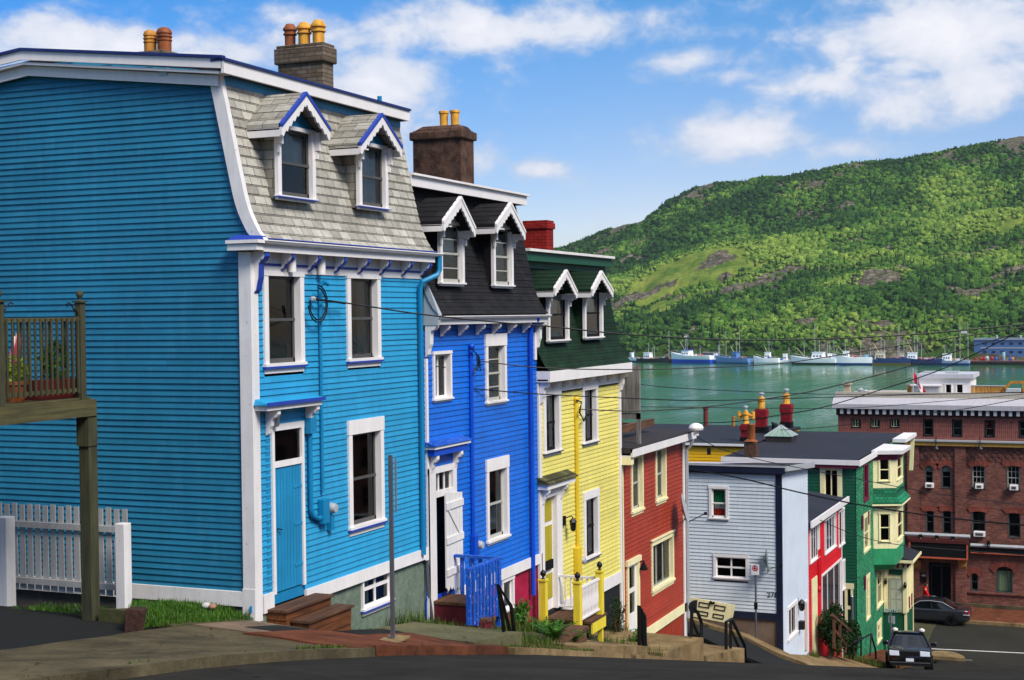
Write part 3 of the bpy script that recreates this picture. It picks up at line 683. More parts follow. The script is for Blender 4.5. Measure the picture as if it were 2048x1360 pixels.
# corner board, rake board, skirt
cb = MB()
cb.box(u0-.05, u0-.002, W-.05, W+.16, 21.45, 26.98); cb.box(u0-.002, u0+.15, W-.05, W-.002, 21.45, 26.98)
sb2 = MB(); sb2.box(u0-.06, u0-.003, W+.17, 20, 21.68, 21.9); sb2.build('side_skirt_board', M['white_old'], h1)
cb.box(u0-.061, u0-.005, W-.052, W+.17, 21.3, 21.95)
sb2 = MB(); Bx(sb2, du0-.3, du0-.01, .0, .052, zb1-.12, zb1+.16); sb2.build('door_plinth', M['white_old'], h1)
n = 18; rk_ = (MB(), MB())
for k in range(n):      # curved rake board following the mansard
    za = zE+(zT-zE+.05)*k/n; zc = zE+(zT-zE+.05)*(k+1)/n; wa, wc = mprof(za, zE, zT), mprof(zc, zE, zT)
    for sgn in (0, 1):
        f = (lambda x: 32-x) if sgn else (lambda x: x)
        rk_[sgn].hexa([(u0-.075, f(wa-.03), za), (u0+.03, f(wa-.03), za), (u0+.03, f(wa+.17), za), (u0-.075, f(wa+.17), za),
                 (u0-.075, f(wc-.03), zc), (u0+.03, f(wc-.03), zc), (u0+.03, f(wc+.17), zc), (u0-.075, f(wc+.17), zc)])
cb.build('corner_board', M['white_old'], h1); rk_[0].build('rake_board', M['white_old'], h1); rk_[1].build('rake_board', M['white_old'], h1)
# top cornice all round
tc_ = MB(); zp = 30.02
def rake(mb, ua, ub, zo0, zo1, ov=.17):
    for (w0, w1, q0, q1) in ((12.43-ov, 16, 0, 1), (16, 20-.43+ov, 1, 0)):
        za = 29.66+.42*q0; zc = 29.66+.42*q1
        mb.hexa([(ua, w0, za+zo0), (ub, w0, za+zo0), (ub, w1, zc+zo0), (ua, w1, zc+zo0), (ua, w0, za+zo1), (ub, w0, za+zo1), (ub, w1, zc+zo1), (ua, w1, zc+zo1)])
rake(tc_, u0-.26, u0-.22, .03, .17); rake(tc_, u0-.225, u0-.01, -.04, -.002, .1); rake(tc_, u0-.12, u0-.078, -.2, -.045, .0)
tc_.box(u0-.26, u1+.03, W+.22, W+.27, 29.62, 29.80); tc_.box(u0-.2, u1+.02, W+.27, W+.45, 29.63, 29.66)
tc_.build('top_cornice', M['white'], h1)
te = MB(); rake(te, u0-.29, u0-.2, .172, .215, .2); te.box(u0-.27, u1+.04, W+.19, W+.45, 29.802, 29.84); te.build('roof_edging', paint('dark_navy_edging', '#1c2c66', .5, .2, 2, .5, '#9a9a98'), h1)
tt = MB(); tt.box(u0+.03, u1, W+.40, W+.46, 29.5, 29.63); tt.build('frieze_strip', M['teal_dk'], h1)
# roof
D = dict(wf=11.93, zE=zE, zT=zT, shx='sh_gray', shy='sh_gray_y', edge='navy', gable='teal_dk', sill='navy')
hl = [dormpx(h1, (550,246), (628,408), (611,189), (562,252), (659,262), curt=[('curtain_w',(.02,.98,.5,.98))], **D),
      dormpx(h1, (713,281), (773,425), (763,231), (720,290), (803,297), curt=[('curtain_w',(.05,.95,.05,.98))], **D)]
mb = MB(); roofcourses(mb, u0+.02, u1, zE, zT, hl); rf = mb.build('mansard_roof', M['sh_gray'], h1)
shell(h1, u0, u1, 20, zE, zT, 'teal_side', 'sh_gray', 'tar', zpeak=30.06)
nv_ = MB()
for (x, z) in ((19.5, 29.05), (21.7, 28.95)): nv_.box(x-.1, x-.06, W+.18, W+.35, z, z+.07)
nv_.build('roof_flashing', M['metal'], h1)
# eaves: gutter, fascia, frieze, brackets
ev = MB(); ev.box(u0-.02, u1+.02, W-.27, W-.22, 26.98, 27.1); ev.box(u0-.02, u1+.02, W-.22, W-.02, 27.0, 27.04)
ev.box(u0-.22, u0-.02, W-.27, W+.24, 27.0, 27.09); ev.box(u0+.16, u1-.05, W-.03, W-.003, 26.68, 26.995); ev.build('eaves_board', M['white'], h1)
gt = MB(); gutter(gt, u0-.06, u1+.2, W-.3, 27.14, .055); gt.box(u0-.25, u0-.062, W-.32, W+.25, 27.1, 27.15); gt.build('gutter', M['white'], h1, smooth=True)
fl = MB(); fl.hexa([(u0-.23,W-.3,27.152),(u0+.0,W-.3,27.152),(u0+.0,W+.24,27.152),(u0-.23,W+.24,27.152),(u0-.17,W-.28,27.21),(u0+.02,W-.28,27.21),(u0+.02,W+.14,27.23),(u0-.17,W+.14,27.23)])
fl.box(u0+.03, u1, W-.34, W-.26, 27.165, 27.18); fl.box(u0+.17, u1-.07, W-.045, W-.031, 26.79, 26.825); fl.build('eaves_flashing', M['navy'], h1)
br = MB(); bn = MB()
for i, px in enumerate((513,573,626,678,725,768,812,850)):
    u = onY(px, 530, W-.12).x
    if i == 0: bracket(br, u0+.1, W-.04, 26.99, .62, .21, .12)
    else: bracket(br, u, W-.032, 26.99, .25, .2, .06)
    hh = .62 if i == 0 else .25; uu = u0+.1 if i == 0 else u
    pr = [(-.205,-.0),(-.21,-.07),(-.17,-.13),(-.11,-.17),(-.1,-hh*.62),(-.055,-hh*.92),(-.0,-hh-.01)]
    tt_ = .125 if i == 0 else .066
    for k in range(len(pr)-1):
        (a_, b_), (c_, d_) = pr[k], pr[k+1]; q = W-.035
        bn.hexa([(uu-tt_/2,q+a_-.012,26.985+b_),(uu+tt_/2,q+a_-.012,26.985+b_),(uu+tt_/2,q+a_+.004,26.985+b_),(uu-tt_/2,q+a_+.004,26.985+b_),
                 (uu-tt_/2,q+c_-.012,26.985+d_),(uu+tt_/2,q+c_-.012,26.985+d_),(uu+tt_/2,q+c_+.004,26.985+d_),(uu-tt_/2,q+c_+.004,26.985+d_)])
    bn.build('bracket_edge', M['navy'], h1); bn = MB()
br.build('cornice_bracket', M['white'], h1, split=True)
vt = MB()
for px in ((584,526),(643,532)): p = onY(*px, W-.1); vt.tube([(p.x, W-.1, p.z-.14), (p.x, W-.1, p.z+.1)], .065, 10)
vt.build('vent_hood', M['white'], h1, smooth=True, split=True)
# door canopy
ca = onY(506, 812, W-.35); c0, c1 = u0-.03, onY(645, 795, W-.28).x; cz = onY(600, 812, W-.28).z-.02
cn = MB(); cn.box(c0+.04, c1, W-.27, W-.052, cz, cz+.075); cn.build('door_canopy', M['white'], h1)
cn = MB(); cn.hexa([(c0+.0,W-.3,cz+.077),(c1+.04,W-.3,cz+.077),(c1+.04,W-.052,cz+.077),(c0+.0,W-.052,cz+.077),(c0+.0,W-.3,cz+.11),(c1+.04,W-.3,cz+.11),(c1,W-.052,cz+.17),(c0+.05,W-.052,cz+.17)]); cp = cn.build('canopy_roof', M['teal'], h1)
cn = MB(); cn.box(c0-.005, c1+.045, W-.315, W-.301, cz+.07, cz+.125); cn.build('canopy_edge', M['navy'], cp)
br = MB(); bracket(br, du0-.1, W-.02, cz, .4, .22, .08); bracket(br, du1+.12, W-.02, cz, .4, .22, .08); br.build('canopy_bracket', M['white'], h1, split=True)
lp = MB(); p = onY(552, 838, W-.1); lp.box(p.x-.03, p.x+.03, W-.04, W-.005, p.z, p.z+.12); lp.lathe((p.x, W-.1, p.z-.12), [(.02,0),(.05,.02),(.06,.16),(.08,.17),(.02,.24)], 6); lp.build('door_lamp', M['metal'], h1)
# skirt board, foundation, basement window
sk = MB(); zl0, zl1 = lowz-.2, lowz; sk.box(du1+.0, u1+.02, W-.05, W-.004, zl0, zl1); sk.box(u1-.1, u1+.02, W-.07, W-.052, zl0-.02, zl1+.02); sk.build('skirt_board', M['white'], h1)
fwall = F(W+.03)
winpx(h1, fwall, (721,1140), (782,1209), cas=.05, head=.05, sill=.12, Ms='white', style='cross', curt=[('curtain_w',(.02,.45,.0,1)),('curtain_b',(.55,.98,0,1))], sillM='navy', depth=.05)
h = fwall.holes[-1]; fm = MB(); zf0 = 19.9
for (x0, x1, z0_, z1_) in ((du1, h[0], zf0, zl0), (h[1], u1, zf0, zl0), (h[0], h[1], zf0, h[2]), (h[0], h[1], h[3], zl0)): fm.box(x0, x1, W+.03, W+.2, z0_, z1_)
fm.box(u0-.1, du1, W-.01, W+.2, 20.5, zb1-.12)
fm.build('foundation', M['stucco'], h1)
fs_ = MB(); fs_.box(u0+.02, u0+.2, W, 20, 20.8, 21.7); fs_.build('side_foundation', M['stone'], h1)
# pipes on the front
p = onY(634, 572, W); q = onY(640, 985, W); conduit(h1, [(p.x, W-.05, p.z), (p.x, W-.05, q.z+.2), (q.x, W-.05, q.z)], .028, 'teal_dk')
mt = MB(); mt.tube([(p.x, W-.05, p.z), (p.x+.03, W-.12, p.z+.07), (p.x+.1, W-.16, p.z+.02)], .035, 8); mt.build('weatherhead', M['teal_dk'], h1, smooth=True)
meter(h1, (640,1022), W, 'teal_dk', .2, .4); q = onY(655, 1045, W); mt = MB(); mt.box(q.x-.05, q.x+.05, W-.1, W-.02, q.z-.12, q.z+.12); mt.build('cable_box', M['teal_dk'], h1)
p = onY(612, 860, W); q = onY(613, 1018, W); r_ = onY(634, 1034, W); conduit(h1, [(p.x, W-.07, p.z), (p.x, W-.07, q.z), (p.x+.04, W-.07, q.z-.1), (r_.x-.06, W-.07, r_.z-.02), (r_.x, W-.07, r_.z)], .04, 'teal_dk')
mt = MB(); mt.box(p.x-.09, p.x+.09, W-.14, W-.02, p.z-.05, p.z+.2); mt.build('junction_box', M['teal_dk'], h1)
dsu = onY(843, 800, W-.08).x
conduit(h1, [(u1+.15, W-.3, 27.12), (u1+.15, W-.3, 26.85), (u1+.1, W-.27, 26.75), (dsu, W-.12, 26.62), (dsu, W-.08, 26.5), (dsu, W-.08, 21.6)], .05, 'teal_dk', 'downspout')
conduit(h1, [(u1+.03, W-.02, 21.5), (u1+.05, W-.03, 20.9), (u1+.14, W-.06, 20.25)], .035, 'metal', 'drain_hose')
# chimneys
def chimney(root, u0, u1, w0, w1, z0, z1, mat, cap=True, corb=.05, ch=.35):
    mb = MB(); mb.box(u0, u1, w0, w1, z0, z1)
    if cap: mb.box(u0-corb, u1+corb, w0-corb, w1+corb, z1-ch, z1-.06); mb.box(u0-corb*.4, u1+corb*.4, w0-corb*.4, w1+corb*.4, z1-.058, z1)
    return mb.build('chimney', M[mat], root, bevel=.02)
def chpx(c, l, r, zt, wn): # front corner px, left px, right px, top y, near face w
    C = onY(c, (zt+100), wn); L = onX(l, zt+100, C.x); Rr = onY(r, zt+100, wn); T = onY(c, zt, wn); return C.x, Rr.x, wn, L.y, T.z
a, b, w0, w1, zt_ = chpx(647, 556, 668, 84, 15.6-2.2)
c1_ = chimney(h1, a, b, w0, w1, 29.0, zt_, 'chim_gray')
pots(c1_, [((a+b)/2, w1-.16, .42, .105, 'pot_dk', 'crown'), ((a+b)/2, (w0+w1)/2+.02, .42, .115, 'pot_ye', 'crown'), ((a+b)/2, w0+.2, .44, .115, 'pot_ye', 'crown')], zt_)
p = onX(301, 108, 21.5); q = onX(329, 108, 21.5); c1_ = chimney(h1, 21.2, 21.8, q.y-.2, p.y+.2, 28.9, p.z-.0, 'chim_gray', cap=False)
pots(c1_, [(21.5, p.y, .42, .11, 'pot', 'ring'), (21.5, q.y, .44, .125, 'pot_dk', 'ring')], p.z)
p = onY(769, 205, 12.5); mb = MB(); mb.tube([(p.x, 12.6, 29.6), (p.x, 12.6, p.z+.12)], .045, 8); mb.build('vent_pipe', M['teal_dk'], h1, smooth=True)
p = onX(329, 145, u0-.1); mb = MB(); mb.box(u0-.14, u0-.03, p.y-.07, p.y+.07, p.z-.05, p.z+.06); mb.build('wall_light', M['metal_lt'], h1)
# wooden steps
st = thing('wooden_steps', 'weathered brown wooden steps in front of the turquoise front door', 'steps', (19.5, 11.6, 21.3))
for (x0_, x1_, y0_, y1_, zt_) in ((18.68, 20.02, 11.62, 11.98, 21.555), (18.80, 20.1, 11.3, 11.61, 21.395)):
    mb = MB(); n = 3; hh_ = .13
    for k in range(n): mb.box(x0_+.01*(k % 2), x1_-.008*k, y0_+.02, y1_, zt_-hh_*(k+1)+.006, zt_-hh_*k-.004)
    mb.build('riser', M['wood_or'], st)
    mb = MB(); n = 3; w_ = (y1_-y0_+.03)/n
    for k in range(n): mb.box(x0_-.03, x1_+.03, y0_-.02+w_*k, y0_-.02+w_*(k+1)-.008, zt_, zt_+.035)
    mb.build('tread', M['wood_dk'], st)
# ================================================================ HOUSE 2 (royal blue)
h2 = thing('row_house', 'royal blue clapboard row house with black shingled mansard roof and crimson foundation', 'house', (24.15, 12, 20.3), 'colourful row houses')
a0, a1 = 24.14, 29.74; zE, zT = 26.02, 28.42
w2 = F(W)
winpx(h2, w2, (863,703), (901,801), cas=.07, head=.06, sill=.07, Ms='white', style='slider', curt=[('curtain_g',(.05,.2,0,1)),('curtain_w',(.25,.45,0,1))])
winpx(h2, w2, (968,668), (1011,806), cas=.11, head=.25, sill=.08, Ms='sash_gr', style='grid2', curt='curtain', cr=(.1,.9,.1,.6))
winpx(h2, w2, (970,920), (1016,1076), cas=.11, head=.25, sill=.09, Ms='sash_gr', style='double', curt='curtain_w', cr=(.5,.95,.1,.45))
a = onY(851, 938, W); b = onY(912, 1185, W); du0, du1, dz1, dz0 = a.x, b.x, a.z, b.z-.15
tz = onY(880, 987, W).z; w2.holes.append((du0+.02, du1-.02, dz0, dz1-.02))
mb = MB(); Bx = w2.box
for (x0, x1, z0_, z1_) in ((du0, du0+.34, dz0-.3, dz1-.12), (du1-.16, du1, dz0, dz1-.12), (du0-.02, du1+.02, dz1-.12, dz1), (du0+.34, du1-.16, tz-.05, tz+.06)): Bx(mb, x0, x1, -.05, .05, z0_, z1_)
door = mb.build('door', M['white_old'], h2)
mb = MB(); n = 3
for k in range(n+1): x = du0+.34+(du1-.5-du0)*k/n; Bx(mb, x-.02, x+.02, -.05, -.02, tz+.06, dz1-.12)
mb.build('transom_bars', M['white'], door)
mb = MB(); mb.quad((du0+.34, W+.04, tz+.06), (du1-.16, W+.04, tz+.06), (du1-.16, W+.04, dz1-.12), (du0+.34, W+.04, dz1-.12)); mb.build('pane', M['glass'], door)
mb = MB(); mb.add([(du0+.3,W+.06,dz0-.02),(du1-.1,W+.06,dz0-.02),(du1-.1,W+.06,dz1-.1),(du0+.3,W+.06,dz1-.1),(du0+.3,W+1.2,dz0-.02),(du1-.1,W+1.2,dz0-.02),(du1-.1,W+1.2,dz1-.1),(du0+.3,W+1.2,dz1-.1)],
   [(4,5,6,7),(0,1,5,4),(1,2,6,5),(2,3,7,6),(3,0,4,7)]); mb.build('hallway', paint('dark_navy_hall', '#0a1640', .8, .1), door)
# the open plank door, hanging off the right jamb
hx = onY(921, 980, W-.06).x; L = .88; th = R(4); ftop = onY(905, 989, W-.1).z; fbot = onY(905, 1178, W-.1).z
mb = MB(); n = 5
for k in range(n):
    e0, e1 = L*k/n+.004, L*(k+1)/n-.004; zb_ = fbot+random.uniform(-.02, .16)*(1 if k > 0 else .3)
    def pp(e, o, z): return (hx-e*math.cos(th)+o*math.sin(th), W-.07-e*math.sin(th)-o*math.cos(th), z)
    em = (e0+e1)/2
    mb.hexa([pp(e0,0,zb_), pp(em,0,zb_-.1*random.random()), pp(em,.03,zb_-.05), pp(e0,.03,zb_), pp(e0,0,ftop+.02*k), pp(em,0,ftop+.02*k), pp(em,.03,ftop+.02*k), pp(e0,.03,ftop+.02*k)])
    mb.hexa([pp(em,0,zb_-.1*random.random()), pp(e1,0,zb_+.03), pp(e1,.03,zb_+.03), pp(em,.03,zb_-.05), pp(em,0,ftop+.02*k), pp(e1,0,ftop+.02*k), pp(e1,.03,ftop+.02*k), pp(em,.03,ftop+.02*k)])
for z in (fbot+.3, (fbot+ftop)/2, ftop-.25): mb.hexa([pp(0,.031,z), pp(L,.031,z), pp(L,.055,z), pp(0,.055,z), pp(0,.031,z+.13), pp(L,.031,z+.13), pp(L,.055,z+.13), pp(0,.055,z+.13)])
mb.hexa([pp(.1,.031,fbot+1.0), pp(.18,.031,fbot+1.0), pp(.18,.053,fbot+1.0), pp(.1,.053,fbot+1.0), pp(.72,.031,ftop-.26), pp(.8,.031,ftop-.26), pp(.8,.053,ftop-.26), pp(.72,.053,ftop-.26)])
lfo = mb.build('door_leaf', M['white_old'], door, label='open peeling white plank door with a broken lower edge')
lz2 = onY(1040, 1128, W).z; zl1 = lz2+.06; zl0 = zl1-.22
mb = MB(); clap(mb, w2, lambda z: (a0, a1), zl1, 25.72, .105); mb.build('front_wall', M['royal'], h2)
mb = MB(); mb.box(a0, du1, W+.0, W+.02, dz0-.1, zl1+.02); mb.build('lower_panel', M['royal_dk'], h2)
mb = MB(); mb.box(a0+.02, a0+.1, W-.05, W-.004, 20.3, 25.2); mb.box(a1-.16, a1-.06, W-.045, W-.004, 25.0, 25.6); mb.box(du1+.02, a1, W-.05, W-.004, zl0, zl1); mb.box(a1-.04, a1+.1, W-.06, W-.0, zl0-1.5, zl1); mb.build('trim_board', M['white'], h2, split=True)
mb = MB(); mb.box(a0+.1, a1-.02, W-.03, W-.003, 25.725, 25.95); mb.build('frieze_strip', M['royal'], h2)
D = dict(wf=11.93, zE=zE, zT=zT, shx='sh_black', shy='sh_black_y', edge='white', gable='white', Ms='sash_gr', drop=.16, over=.3)
hl = [dormpx(h2, (876,440), (926,573), (919,397), (884,446), (948,459), style='grid2', curt=[('curtain_w',(.0,1,.55,1))], **D),
      dormpx(h2, (983,449), (1024,577), (1019,409), (990,452), (1048,466), style='grid2', curt=[('curtain_w',(.05,.5,.05,1)),('curtain',(.5,1,0,.9))], **D)]
mb = MB(); roofcourses(mb, a0, a1, zE, zT, hl); mb.build('mansard_roof', M['sh_black'], h2)
shell(h2, a0, a1, 18.5, zE, zT, 'royal_dk', 'sh_black', 'tar', zpeak=28.8)
mb = MB(); mb.box(a0, a1+.06, W+.2, W+.26, zT, zT+.2); mb.box(a0, a1+.1, W+.14, W+.5, zT+.2, zT+.24); mb.build('top_cornice', M['white'], h2)
mb = MB(); gutter(mb, a0+.02, a1+.1, W-.29, 25.98, .055); mb.box(a0+.12, a1+.08, W-.26, W-.21, 25.83, 25.96); mb.box(a0+.12, a1+.05, W-.21, W-.02, 25.95, 25.985); mb.build('gutter', M['white_old'], h2)
mb = MB()
for px in (890,926,961,993,1024,1053): bracket(mb, onY(px, 645, W-.12).x, W-.03, 25.84, .24, .19, .08)
bracket(mb, a0+.1, W-.03, 25.85, .62, .22, .14); bracket(mb, a1-.03, W-.03, 25.85, .62, .22, .12); mb.build('cornice_bracket', M['white'], h2, split=True)
mb = MB(); mb.hexa([(a0+.02,W-.3,25.82),(a0+.11,W-.3,25.82),(a0+.11,W-.0,25.82),(a0+.02,W-.0,25.82),(a0+.02,W-.32,26.02),(a0+.16,W-.32,26.02),(a0+.02,W-.1,26.6),(a0+.02,W-.02,26.6)]); mb.build('end_flashing', M['metal_lt'], h2)
p, q = onY(845, 893, W), onY(942, 882, W-.24)
mb = MB(); mb.box(p.x+.05, q.x, W-.24, W-.01, q.z-.03, q.z+.02)
p.z = q.z-.03; cpy = mb.build('door_canopy', M['white_old'], h2)
mb = MB(); mb.hexa([(p.x+.03,W-.26,p.z+.052),(q.x+.02,W-.26,p.z+.052),(q.x+.02,W-.01,p.z+.052),(p.x+.03,W-.01,p.z+.052),(p.x+.03,W-.26,p.z+.07),(q.x+.02,W-.26,p.z+.07),(q.x+.02,W-.01,p.z+.14),(p.x+.03,W-.01,p.z+.14)]); mb.build('canopy_roof', M['royal_old'], h2)
mb = MB(); mb.box(p.x+.1, q.x-.06, W-.2, W-.01, p.z-.13, p.z-.002); mb.build('canopy_fascia', M['royal_dk'], h2)
mb = MB(); bracket(mb, du0+.15, W-.015, p.z-.13, .36, .18, .1); bracket(mb, du1-.05, W-.015, p.z-.13, .36, .18, .1); mb.build('canopy_bracket', M['white'], h2, split=True)
p = onY(937, 693, W); q = onY(941, 1090, W); conduit(h2, [(p.x, W-.05, p.z), (p.x, W-.05, q.z+.2)], .045, 'royal_dk')
mb = MB(); mb.sphere((p.x, W-.07, p.z), .07, 8, 6); mb.build('weatherhead', M['royal_dk'], h2, smooth=True)
mb = MB()
for k in range(3):
    P0 = onY(940, 695, W-.1); P1 = onY(955+3*k, 730+6*k, W-.18); P2 = onY(948+2*k, 745-4*k, W-.15); P3 = onY(958, 722+4*k, W-.12)
    mb.tube([P0, P0.lerp(P1, .5)+Vector((.05+.03*k, -.04, .05)), P1, P2, P3], .012, 5)
mb.build('service_cable', M['black'], h2, smooth=True)
meter(h2, (942,1095), W, 'royal_dk', .17, .5)
p = onY(1061, 700, W-.08); conduit(h2, [(p.x, W-.28, 25.92), (p.x, W-.1, 25.75), (p.x, W-.08, 25.5), (p.x, W-.08, zl0-.6)], .055, 'royal_dk', 'downspout')
fwl = F(W+.03); winpx(h2, fwl, (1001,1160), (1026,1219), cas=.07, head=.07, sill=.08, Ms='white', style='one', curt='curtain_w', cr=(.1,.9,.0,.9), depth=.05)
h = fwl.holes[-1]; mb = MB(); zf0 = 18.3
for (x0, x1, z0_, z1_) in ((du1, h[0], zf0, zl0), (h[1], a1-.02, zf0, zl0), (h[0], h[1], zf0, h[2]), (h[0], h[1], h[3], zl0)): mb.box(x0, x1, W+.03, W+.2, z0_, z1_)
mb.box(a0+.35, du1, W+.01, W+.2, 18.9, dz0-.02); mb.build('foundation', M['stucco_red'], h2)
ax, bx, w0, w1, zt_ = chpx(923, 826, 945, 256, 15.4-2.0)
ch2 = chimney(h2, ax, bx+.1, w0, w1, 27.5, zt_, 'chim_brown', cap=False)
mb = MB(); mb.loft([[(ax+.02,w0+.02,zt_),(bx+.08,w0+.02,zt_),(bx+.08,w1-.02,zt_),(ax+.02,w1-.02,zt_)], [(ax+.1,w0+.1,zt_+.1),(bx,w0+.1,zt_+.1),(bx,w1-.2,zt_+.1),(ax+.1,w1-.2,zt_+.1)]]); mb.box(ax-.06, bx+.16, w0-.06, w1+.06, zt_-.22, zt_-.03); mb.build('mortar_cap', M['chim_brown'], ch2, bevel=.03)
pots(ch2, [((ax+bx)/2, w0+.28, .36, .1, 'pot_ye', 'plain'), ((ax+bx)/2, w0+.55, .36, .1, 'pot_ye', 'plain')], zt_+.08)
# porch: platform, steps, slatted blue rail
po = thing('porch_railing', 'peeling royal blue slatted porch rail beside the open white door', 'railing', (26.8, 11, 19.6))
pz = onY(870, 1198, W).z; u_a, u_b = onY(938, 1180, 10.95).x, onY(997, 1170, 10.95).x
tz_a, tz_b = onY(938, 1140, 10.95).z, onY(997, 1115, 10.95).z; rz = (tz_a+tz_b)/2
mb = MB(); mb.box(u_a-.03, u_b+.05, 10.90, 11.0, rz-.03, rz+.02); mb.box(u_b-.04, u_b+.06, 11.0, W-.03, rz-.031, rz+.019); mb.box(u_a-.05, u_a+.04, 10.91, 10.99, rz-1.0, rz-.03); mb.box(u_b-.04, u_b+.05, 10.91, 11.0, rz-1.3, rz-.03)
mb.build('rail', M['royal_old'], po)
for k in range(9):
    mb = MB(); x = u_a+.1+(u_b-u_a-.18)*k/8; mb.box(x-.045, x+.035, 10.88, 10.90, rz-1.02-.04*(k % 3), rz-.0); mb.build('slat', M['royal_old'], po, split=True)
for k in range(5):
    mb = MB(); y = 11.1+k*.19; mb.box(u_b, u_b+.02, y, y+.08, rz-1.0, rz-.035); mb.build('slat', M['royal_old'], po, split=True)
ps = thing('porch_steps', 'dark red painted wooden porch steps below the open white door', 'steps', (25.4, 11.4, 19.9))
mb = MB(); mb.box(a0+.2, u_b, 11.0, W-.02, pz-.06, pz-.005); mb.box(a0+.12, u_a+.3, 10.72, 10.98, pz-.26, pz-.21); mb.build('tread', M['wood_dk'], ps)
mb = MB(); mb.box(a0+.22, u_b-.1, 11.03, W-.03, 19.2, pz-.062); mb.box(a0+.16, u_a+.25, 10.75, 11.02, 19.6, pz-.262); mb.build('riser', paint('dark_red_riser', '#5c1420', .7, .3, 3, .6, '#40332c'), ps)
# ================================================================ HOUSE 3 (yellow)
h3 = thing('row_house', 'pale yellow clapboard row house with dark green shingled mansard roof', 'house', (29.8, 12, 19.0), 'colourful row houses')
b0, b1 = 29.78, 35.42; zE, zT = 24.74, 27.25
w3 = F(W)
for tl, br_, cu in (((1084,775),(1120,906),('curtain_w',(.0,1,.45,1))), ((1162,765),(1194,887),('curtain_w',(.0,1,.5,1))), ((1165,985),(1197,1113),('curtain_b',(.0,.9,.5,.95)))):
    winpx(h3, w3, tl, br_, cas=.14, head=.2, sill=.1, Ms='blackmat', style='double', curt=[cu], sillM='blackmat')
a = onY(1077, 985, W); b = onY(1122, 1210, W); du0, du1, dz1, dz0 = a.x, b.x, a.z, b.z
w3.holes.append((du0+.02, du1-.02, dz0, dz1-.02)); mb = MB(); Bx = w3.box
Bx(mb, du0, du0+.2, -.12, .06, dz0-.2, dz1-.16); Bx(mb, du1-.34, du1, -.12, .06, dz0, dz1-.16); Bx(mb, du0, du1, -.12, .07, dz1-.16, dz1); door = mb.build('door', M['white'], h3)
l0, l1 = du0+.2, du1-.34; mb = MB(); Bx(mb, l0, l1, -.12, -.06, dz0, dz1-.16); lf = mb.build('door_leaf', M['white'], door)
mb = MB(); H_ = dz1-.16-dz0
for f0, f1 in ((.78,.97),(.42,.74),(.10,.32)): Bx(mb, l0+.06, l1-.06, -.06, -.045, dz0+H_*f0, dz0+H_*f1)
mb.build('door_panel', paint('olive_panel_paint', '#a99b1d', .5, .15), door)
mb = MB(); Bx(mb, l0+.1, l1-.1, -.044, -.0, dz0+H_*.36, dz0+H_*.44); mb.sphere(w3.P(l0+.2, -.03, dz0+H_*.34), .03); mb.build('letter_box', M['blackmat'], door)
lz3 = onY(1200, 1170, W).z; zl1 = lz3+.1; zl0 = zl1-.3
mb = MB(); clap(mb, w3, lambda z: (b0, b1), zl1, 24.2, .1); mb.build('front_wall', M['yellow'], h3)
mb = MB(); mb.box(b0, du0+.02, W, W+.02, 18.2, zl1+.02); mb.box(b0-.02, b0+.13, W-.05, W-.003, 18.6, 24.22); mb.box(b1-.12, b1+.03, W-.05, W-.003, 17.5, 24.22)
mb.box(b0-.03, b1+.03, W-.04, W-.002, 24.22, 24.5); mb.box(du1, b1-.12, W-.045, W-.003, zl0, zl1); mb.build('trim_board', M['white'], h3, split=True)
mb = MB(); mb.box(b0-.05, b1+.1, W-.33, W-.28, 24.5, 24.74); mb.box(b0-.05, b1+.1, W-.28, W-.02, 24.52, 24.56); mb.box(b0-.05, b0-.001, W-.28, W+.02, 24.5, 24.74); mb.build('eaves_board', M['white'], h3)
mb = MB()
for px in (1111,1133,1157,1180,1203,1222): bracket(mb, onY(px, 755, W-.12).x, W-.042, 24.5, .2, .19, .07)
bracket(mb, b0+.08, W-.05, 24.5, .5, .21, .14); bracket(mb, b1-.05, W-.05, 24.5, .5, .21, .14); mb.build('cornice_bracket', M['white'], h3, split=True)
mb = MB(); mb.box(b0+.2, b1-.15, W-.046, W-.041, 24.2, 24.23); mb.build('frieze_shadow_strip', M['blackmat'], h3)  # black strip painted in as the shadow line under the frieze
D = dict(wf=11.93, zE=zE, zT=zT, shx='sh_green', shy='sh_green_y', edge='white', gable='white', Ms='blackmat', drop=.14, over=.3)
hl = [dormpx(h3, (1093,573), (1136,684), (1131,543), (1107,580), (1152,586), curt=[('curtain_w',(.0,.8,.5,1))], **D),
      dormpx(h3, (1166,573), (1204,678), (1201,545), (1182,582), (1224,584), curt=[('curtain_w',(.0,.9,.5,1))], **D)]
mb = MB(); roofcourses(mb, b0-.03, b1+.12, zE, zT, hl); mb.build('mansard_roof', M['sh_green'], h3)
shell(h3, b0, b1+.1, 16.8, zE, zT, 'yellow', 'sh_green', 'tar', zpeak=27.5)
mb = MB(); mb.box(b0-.02, b1+.15, W+.12, W+.5, zT+.16, zT+.22); mb.build('top_cornice', M['white_old'], h3)
mb = MB(); mb.box(b0-.02, b1+.12, W+.2, W+.45, zT-.05, zT+.158); mb.box(b0-.02, b1+.05, W+.36, W+.45, zT-.2, zT-.051); mb.build('cornice_frieze', paint('cornice_green', '#1c4d38', .6, .2), h3)
p, q = onY(1072, 975, W), onY(1151, 958, W-.25); p.z = q.z
mb = MB(); mb.box(p.x+.08, q.x, W-.25, W-.01, p.z-.06, p.z+.06); cpy = mb.build('door_canopy', M['white'], h3)
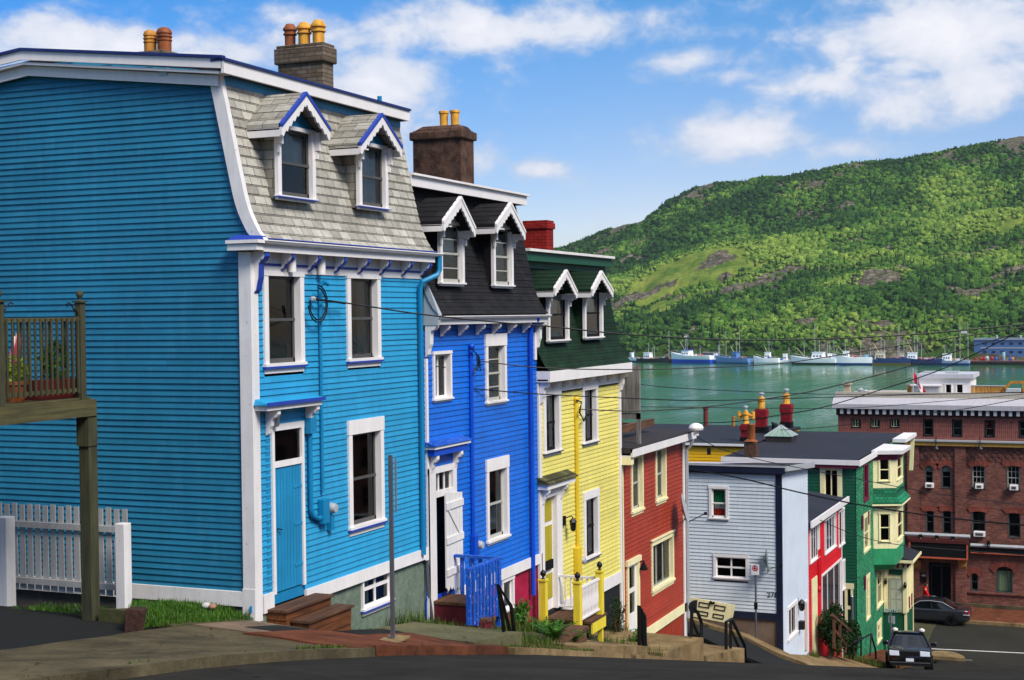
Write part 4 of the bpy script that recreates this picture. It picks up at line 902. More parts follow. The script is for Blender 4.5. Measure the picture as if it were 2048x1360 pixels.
mb = MB(); mb.hexa([(p.x+.03,W-.3,p.z+.062),(q.x+.06,W-.3,p.z+.062),(q.x+.06,W-.01,p.z+.062),(p.x+.05,W-.01,p.z+.062),(p.x+.03,W-.3,p.z+.09),(q.x+.06,W-.3,p.z+.09),(q.x+.06,W-.01,p.z+.22),(p.x+.03,W-.01,p.z+.22)]); mb.build('canopy_roof', brick('olive_canopy_shingles', '#5c5a38', '#3f3d26', '#23221a', 'x', .25, .1, .01), h3)
mb = MB(); bracket(mb, du0+.1, W-.06, p.z-.06, .35, .17, .08); bracket(mb, du1-.08, W-.06, p.z-.06, .35, .17, .08); mb.build('canopy_bracket', M['white'], h3, split=True)
p = onY(1148, 798, W); q = onY(1150, 1105, W); conduit(h3, [(p.x, W-.05, p.z), (p.x, W-.05, q.z)], .055, 'yellow_dk')
mb = MB(); mb.sphere((p.x, W-.06, p.z), .08, 8, 6); mb.build('weatherhead', M['yellow_dk'], h3, smooth=True)
mb = MB()
for k in range(2):
    P0 = onY(1152, 800, W-.1); mb.tube([P0, onY(1163, 803+2*k, W-.15), onY(1160-2*k, 825, W-.17), onY(1168, 843-3*k, W-.17), onY(1174, 825, W-.14)], .014, 5)
mb.build('service_cable', M['black'], h3, smooth=True)
meter(h3, (1150,1126), W, 'yellow_dk', .26, .75)
mb = MB(); p = onY(1138, 1048, W-.12); mb.box(p.x-.14, p.x-.08, W-.08, W-.02, p.z-.02, p.z+.2); mb.tube([(p.x-.1, W-.07, p.z+.15), (p.x-.05, W-.2, p.z+.2), (p.x, W-.22, p.z+.15)], .015, 6)
mb.lathe((p.x, W-.22, p.z-.16), [(.03,0),(.06,.03),(.075,.2),(.1,.21),(.03,.3)], 6); mb.build('lantern', M['black'], h3)
mb = MB(); mb.box(du1, b1-.1, W+.02, W+.2, 16.6, zl0+.01); mb.box(b0+.14, du1, W+.02, W+.2, 16.6, dz0-.02); mb.build('foundation', M['stucco_black'], h3)
ax, bx, w0, w1, zt_ = chpx(1095, 1047, 1108, 440, 13.6); chimney(h3, ax, bx, w0, w1, 26.6, zt_, 'chim_red', corb=.04, ch=.22)
# yellow porch
po = thing('yellow_porch', 'yellow wooden porch with white balusters at the pale yellow house', 'porch', (31.5, 11.3, 18.5))
fz = onY(1100, 1235, W-.2).z; ua, ub = onY(1153, 1240, 10.9).x, onY(1200, 1225, 11.0).x
P1 = onY(1156, 1254, 10.95); P2 = onY(1200, 1227, 10.95); fz = (P1.z+P2.z)/2; e = P2.x+.1
mb = MB(); k = 0
for j in range(8): mb.box(b0+.15, e+.1, 10.85+.14*j, 10.85+.14*j+.13, fz-.05, fz)
mb.build('deck', M['wood_dk'], po)
mb = MB(); mb.box(b0+.3, e+.05, 10.86, 10.9, fz-.3, fz-.052); mb.box(e+.0, e+.06, 10.9, W-.05, fz-.3, fz-.053); mb.box(e-.06, e+.04, 10.92, 11.02, fz-1.4, fz-.3); mb.build('apron', M['yellow_tr'], po, split=True)
pt = []
hp = .95
for (x, y) in ((P1.x, 10.95), (P2.x, 10.95), (P1.x, 11.75)):
    mb = MB(); mb.box(x-.075, x+.075, y-.075, y+.075, fz, fz+hp); mb.box(x-.095, x+.095, y-.095, y+.095, fz+hp, fz+hp+.04); pst = mb.build('post', M['yellow_tr'], po)
    mb = MB(); mb.lathe((x, y, fz+hp+.04), [(.05,0),(.025,.03),(.03,.05),(.06,.09),(.065,.13),(.04,.18),(.01,.2)], 10); mb.build('finial', M['black'], pst, smooth=True)
mb = MB(); mb.box(P1.x+.08, P2.x-.08, 10.92, 10.98, fz+.78, fz+.83); mb.box(P1.x+.08, P2.x-.08, 10.925, 10.975, fz+.1, fz+.14)
mb.box(P2.x-.03, P2.x+.03, 11.03, W-.05, fz+.78, fz+.83); mb.box(P2.x-.03, P2.x+.03, 11.03, W-.05, fz+.1, fz+.14); mb.build('rail', M['white'], po, split=True)
for k in range(13):
    x = P1.x+.16+(P2.x-P1.x-.32)*k/12; mb = MB(); mb.lathe((x, 10.95, fz+.14), [(.022,0),(.016,.1),(.03,.25),(.02,.4),(.016,.5),(.022,.64)], 6); mb.build('baluster', M['white'], po, smooth=True)
for k in range(6):
    y = 11.12+k*.13; mb = MB(); mb.lathe((P2.x, y, fz+.14), [(.022,0),(.016,.1),(.03,.25),(.02,.4),(.016,.5),(.022,.64)], 6); mb.build('baluster', M['white'], po, smooth=True)
sa, sb_q = onY(1098, 1268, 10.55).x, onY(1156, 1272, 10.55).x; sz_ = onY(1128, 1266, 10.55).z; mb = MB(); mb.box(sa, sb_q, 10.3, 10.82, sz_-.06, sz_); mb.box(sa+.05, sb_q-.05, 10.34, 10.8, sz_-.7, sz_-.061); tag(mb.build('wooden_step', M['wood_dk']), 'dark wooden step below the yellow porch', 'step')
# ================================================================ HOUSE 4 (red shingle)
h4 = thing('row_house', 'brick red shingled row house with flat dark roof and cream window trim', 'house', (35.5, 12, 17.6), 'colourful row houses')
c0, c1 = 35.46, 41.2; zT4 = 22.3
w4 = F(W)
for tl, br_ in (((1260,908),(1285,1024)), ((1309,893),(1331,1003))): winpx(h4, w4, tl, br_, cas=.1, head=.14, sill=.14, Mc='cream', Ms='sash_gr', style='double', cap=True, curt='curtain_w', cr=(.02,.98,.45,1))
winpx(h4, w4, (1301,1083), (1346,1166), cas=.1, head=.14, sill=.16, Mc='cream', Ms='sash_gr', style='lights3', cap=True, curt=[('curtain_w',(.0,.3,.5,1)),('curtain_g',(.62,.75,0,1)),('curtain_w',(.35,.6,0,.95))])
a = onY(1251, 1122, W); b = onY(1277, 1250, W); du0, du1, dz1, dz0 = a.x, b.x, a.z, b.z-.1
w4.holes.append((du0+.02, du1-.02, dz0, dz1-.02)); mb = MB(); Bx = w4.box
Bx(mb, du0, du0+.12, -.08, .06, dz0, dz1-.15); Bx(mb, du1-.12, du1, -.08, .06, dz0, dz1-.15); Bx(mb, du0-.06, du1+.06, -.05, .09, dz1-.15, dz1); door = mb.build('door', M['cream'], h4)
l0, l1 = du0+.12, du1-.12; mb = MB(); hh = dz1-.15-dz0
for (x0, x1, f0, f1) in ((l0,l0+.12,0,1),(l1-.12,l1,0,1),(l0+.12,l1-.12,0,.28),(l0+.12,l1-.12,.58,.64),(l0+.12,l1-.12,.95,1)): Bx(mb, x0, x1, -.06, -.01, dz0+hh*f0, dz0+hh*f1)
mb.build('door_leaf', M['white'], door)
mb = MB(); mb.quad(w4.P(l0+.1,-.04,dz0+hh*.26), w4.P(l1-.1,-.04,dz0+hh*.26), w4.P(l1-.1,-.04,dz1-.15), w4.P(l0+.1,-.04,dz1-.15)); mb.build('pane', M['glass'], door)
mb = MB(); mb.quad(w4.P(l0,-.12,dz0), w4.P(l1,-.12,dz0), w4.P(l1,-.12,dz1-.1), w4.P(l0,-.12,dz1-.1)); mb.build('room', M['interior'], door)
lz4 = onY(1328, 1242, W).z; zl1 = lz4+.14; zl0 = zl1-.26
mb = MB(); clap(mb, w4, lambda z: (c0, c1), zl1, zT4, .115, .022); clap(mb, w4, lambda z: (c0, du0), 16.9, zl1, .115, .022)
mb.build('front_wall', M['redsh'], h4)
mb = MB(); mb.box(c0-.04, c0+.1, W-.05, W-.025, 16.7, 22.1); mb.box(du1+.02, c1, W-.06, W-.0, zl0, zl1); mb.box(c0, du0, W-.045, W-.024, 17.0, 17.2); mb.build('trim_board', M['cream'], h4, split=True)
mb = MB(); mb.box(c1-.16, c1+.03, W-.06, W-.024, 16.2, 22.25); mb.box(c1+.0, c1+.06, W-.06, W+.15, 16.2, 22.25); mb.build('corner_board', M['white'], h4, split=True)
conduit(h4, [(c1-.02, W-.33, 22.32), (c1-.02, W-.25, 22.1), (c1+.0, W-.12, 21.95), (c1+.02, W-.12, 17.0)], .045, 'metal_lt', 'downspout')
mb = MB(); mb.box(c0-.05, c1+.2, W-.36, W-.3, 22.3, 22.52); mb.box(c0-.05, c1+.15, W-.3, W+.0, 22.3, 22.34); mb.box(c1+.14, c1+.2, W-.3, 20, 22.3, 22.52); mb.build('eaves_board', M['white_old'], h4)
mb = MB(); mb.box(c0-.05, c0+.2, W-.3, W-.02, 22.1, 22.3); mb.build('eaves_block', M['cream'], h4)
mb = MB(); mb.hexa([(c0-.05,W-.32,22.4),(c1+.15,W-.32,22.4),(c1+.15,20,22.4),(c0-.05,20,22.4),(c0-.05,W-.37,22.53),(c1+.21,W-.37,22.53),(c1+.21,20,22.8),(c0-.05,20,22.8)]); mb.build('roof', M['tar_br'], h4)
mb = MB(); mb.quad((c1, W, 14.5), (c1, 20, 14.5), (c1, 20, 22.4), (c1, W, 22.4)); mb.quad((c0, 20, 14.5), (c1, 20, 14.5), (c1, 20, 22.4), (c0, 20, 22.4)); mb.build('rear_wall', M['redsh'], h4)
mb = MB()
n = 30
for k in range(n):
    x0_, x1_ = du1+.02+(c1-du1-.05)*k/n, du1+.02+(c1-du1-.05)*(k+1)/n-.02; mb.box(x0_, x1_, W+.0, W+.03, 15.6, zl0)
mb.box(du1, c1, W+.03, W+.1, 15.6, zl0); mb.build('vertical_siding', M['redsh'], h4)
mb = MB(); p = onY(1283, 1132, W-.1); mb.tube([(p.x-.05, W, p.z+.12), (p.x, W-.14, p.z+.14)], .02, 6); mb.lathe((p.x, W-.16, p.z-.1), [(.11,0),(.09,.08),(.03,.2),(.02,.25)], 10); mb.build('wall_lamp', M['blackmat'], h4, smooth=True)
p = onZ(1392, 850, 22.75); mb = MB(); mb.lathe((p.x, p.y, 22.45), [(.08,0),(.08,.14),(.2,.16),(.22,.22),(.18,.3),(.08,.35),(.02,.36)], 14); mb.build('roof_vent', M['white'], h4, smooth=True)
# roof terrace behind the yellow house
tz1, tz0 = onX(1260, 732, 36.6).z, onX(1260, 826, 36.6).z; yr = onX(1279, 780, 36.6).y
tf = thing('terrace_fence', 'grey weathered plank fence of a roof terrace behind the yellow house', 'fence', (36.6, yr+1, tz0)); n = 20
mb = MB()
for k in range(n): mb.box(36.58, 36.6, yr+.115*k, yr+.115*k+.108, tz0+.02*random.random(), tz1-.03*random.random())
mb.build('planks', M['wood_gr'], tf); mb = MB(); mb.box(36.6, 36.68, yr, yr+2.3, tz0-.16, tz0-.0); mb.box(36.6, 36.66, yr-.02, yr+2.3, tz1, tz1+.04); mb.box(36.6, 36.7, yr, yr+.1, 22.4, tz1); mb.build('terrace_beam', M['wood_gr'], tf)
dkf = thing('deck_frame', 'dark timber deck frame lying on the flat roof of the red shingled house', 'timber frame', (37.5, 12.9, 22.6)); mb = MB()
for (a_, b_) in (((36.0,12.6,22.85),(40.2,12.6,22.85)), ((36.0,14.2,22.95),(40.0,14.2,22.95)), ((36.2,12.5,22.8),(36.2,15.2,22.95)), ((38.8,12.5,22.8),(38.8,15.2,22.95))): mb.beam(a_, b_, .1, .2)
mb.box(36.1, 36.2, 12.55, 12.65, 22.4, 23.3); mb.build('frame', M['wood_dk'], dkf)
# ================================================================ pale grey-blue house across the lane
gr = thing('clapboard_house', 'pale grey-blue clapboard house with dark navy corner trim and flat dark roof', 'house', (49.7, 11, 14.5))
GU, GW, g1 = 49.7, 11.0, 54.35; sG, fG = S(GU), F(GW)
topz = onX(1560, 938, GU).z; WL = 19.5
winpx(gr, sG, (1418,971), (1458,1042), cas=.1, head=.1, sill=.1, Ms='white', style='double', curt=[('curtain_g',(.0,1,.5,1)),('curtain_w',(.0,1,.3,.5)),('curtain_r',(.0,1,.0,.3))], depth=.05)
winpx(gr, sG, (1427,1107), (1498,1163), cas=.1, head=.1, sill=.1, Ms='white', style='cross', depth=.05)
lowS = onX(1500, 1238, GU).z; basez = 13.2
mb = MB(); clap(mb, sG, lambda z: (GW+.1, WL), lowS+.25, topz-.2, .125, .02); mb.build('side_wall', M['grayblue'], gr)
winpx(gr, fG, (1574,1215), (1594,1268), cas=.12, head=.12, sill=.14, Ms='white', style='slider', depth=.05)
a, b = onY(1606, 1205, GW), onY(1614, 1284, GW); fG.holes.append((a.x, b.x, b.z-.3, a.z))
mb = MB(); clap(mb, fG, lambda z: (GU+.1, g1), 13.2, topz-.38, .125, .012); mb.quad((GU+.1,GW,topz-.38),(g1,GW,topz-.38),(GU+.1,GW,topz)); mb.build('front_wall', paint('white_blue_siding', '#ccd5de', .5, .05, 1), gr)
mb = MB(); fG.box(mb, a.x+.08, b.x-.08, -.1, -.05, b.z-.3, a.z-.1); dd = mb.build('door', wood('orange_door_wood', '#a0653a', '#6b3f20', .6, 'z'), gr)
mb = MB(); fG.box(mb, a.x, a.x+.08, -.05, .04, b.z-.3, a.z); fG.box(mb, b.x-.08, b.x, -.05, .04, b.z-.3, a.z); fG.box(mb, a.x+.08, b.x-.08, -.05, .04, a.z-.1, a.z); mb.build('door_frame', M['white'], dd)
mb = MB(); mb.box(GU-.04, GU+.1, GW-.04, GW+.16, 13.4, topz); mb.build('corner_board', M['navydk'], gr)
mb = MB(); mb.box(GU-.035, GU-.005, GW+.162, WL, lowS, lowS+.26); mb.build('skirt_board', M['navydk'], gr)
mb = MB(); mb.box(GU+.02, GU+.3, GW+.1, WL, basez, lowS); mb.build('foundation', ground_mat('brown_parged_foundation', '#7a6656', '#5a4a3d', 1, 8, .9, .6), gr)
mb = MB(); mb.box(GU-.16, GU-.1, GW-.2, WL+.1, topz-.16, topz+.1); mb.box(GU-.1, GU+.0, GW-.1, WL, topz-.2, topz-.001); mb.build('roof_fascia', M['navydk'], gr)
mb = MB(); mb.hexa([(GU-.17,GW-.26,topz-.06),(g1+.1,GW-.26,topz-.42),(g1+.1,GW-.2,topz-.42),(GU-.17,GW-.2,topz-.06),(GU-.17,GW-.26,topz+.12),(g1+.1,GW-.26,topz-.22),(g1+.1,GW-.2,topz-.22),(GU-.17,GW-.2,topz+.12)]); mb.box(GU-.18, GU-.161, GW-.2, WL, topz+.06, topz+.12); mb.build('roof_edging', M['metal_lt'], gr)
mb = MB(); mb.hexa([(GU-.1,GW-.2,topz-.05),(g1+.1,GW-.2,topz-.45),(g1+.1,WL,topz-.6),(GU-.1,WL,topz-.05),(GU-.1,GW-.2,topz+.09),(g1+.1,GW-.2,topz-.26),(g1+.1,WL,topz-.46),(GU-.1,WL,topz+.09)]); mb.build('roof', M['tar_br'], gr)
mb = MB(); zr_ = lambda x, y: topz+.09-(.35+.2*(y-GW+.2)/(WL-GW+.2))*(x-GU+.1)/(g1-GU+.2); mb.hexa([(x, y, zr_(x, y)+dz+.006) for dz in (.002, .012) for x, y in ((GU+1.2,13.6),(g1-.1,13.0),(g1-.1,WL-.1),(GU+1.0,WL-.1))]); mb.build('roof_coating', M['roofcoat'], gr)
mb = MB(); mb.quad((g1,GW,12),(g1,WL,12),(g1,WL,topz-.5),(g1,GW,topz-.36)); mb.quad((GU,WL,12),(g1,WL,12),(g1,WL,topz-.5),(GU,WL,topz-.05)); mb.build('rear_wall', M['grayblue'], gr)
def text(s, size, mat, parent, loc, rot, name='lettering', ext=.004, align='CENTER'):
    cu = bpy.data.curves.new(name, 'FONT'); cu.body = s; cu.size = size; cu.extrude = ext; cu.align_x = align; cu.align_y = 'CENTER'; cu.materials.append(mat)
    o = bpy.data.objects.new(name, cu); COL.objects.link(o); loc = Vector(loc)
    bpy.context.view_layer.update(); me = bpy.data.meshes.new_from_object(o); bpy.data.objects.remove(o); bpy.data.curves.remove(cu)
    me.name = name; o = bpy.data.objects.new(name, me); COL.objects.link(o)
    if parent: o.parent = parent; o.location = loc-ORG[parent.name]
    else: o.location = loc
    o.rotation_euler = rot; ORG[o.name] = loc; return o
RX = (R(90), 0, R(-90))      # faces -X (towards the top of the hill)
p = onX(1545, 1190, GU-.03); text('278', .26, M['blackmat'], gr, (GU-.03, p.y, p.z), RX, 'house_number')
mb = MB(); p = onY(1603, 1208, GW-.15); mb.box(p.x-.1, p.x-.04, GW-.06, GW-.0, p.z-.05, p.z+.2); mb.lathe((p.x, GW-.16, p.z-.25), [(.05,0),(.1,.05),(.12,.28),(.15,.3),(.03,.42)], 6); mb.build('lantern', M['black'], gr)
mb = MB(); p = onY(1603, 1250, GW-.1); mb.box(p.x-.12, p.x+.12, GW-.2, GW-.02, p.z-.15, p.z+.15); mb.build('mail_box', M['black'], gr)
def dish(name, label, c, r, facing, arm_to, mat):
    t = thing(name, label, 'satellite dish', arm_to); f = Vector(facing).normalized(); c = Vector(c)
    a = f.cross(Vector((0,0,1))).normalized(); b = a.cross(f); secs = []
    for k in range(6):
        rr = r*k/5+.001; off = -.22*r*(1-(k/5)**2); secs.append([c+f*off+a*math.cos(q)*rr+b*math.sin(q)*rr*1.08 for q in [2*math.pi*j/16 for j in range(16)]])
    mb = MB(); mb.loft(secs); mb.build('reflector', mat, t, smooth=True)
    mb = MB(); mb.tube([Vector(arm_to), Vector(arm_to).lerp(c, .5)-Vector((0,0,.1)), c-f*.1], .025, 6); mb.tube([c-b*r*.9, c-b*r*.6+f*r*1.2], .014, 5); mb.box(*(lambda q: (q.x-.04,q.x+.04,q.y-.04,q.y+.04,q.z-.04,q.z+.04))(c-b*r*.6+f*r*1.25)); mb.build('arm', M['black'], t)
    return t
c = onX(1535, 1120, GU-.35); dish('satellite_dish', 'green-grey satellite dish seen edge-on on the pale grey-blue house wall', c, .36, (.18,-1,.1), (GU-.03, c.y+.05, c.z-.45), plain('dish_green', '#6f827b', .6))
c = onY(1371, 1018, 11.6); dish('satellite_dish', 'grey satellite dish bracketed to the corner of the red shingled house', c, .42, (.2,-1,.25), (41.2, 11.95, c.z-.45), M['metal_lt'])
# leaning panelled door on the lane
dr = thing('old_door', 'cream panelled door lying on its side against the black railing', 'door', (39.6, 11.1, 16.2))
DX = 41.7; c00 = onX(1376,1193,DX); c10 = onX(1471,1210,DX); c11 = onX(1463,1247,DX); c01 = onX(1373,1230,DX)
def dq(s, t, d): p = c01.lerp(c11, s).lerp(c00.lerp(c10, s), t); return (p.x-d, p.y, p.z)
mb = MB(); mb.hexa([dq(0,0,0),dq(1,0,0),dq(1,0,.04),dq(0,0,.04),dq(0,1,0),dq(1,1,0),dq(1,1,.04),dq(0,1,.04)]); mb.build('door_slab', M['cream'], dr)
for (s0, s1, t0, t1) in ((.25,.48,.14,.38),(.25,.48,.58,.85),(.58,.82,.14,.38),(.58,.82,.58,.85)):
    mb = MB(); e = .02
    for (a0_, a1_, b0_, b1_) in ((s0,s1,t0,t0+.05),(s0,s1,t1-.05,t1),(s0,s0+e,t0+.05,t1-.05),(s1-e,s1,t0+.05,t1-.05)):
        mb.hexa([dq(a0_,b0_,.041),dq(a1_,b0_,.041),dq(a1_,b0_,.055),dq(a0_,b0_,.055),dq(a0_,b1_,.041),dq(a1_,b1_,.041),dq(a1_,b1_,.055),dq(a0_,b1_,.055)])
    mb.build('panel_moulding', M['blackmat'], dr)
mb = MB(); q = dq(.5,.93,.07); mb.sphere(q, .05, 8, 6); q = dq(.56,.93,.07); mb.sphere(q, .04, 8, 6); mb.build('door_knob', M['blackmat'], dr)
# ================================================================ small bright red house
rh = thing('red_house', 'small bright red house with white framed windows beside the tall green house', 'house', (54.6, 11.2, 12.5))
RW, r0, r1 = 11.2, 54.55, 62.3; wr = F(RW); rt = onY(1686, 1002, RW).z; rt0 = onY(1620, 1040, RW).z; rtz = (rt+rt0)/2
for tl, br_, st, cu in (((1618,1056),(1638,1115),'lights4','curtain_b'), ((1648,1040),(1671,1094),'lights4','curtain_b'), ((1676,1022),(1688,1088),'slider','curtain_b'),
                        ((1642,1150),(1683,1222),'lights3','curtain_w'), ((1683,1122),(1689,1178),'one','curtain_w')):
    winpx(rh, wr, tl, br_, cas=.09, head=.08, sill=.08, Ms='white', style=st, curt=cu, cr=(.05,.95,.02,.98), depth=.05)
mb = MB(); clap(mb, wr, lambda z: (r0, r1), 11.0, rtz, .13, .015); mb.build('front_wall', M['red'], rh)
mb = MB(); mb.box(r0-.1, r1+.1, RW-.35, RW-.28, rtz-.05, rtz+.2); mb.box(r1-.05, r1+.06, RW-.04, RW-.02, 10.8, rtz-.05); mb.build('trim_board', M['white'], rh, split=True)
mb = MB(); mb.hexa([(r0-.1,RW-.28,rtz),(r1+.1,RW-.28,rtz),(r1+.1,19,rtz),(r0-.1,19,rtz),(r0-.1,RW-.28,rtz+.12),(r1+.1,RW-.28,rtz+.12),(r1+.1,19,rtz+1.3),(r0-.1,19,rtz+1.3)]); mb.build('roof', M['tar'], rh)
mb = MB(); mb.quad((r1,RW,10),(r1,19,10),(r1,19,rtz+1.1),(r1,RW,rtz)); mb.quad((r0,19,10),(r1,19,10),(r1,19,rtz+1.1),(r0,19,rtz+1.1)); mb.build('rear_wall', M['red'], rh)
a, b = onY(1618, 1170, RW), onY(1628, 1290, RW)
mb = MB(); wr.box(mb, a.x+.3, a.x+1.3, .03, .07, 11.7, a.z+.15); mb.build('door', M['cream'], rh)
mb = MB(); 
for k, x in enumerate((a.x+1.6, a.x+1.9)): mb.tube([(x, RW-.07, a.z-.2-.3*k), (x, RW-.07, a.z+1.1)], .035, 6)
p = onY(1634, 1178, RW); mb.lathe((p.x, RW-.1, p.z), [(.1,-.06),(.13,0),(.13,.03),(.06,.06)], 10, 'y'); mb.build('meter_pipes', M['red'], rh)
# ================================================================ tall green house
gh = thing('green_house', 'tall dark green house with stacked cream bay windows and flat black roof', 'house', (67.9, 11.5, 10))
XW = 11.5; x0, x1 = onY(1712, 1000, XW).x, onY(1808, 1000, XW).x; gz = 26-(26-19.4)*XW/11.0; gz = onY(1712, 925, XW).z; WB = 17.8
wg, sg = F(XW), S(x0)
winpx(gh, sg, (1640,928), (1685,1010), cas=.22, head=.25, sill=.2, Mc='cream', Ms='cream', style='slider', depth=.06)
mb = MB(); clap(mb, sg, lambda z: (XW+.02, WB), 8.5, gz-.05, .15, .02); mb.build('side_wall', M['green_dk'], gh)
MGm = paint('maroon_trim', '#6d1838', .5, .1); M['maroon'] = MGm
for tl, br_, mc, ms in (((1726,925),(1736,1000),'maroon','maroon'), ((1726,1030),(1739,1098),'cream','cream'), ((1731,1152),(1739,1236),'cream','cream'), ((1752,1130),(1765,1207),'cream','cream'), ((1753,1245),(1762,1280),'cream','cream')):
    winpx(gh, wg, tl, br_, cas=.2, head=.2, sill=.15, Mc=mc, Ms=ms, style='double', depth=.05)
def ins(tl, px, py): return onY(px, py, XW-.1)
mb = MB()
for (px, py) in ((1726,1046),(1738,1036),(1731,1166)): p = onY(px, py, XW-.08); mb.box(p.x-.14, p.x+.14, XW-.09, XW-.06, p.z-.3, p.z+.35)
mb.build('shutter_block', MGm, gh, split=True)
mb = MB(); clap(mb, wg, lambda z: (x0, x1), 7.2, gz-.02, .16, .022)
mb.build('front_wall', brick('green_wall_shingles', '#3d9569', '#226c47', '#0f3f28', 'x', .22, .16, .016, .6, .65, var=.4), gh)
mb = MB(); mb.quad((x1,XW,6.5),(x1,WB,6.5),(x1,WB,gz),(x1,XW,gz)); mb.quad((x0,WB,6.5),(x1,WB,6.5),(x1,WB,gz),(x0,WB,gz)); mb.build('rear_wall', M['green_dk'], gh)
mb = MB(); mb.box(x0-.25, x1+.1, XW-.0, WB, gz, gz+.1); mb.build('roof', M['tar'], gh)
mb = MB(); mb.box(x0-.3, x0-.24, XW-.2, WB, gz-.1, gz+.13); mb.box(x0-.3, onY(1745,900,XW).x, XW-.25, XW-.2, gz-.14, gz+.13); mb.box(onY(1785,875,XW).x, x1+.1, XW-.7, XW-.0, gz-.05, gz+.14); mb.build('roof_fascia', M['white'], gh, split=True)
mb = MB(); mb.box(x0-.24, x0-.2, XW-.15, WB, gz-.25, gz-.1); mb.build('fascia_band', MGm, gh)
# bay windows
bu0, bu1 = onY(1746, 1000, XW).x, onY(1746, 1000, XW).x+3.3; pj = 1.05
def bay(zb, zt, name='bay_window'):
    P = [(bu0, XW), (bu0+.45, XW-pj), (bu1-.45, XW-pj), (bu1, XW)]
    mb = MB(); faces = list(zip(P, P[1:]))
    b_ = MB(); b_.prism([(x, y, zb-.0) for x, y in P], (0, 0, .35)); b_.prism([(x, y, zt-.3) for x, y in P], (0, 0, .3)); base = b_.build(name, M['cream'], gh)
    for i, ((xa, ya), (xb, yb)) in enumerate(faces):
        L = math.hypot(xb-xa, yb-ya); tx, ty = (xb-xa)/L, (yb-ya)/L; nx, ny = ty, -tx
        w = Wall(xa, ya, tx, ty, nx, ny); c = MB(); i0_, i1_ = (.32, L-.32)
        for (s0, s1) in ((0, i0_), (i1_, L)): w.box(c, s0, s1, -.06, .0, zb+.35, zt-.3)
        c.build('bay_panel', M['cream'], base)
        window(base, w, i0_-.05, i1_+.05, zb+.3, zt-.25, cas=.06, head=.06, sill=.06, Mc='cream', Ms='cream', style='double', depth=.03, sub=True, name='casing')
    return P, base
zA0, zA1 = onX(1760, 977, bu0).z+.0, onX(1760, 905, bu0).z
P, b1_ = bay(zA0, zA1)
zB0, zB1 = onX(1760, 1098, bu0).z, onX(1760, 1016, bu0).z
P, b2_ = bay(zB0, zB1)
def ring(P, e, z): cx = sum(p[0] for p in P)/4; return [(cx+(x-cx)*(1+e*.55), XW+(y-XW)*(1+e), z) for x, y in P]
gsh = M['green']
mb = MB(); mb.loft([ring(P, .02, zA0-.02), ring(P, .08, zA0-.4), ring(P, .3, zB1+.3), ring(P, .3, zB1+.2)]); mb.build('bay_skirt_roof', brick('bay_roof_shingles', '#1d7a55', '#15603f', '#0d3b28', 'y', .2, .15, .01, .5), b1_)
mb = MB(); mb.loft([ring(P, .33, zB1+.12), ring(P, .33, zB1+.2)]); mb.build('bay_cornice', M['cream'], b2_)
mb = MB(); mb.loft([ring(P, .02, zB1), ring(P, .05, zB1+.12)]); mb.build('bay_band', MGm, b2_)
mb = MB(); mb.loft([ring(P, .0, zB0-.8), ring(P, .02, zB0)]); mb.loft([ring(P, -.3, zB0-1.1), ring(P, 0, zB0-.8)]); mb.build('bay_base', gsh, b2_)
mb = MB(); mb.loft([ring(P, .0, zA1), ring(P, .04, gz-.35)]); mb.build('bay_head', gsh, b1_)
mb = MB(); mb.loft([ring(P, .06, gz-.35), ring(P, .1, gz-.05)]); mb.build('bay_frieze', MGm, b1_)
mb = MB(); mb.loft([ring(P, .35, gz-.05), ring(P, .38, gz+.14)]); mb.build('bay_roof_edge', M['white'], b1_)
# right edge pilaster pipe
mb = MB(); p = onY(1808, 870, XW-.5); mb.hexa([(x1-.1,XW-.5,17.0),(x1+.1,XW-.5,17.0),(x1+.1,XW-.3,17.0),(x1-.1,XW-.3,17.0),(x1-.1,XW-.6,gz-.05),(x1+.1,XW-.6,gz-.05),(x1+.1,XW-.4,gz-.05),(x1-.1,XW-.4,gz-.05)]); mb.build('corner_trim', M['cream'], gh)
# entrance porch jutting out at the far end
PX0 = onY(1769, 1150, XW-.1).x; ye = onX(1813, 1160, PX0).y; PX1 = onY(1827, 1160, ye).x
pz0, pz1 = onX(1790, 1225, PX0).z, onX(1790, 1122, PX0).z
en = MB(); en.box(PX0+.02, PX1, ye, XW-.02, pz0, pz1); e_ = en.build('entrance_porch', M['cream'], gh)
sP = S(PX0)
def PX(px, py): p = onX(px, py, PX0); return p.y, p.z
y1_, z1_ = PX(1778, 1156); y0_, z0_ = PX(1806, 1224)
mb = MB(); sP.box(mb, y0_, y1_, .0, .03, z0_, z1_); dl = mb.build('door', paint('sage_door', '#a3a892', .5, .06), e_)
mb = MB()
for i in range(2):
    for j in range(3): w_ = (y1_-y0_); h_ = z1_-z0_; sP.box(mb, y0_+w_*(.12+.42*i), y0_+w_*(.46+.42*i), .03, .04, z0_+h_*(.07+.31*j), z0_+h_*(.33+.31*j))
mb.build('door_panel', paint('sage_panel', '#b2b7a2', .5, .05), dl, split=True)
ya, za = PX(1778, 1138); yb, zb_ = PX(1805, 1150)
mb = MB(); sP.box(mb, yb, ya, .0, .03, zb_, za); mb.build('transom', M['green_dk'], e_)
mb = MB()
for px in (1772, 1810): y, _ = PX(px, 1180); sP.box(mb, y-.1, y+.1, .0, .06, pz0, pz1-.25)
mb.build('pilaster', M['cream'], e_, split=True)
mb = MB()
for k in range(3): mb.box(PX0+.3+.9*k, PX0+.38+.9*k, ye-.05, ye, pz0, pz1-.3)
mb.build('side_pilaster', M['cream'], e_, split=True)
mb = MB()
for k in range(2): mb.box(PX0+.6+.9*k, PX0+1.0+.9*k, ye-.04, ye-.01, pz0+.1, pz0+.7)
mb.build('side_panel', MGm, e_, split=True)
mb = MB()
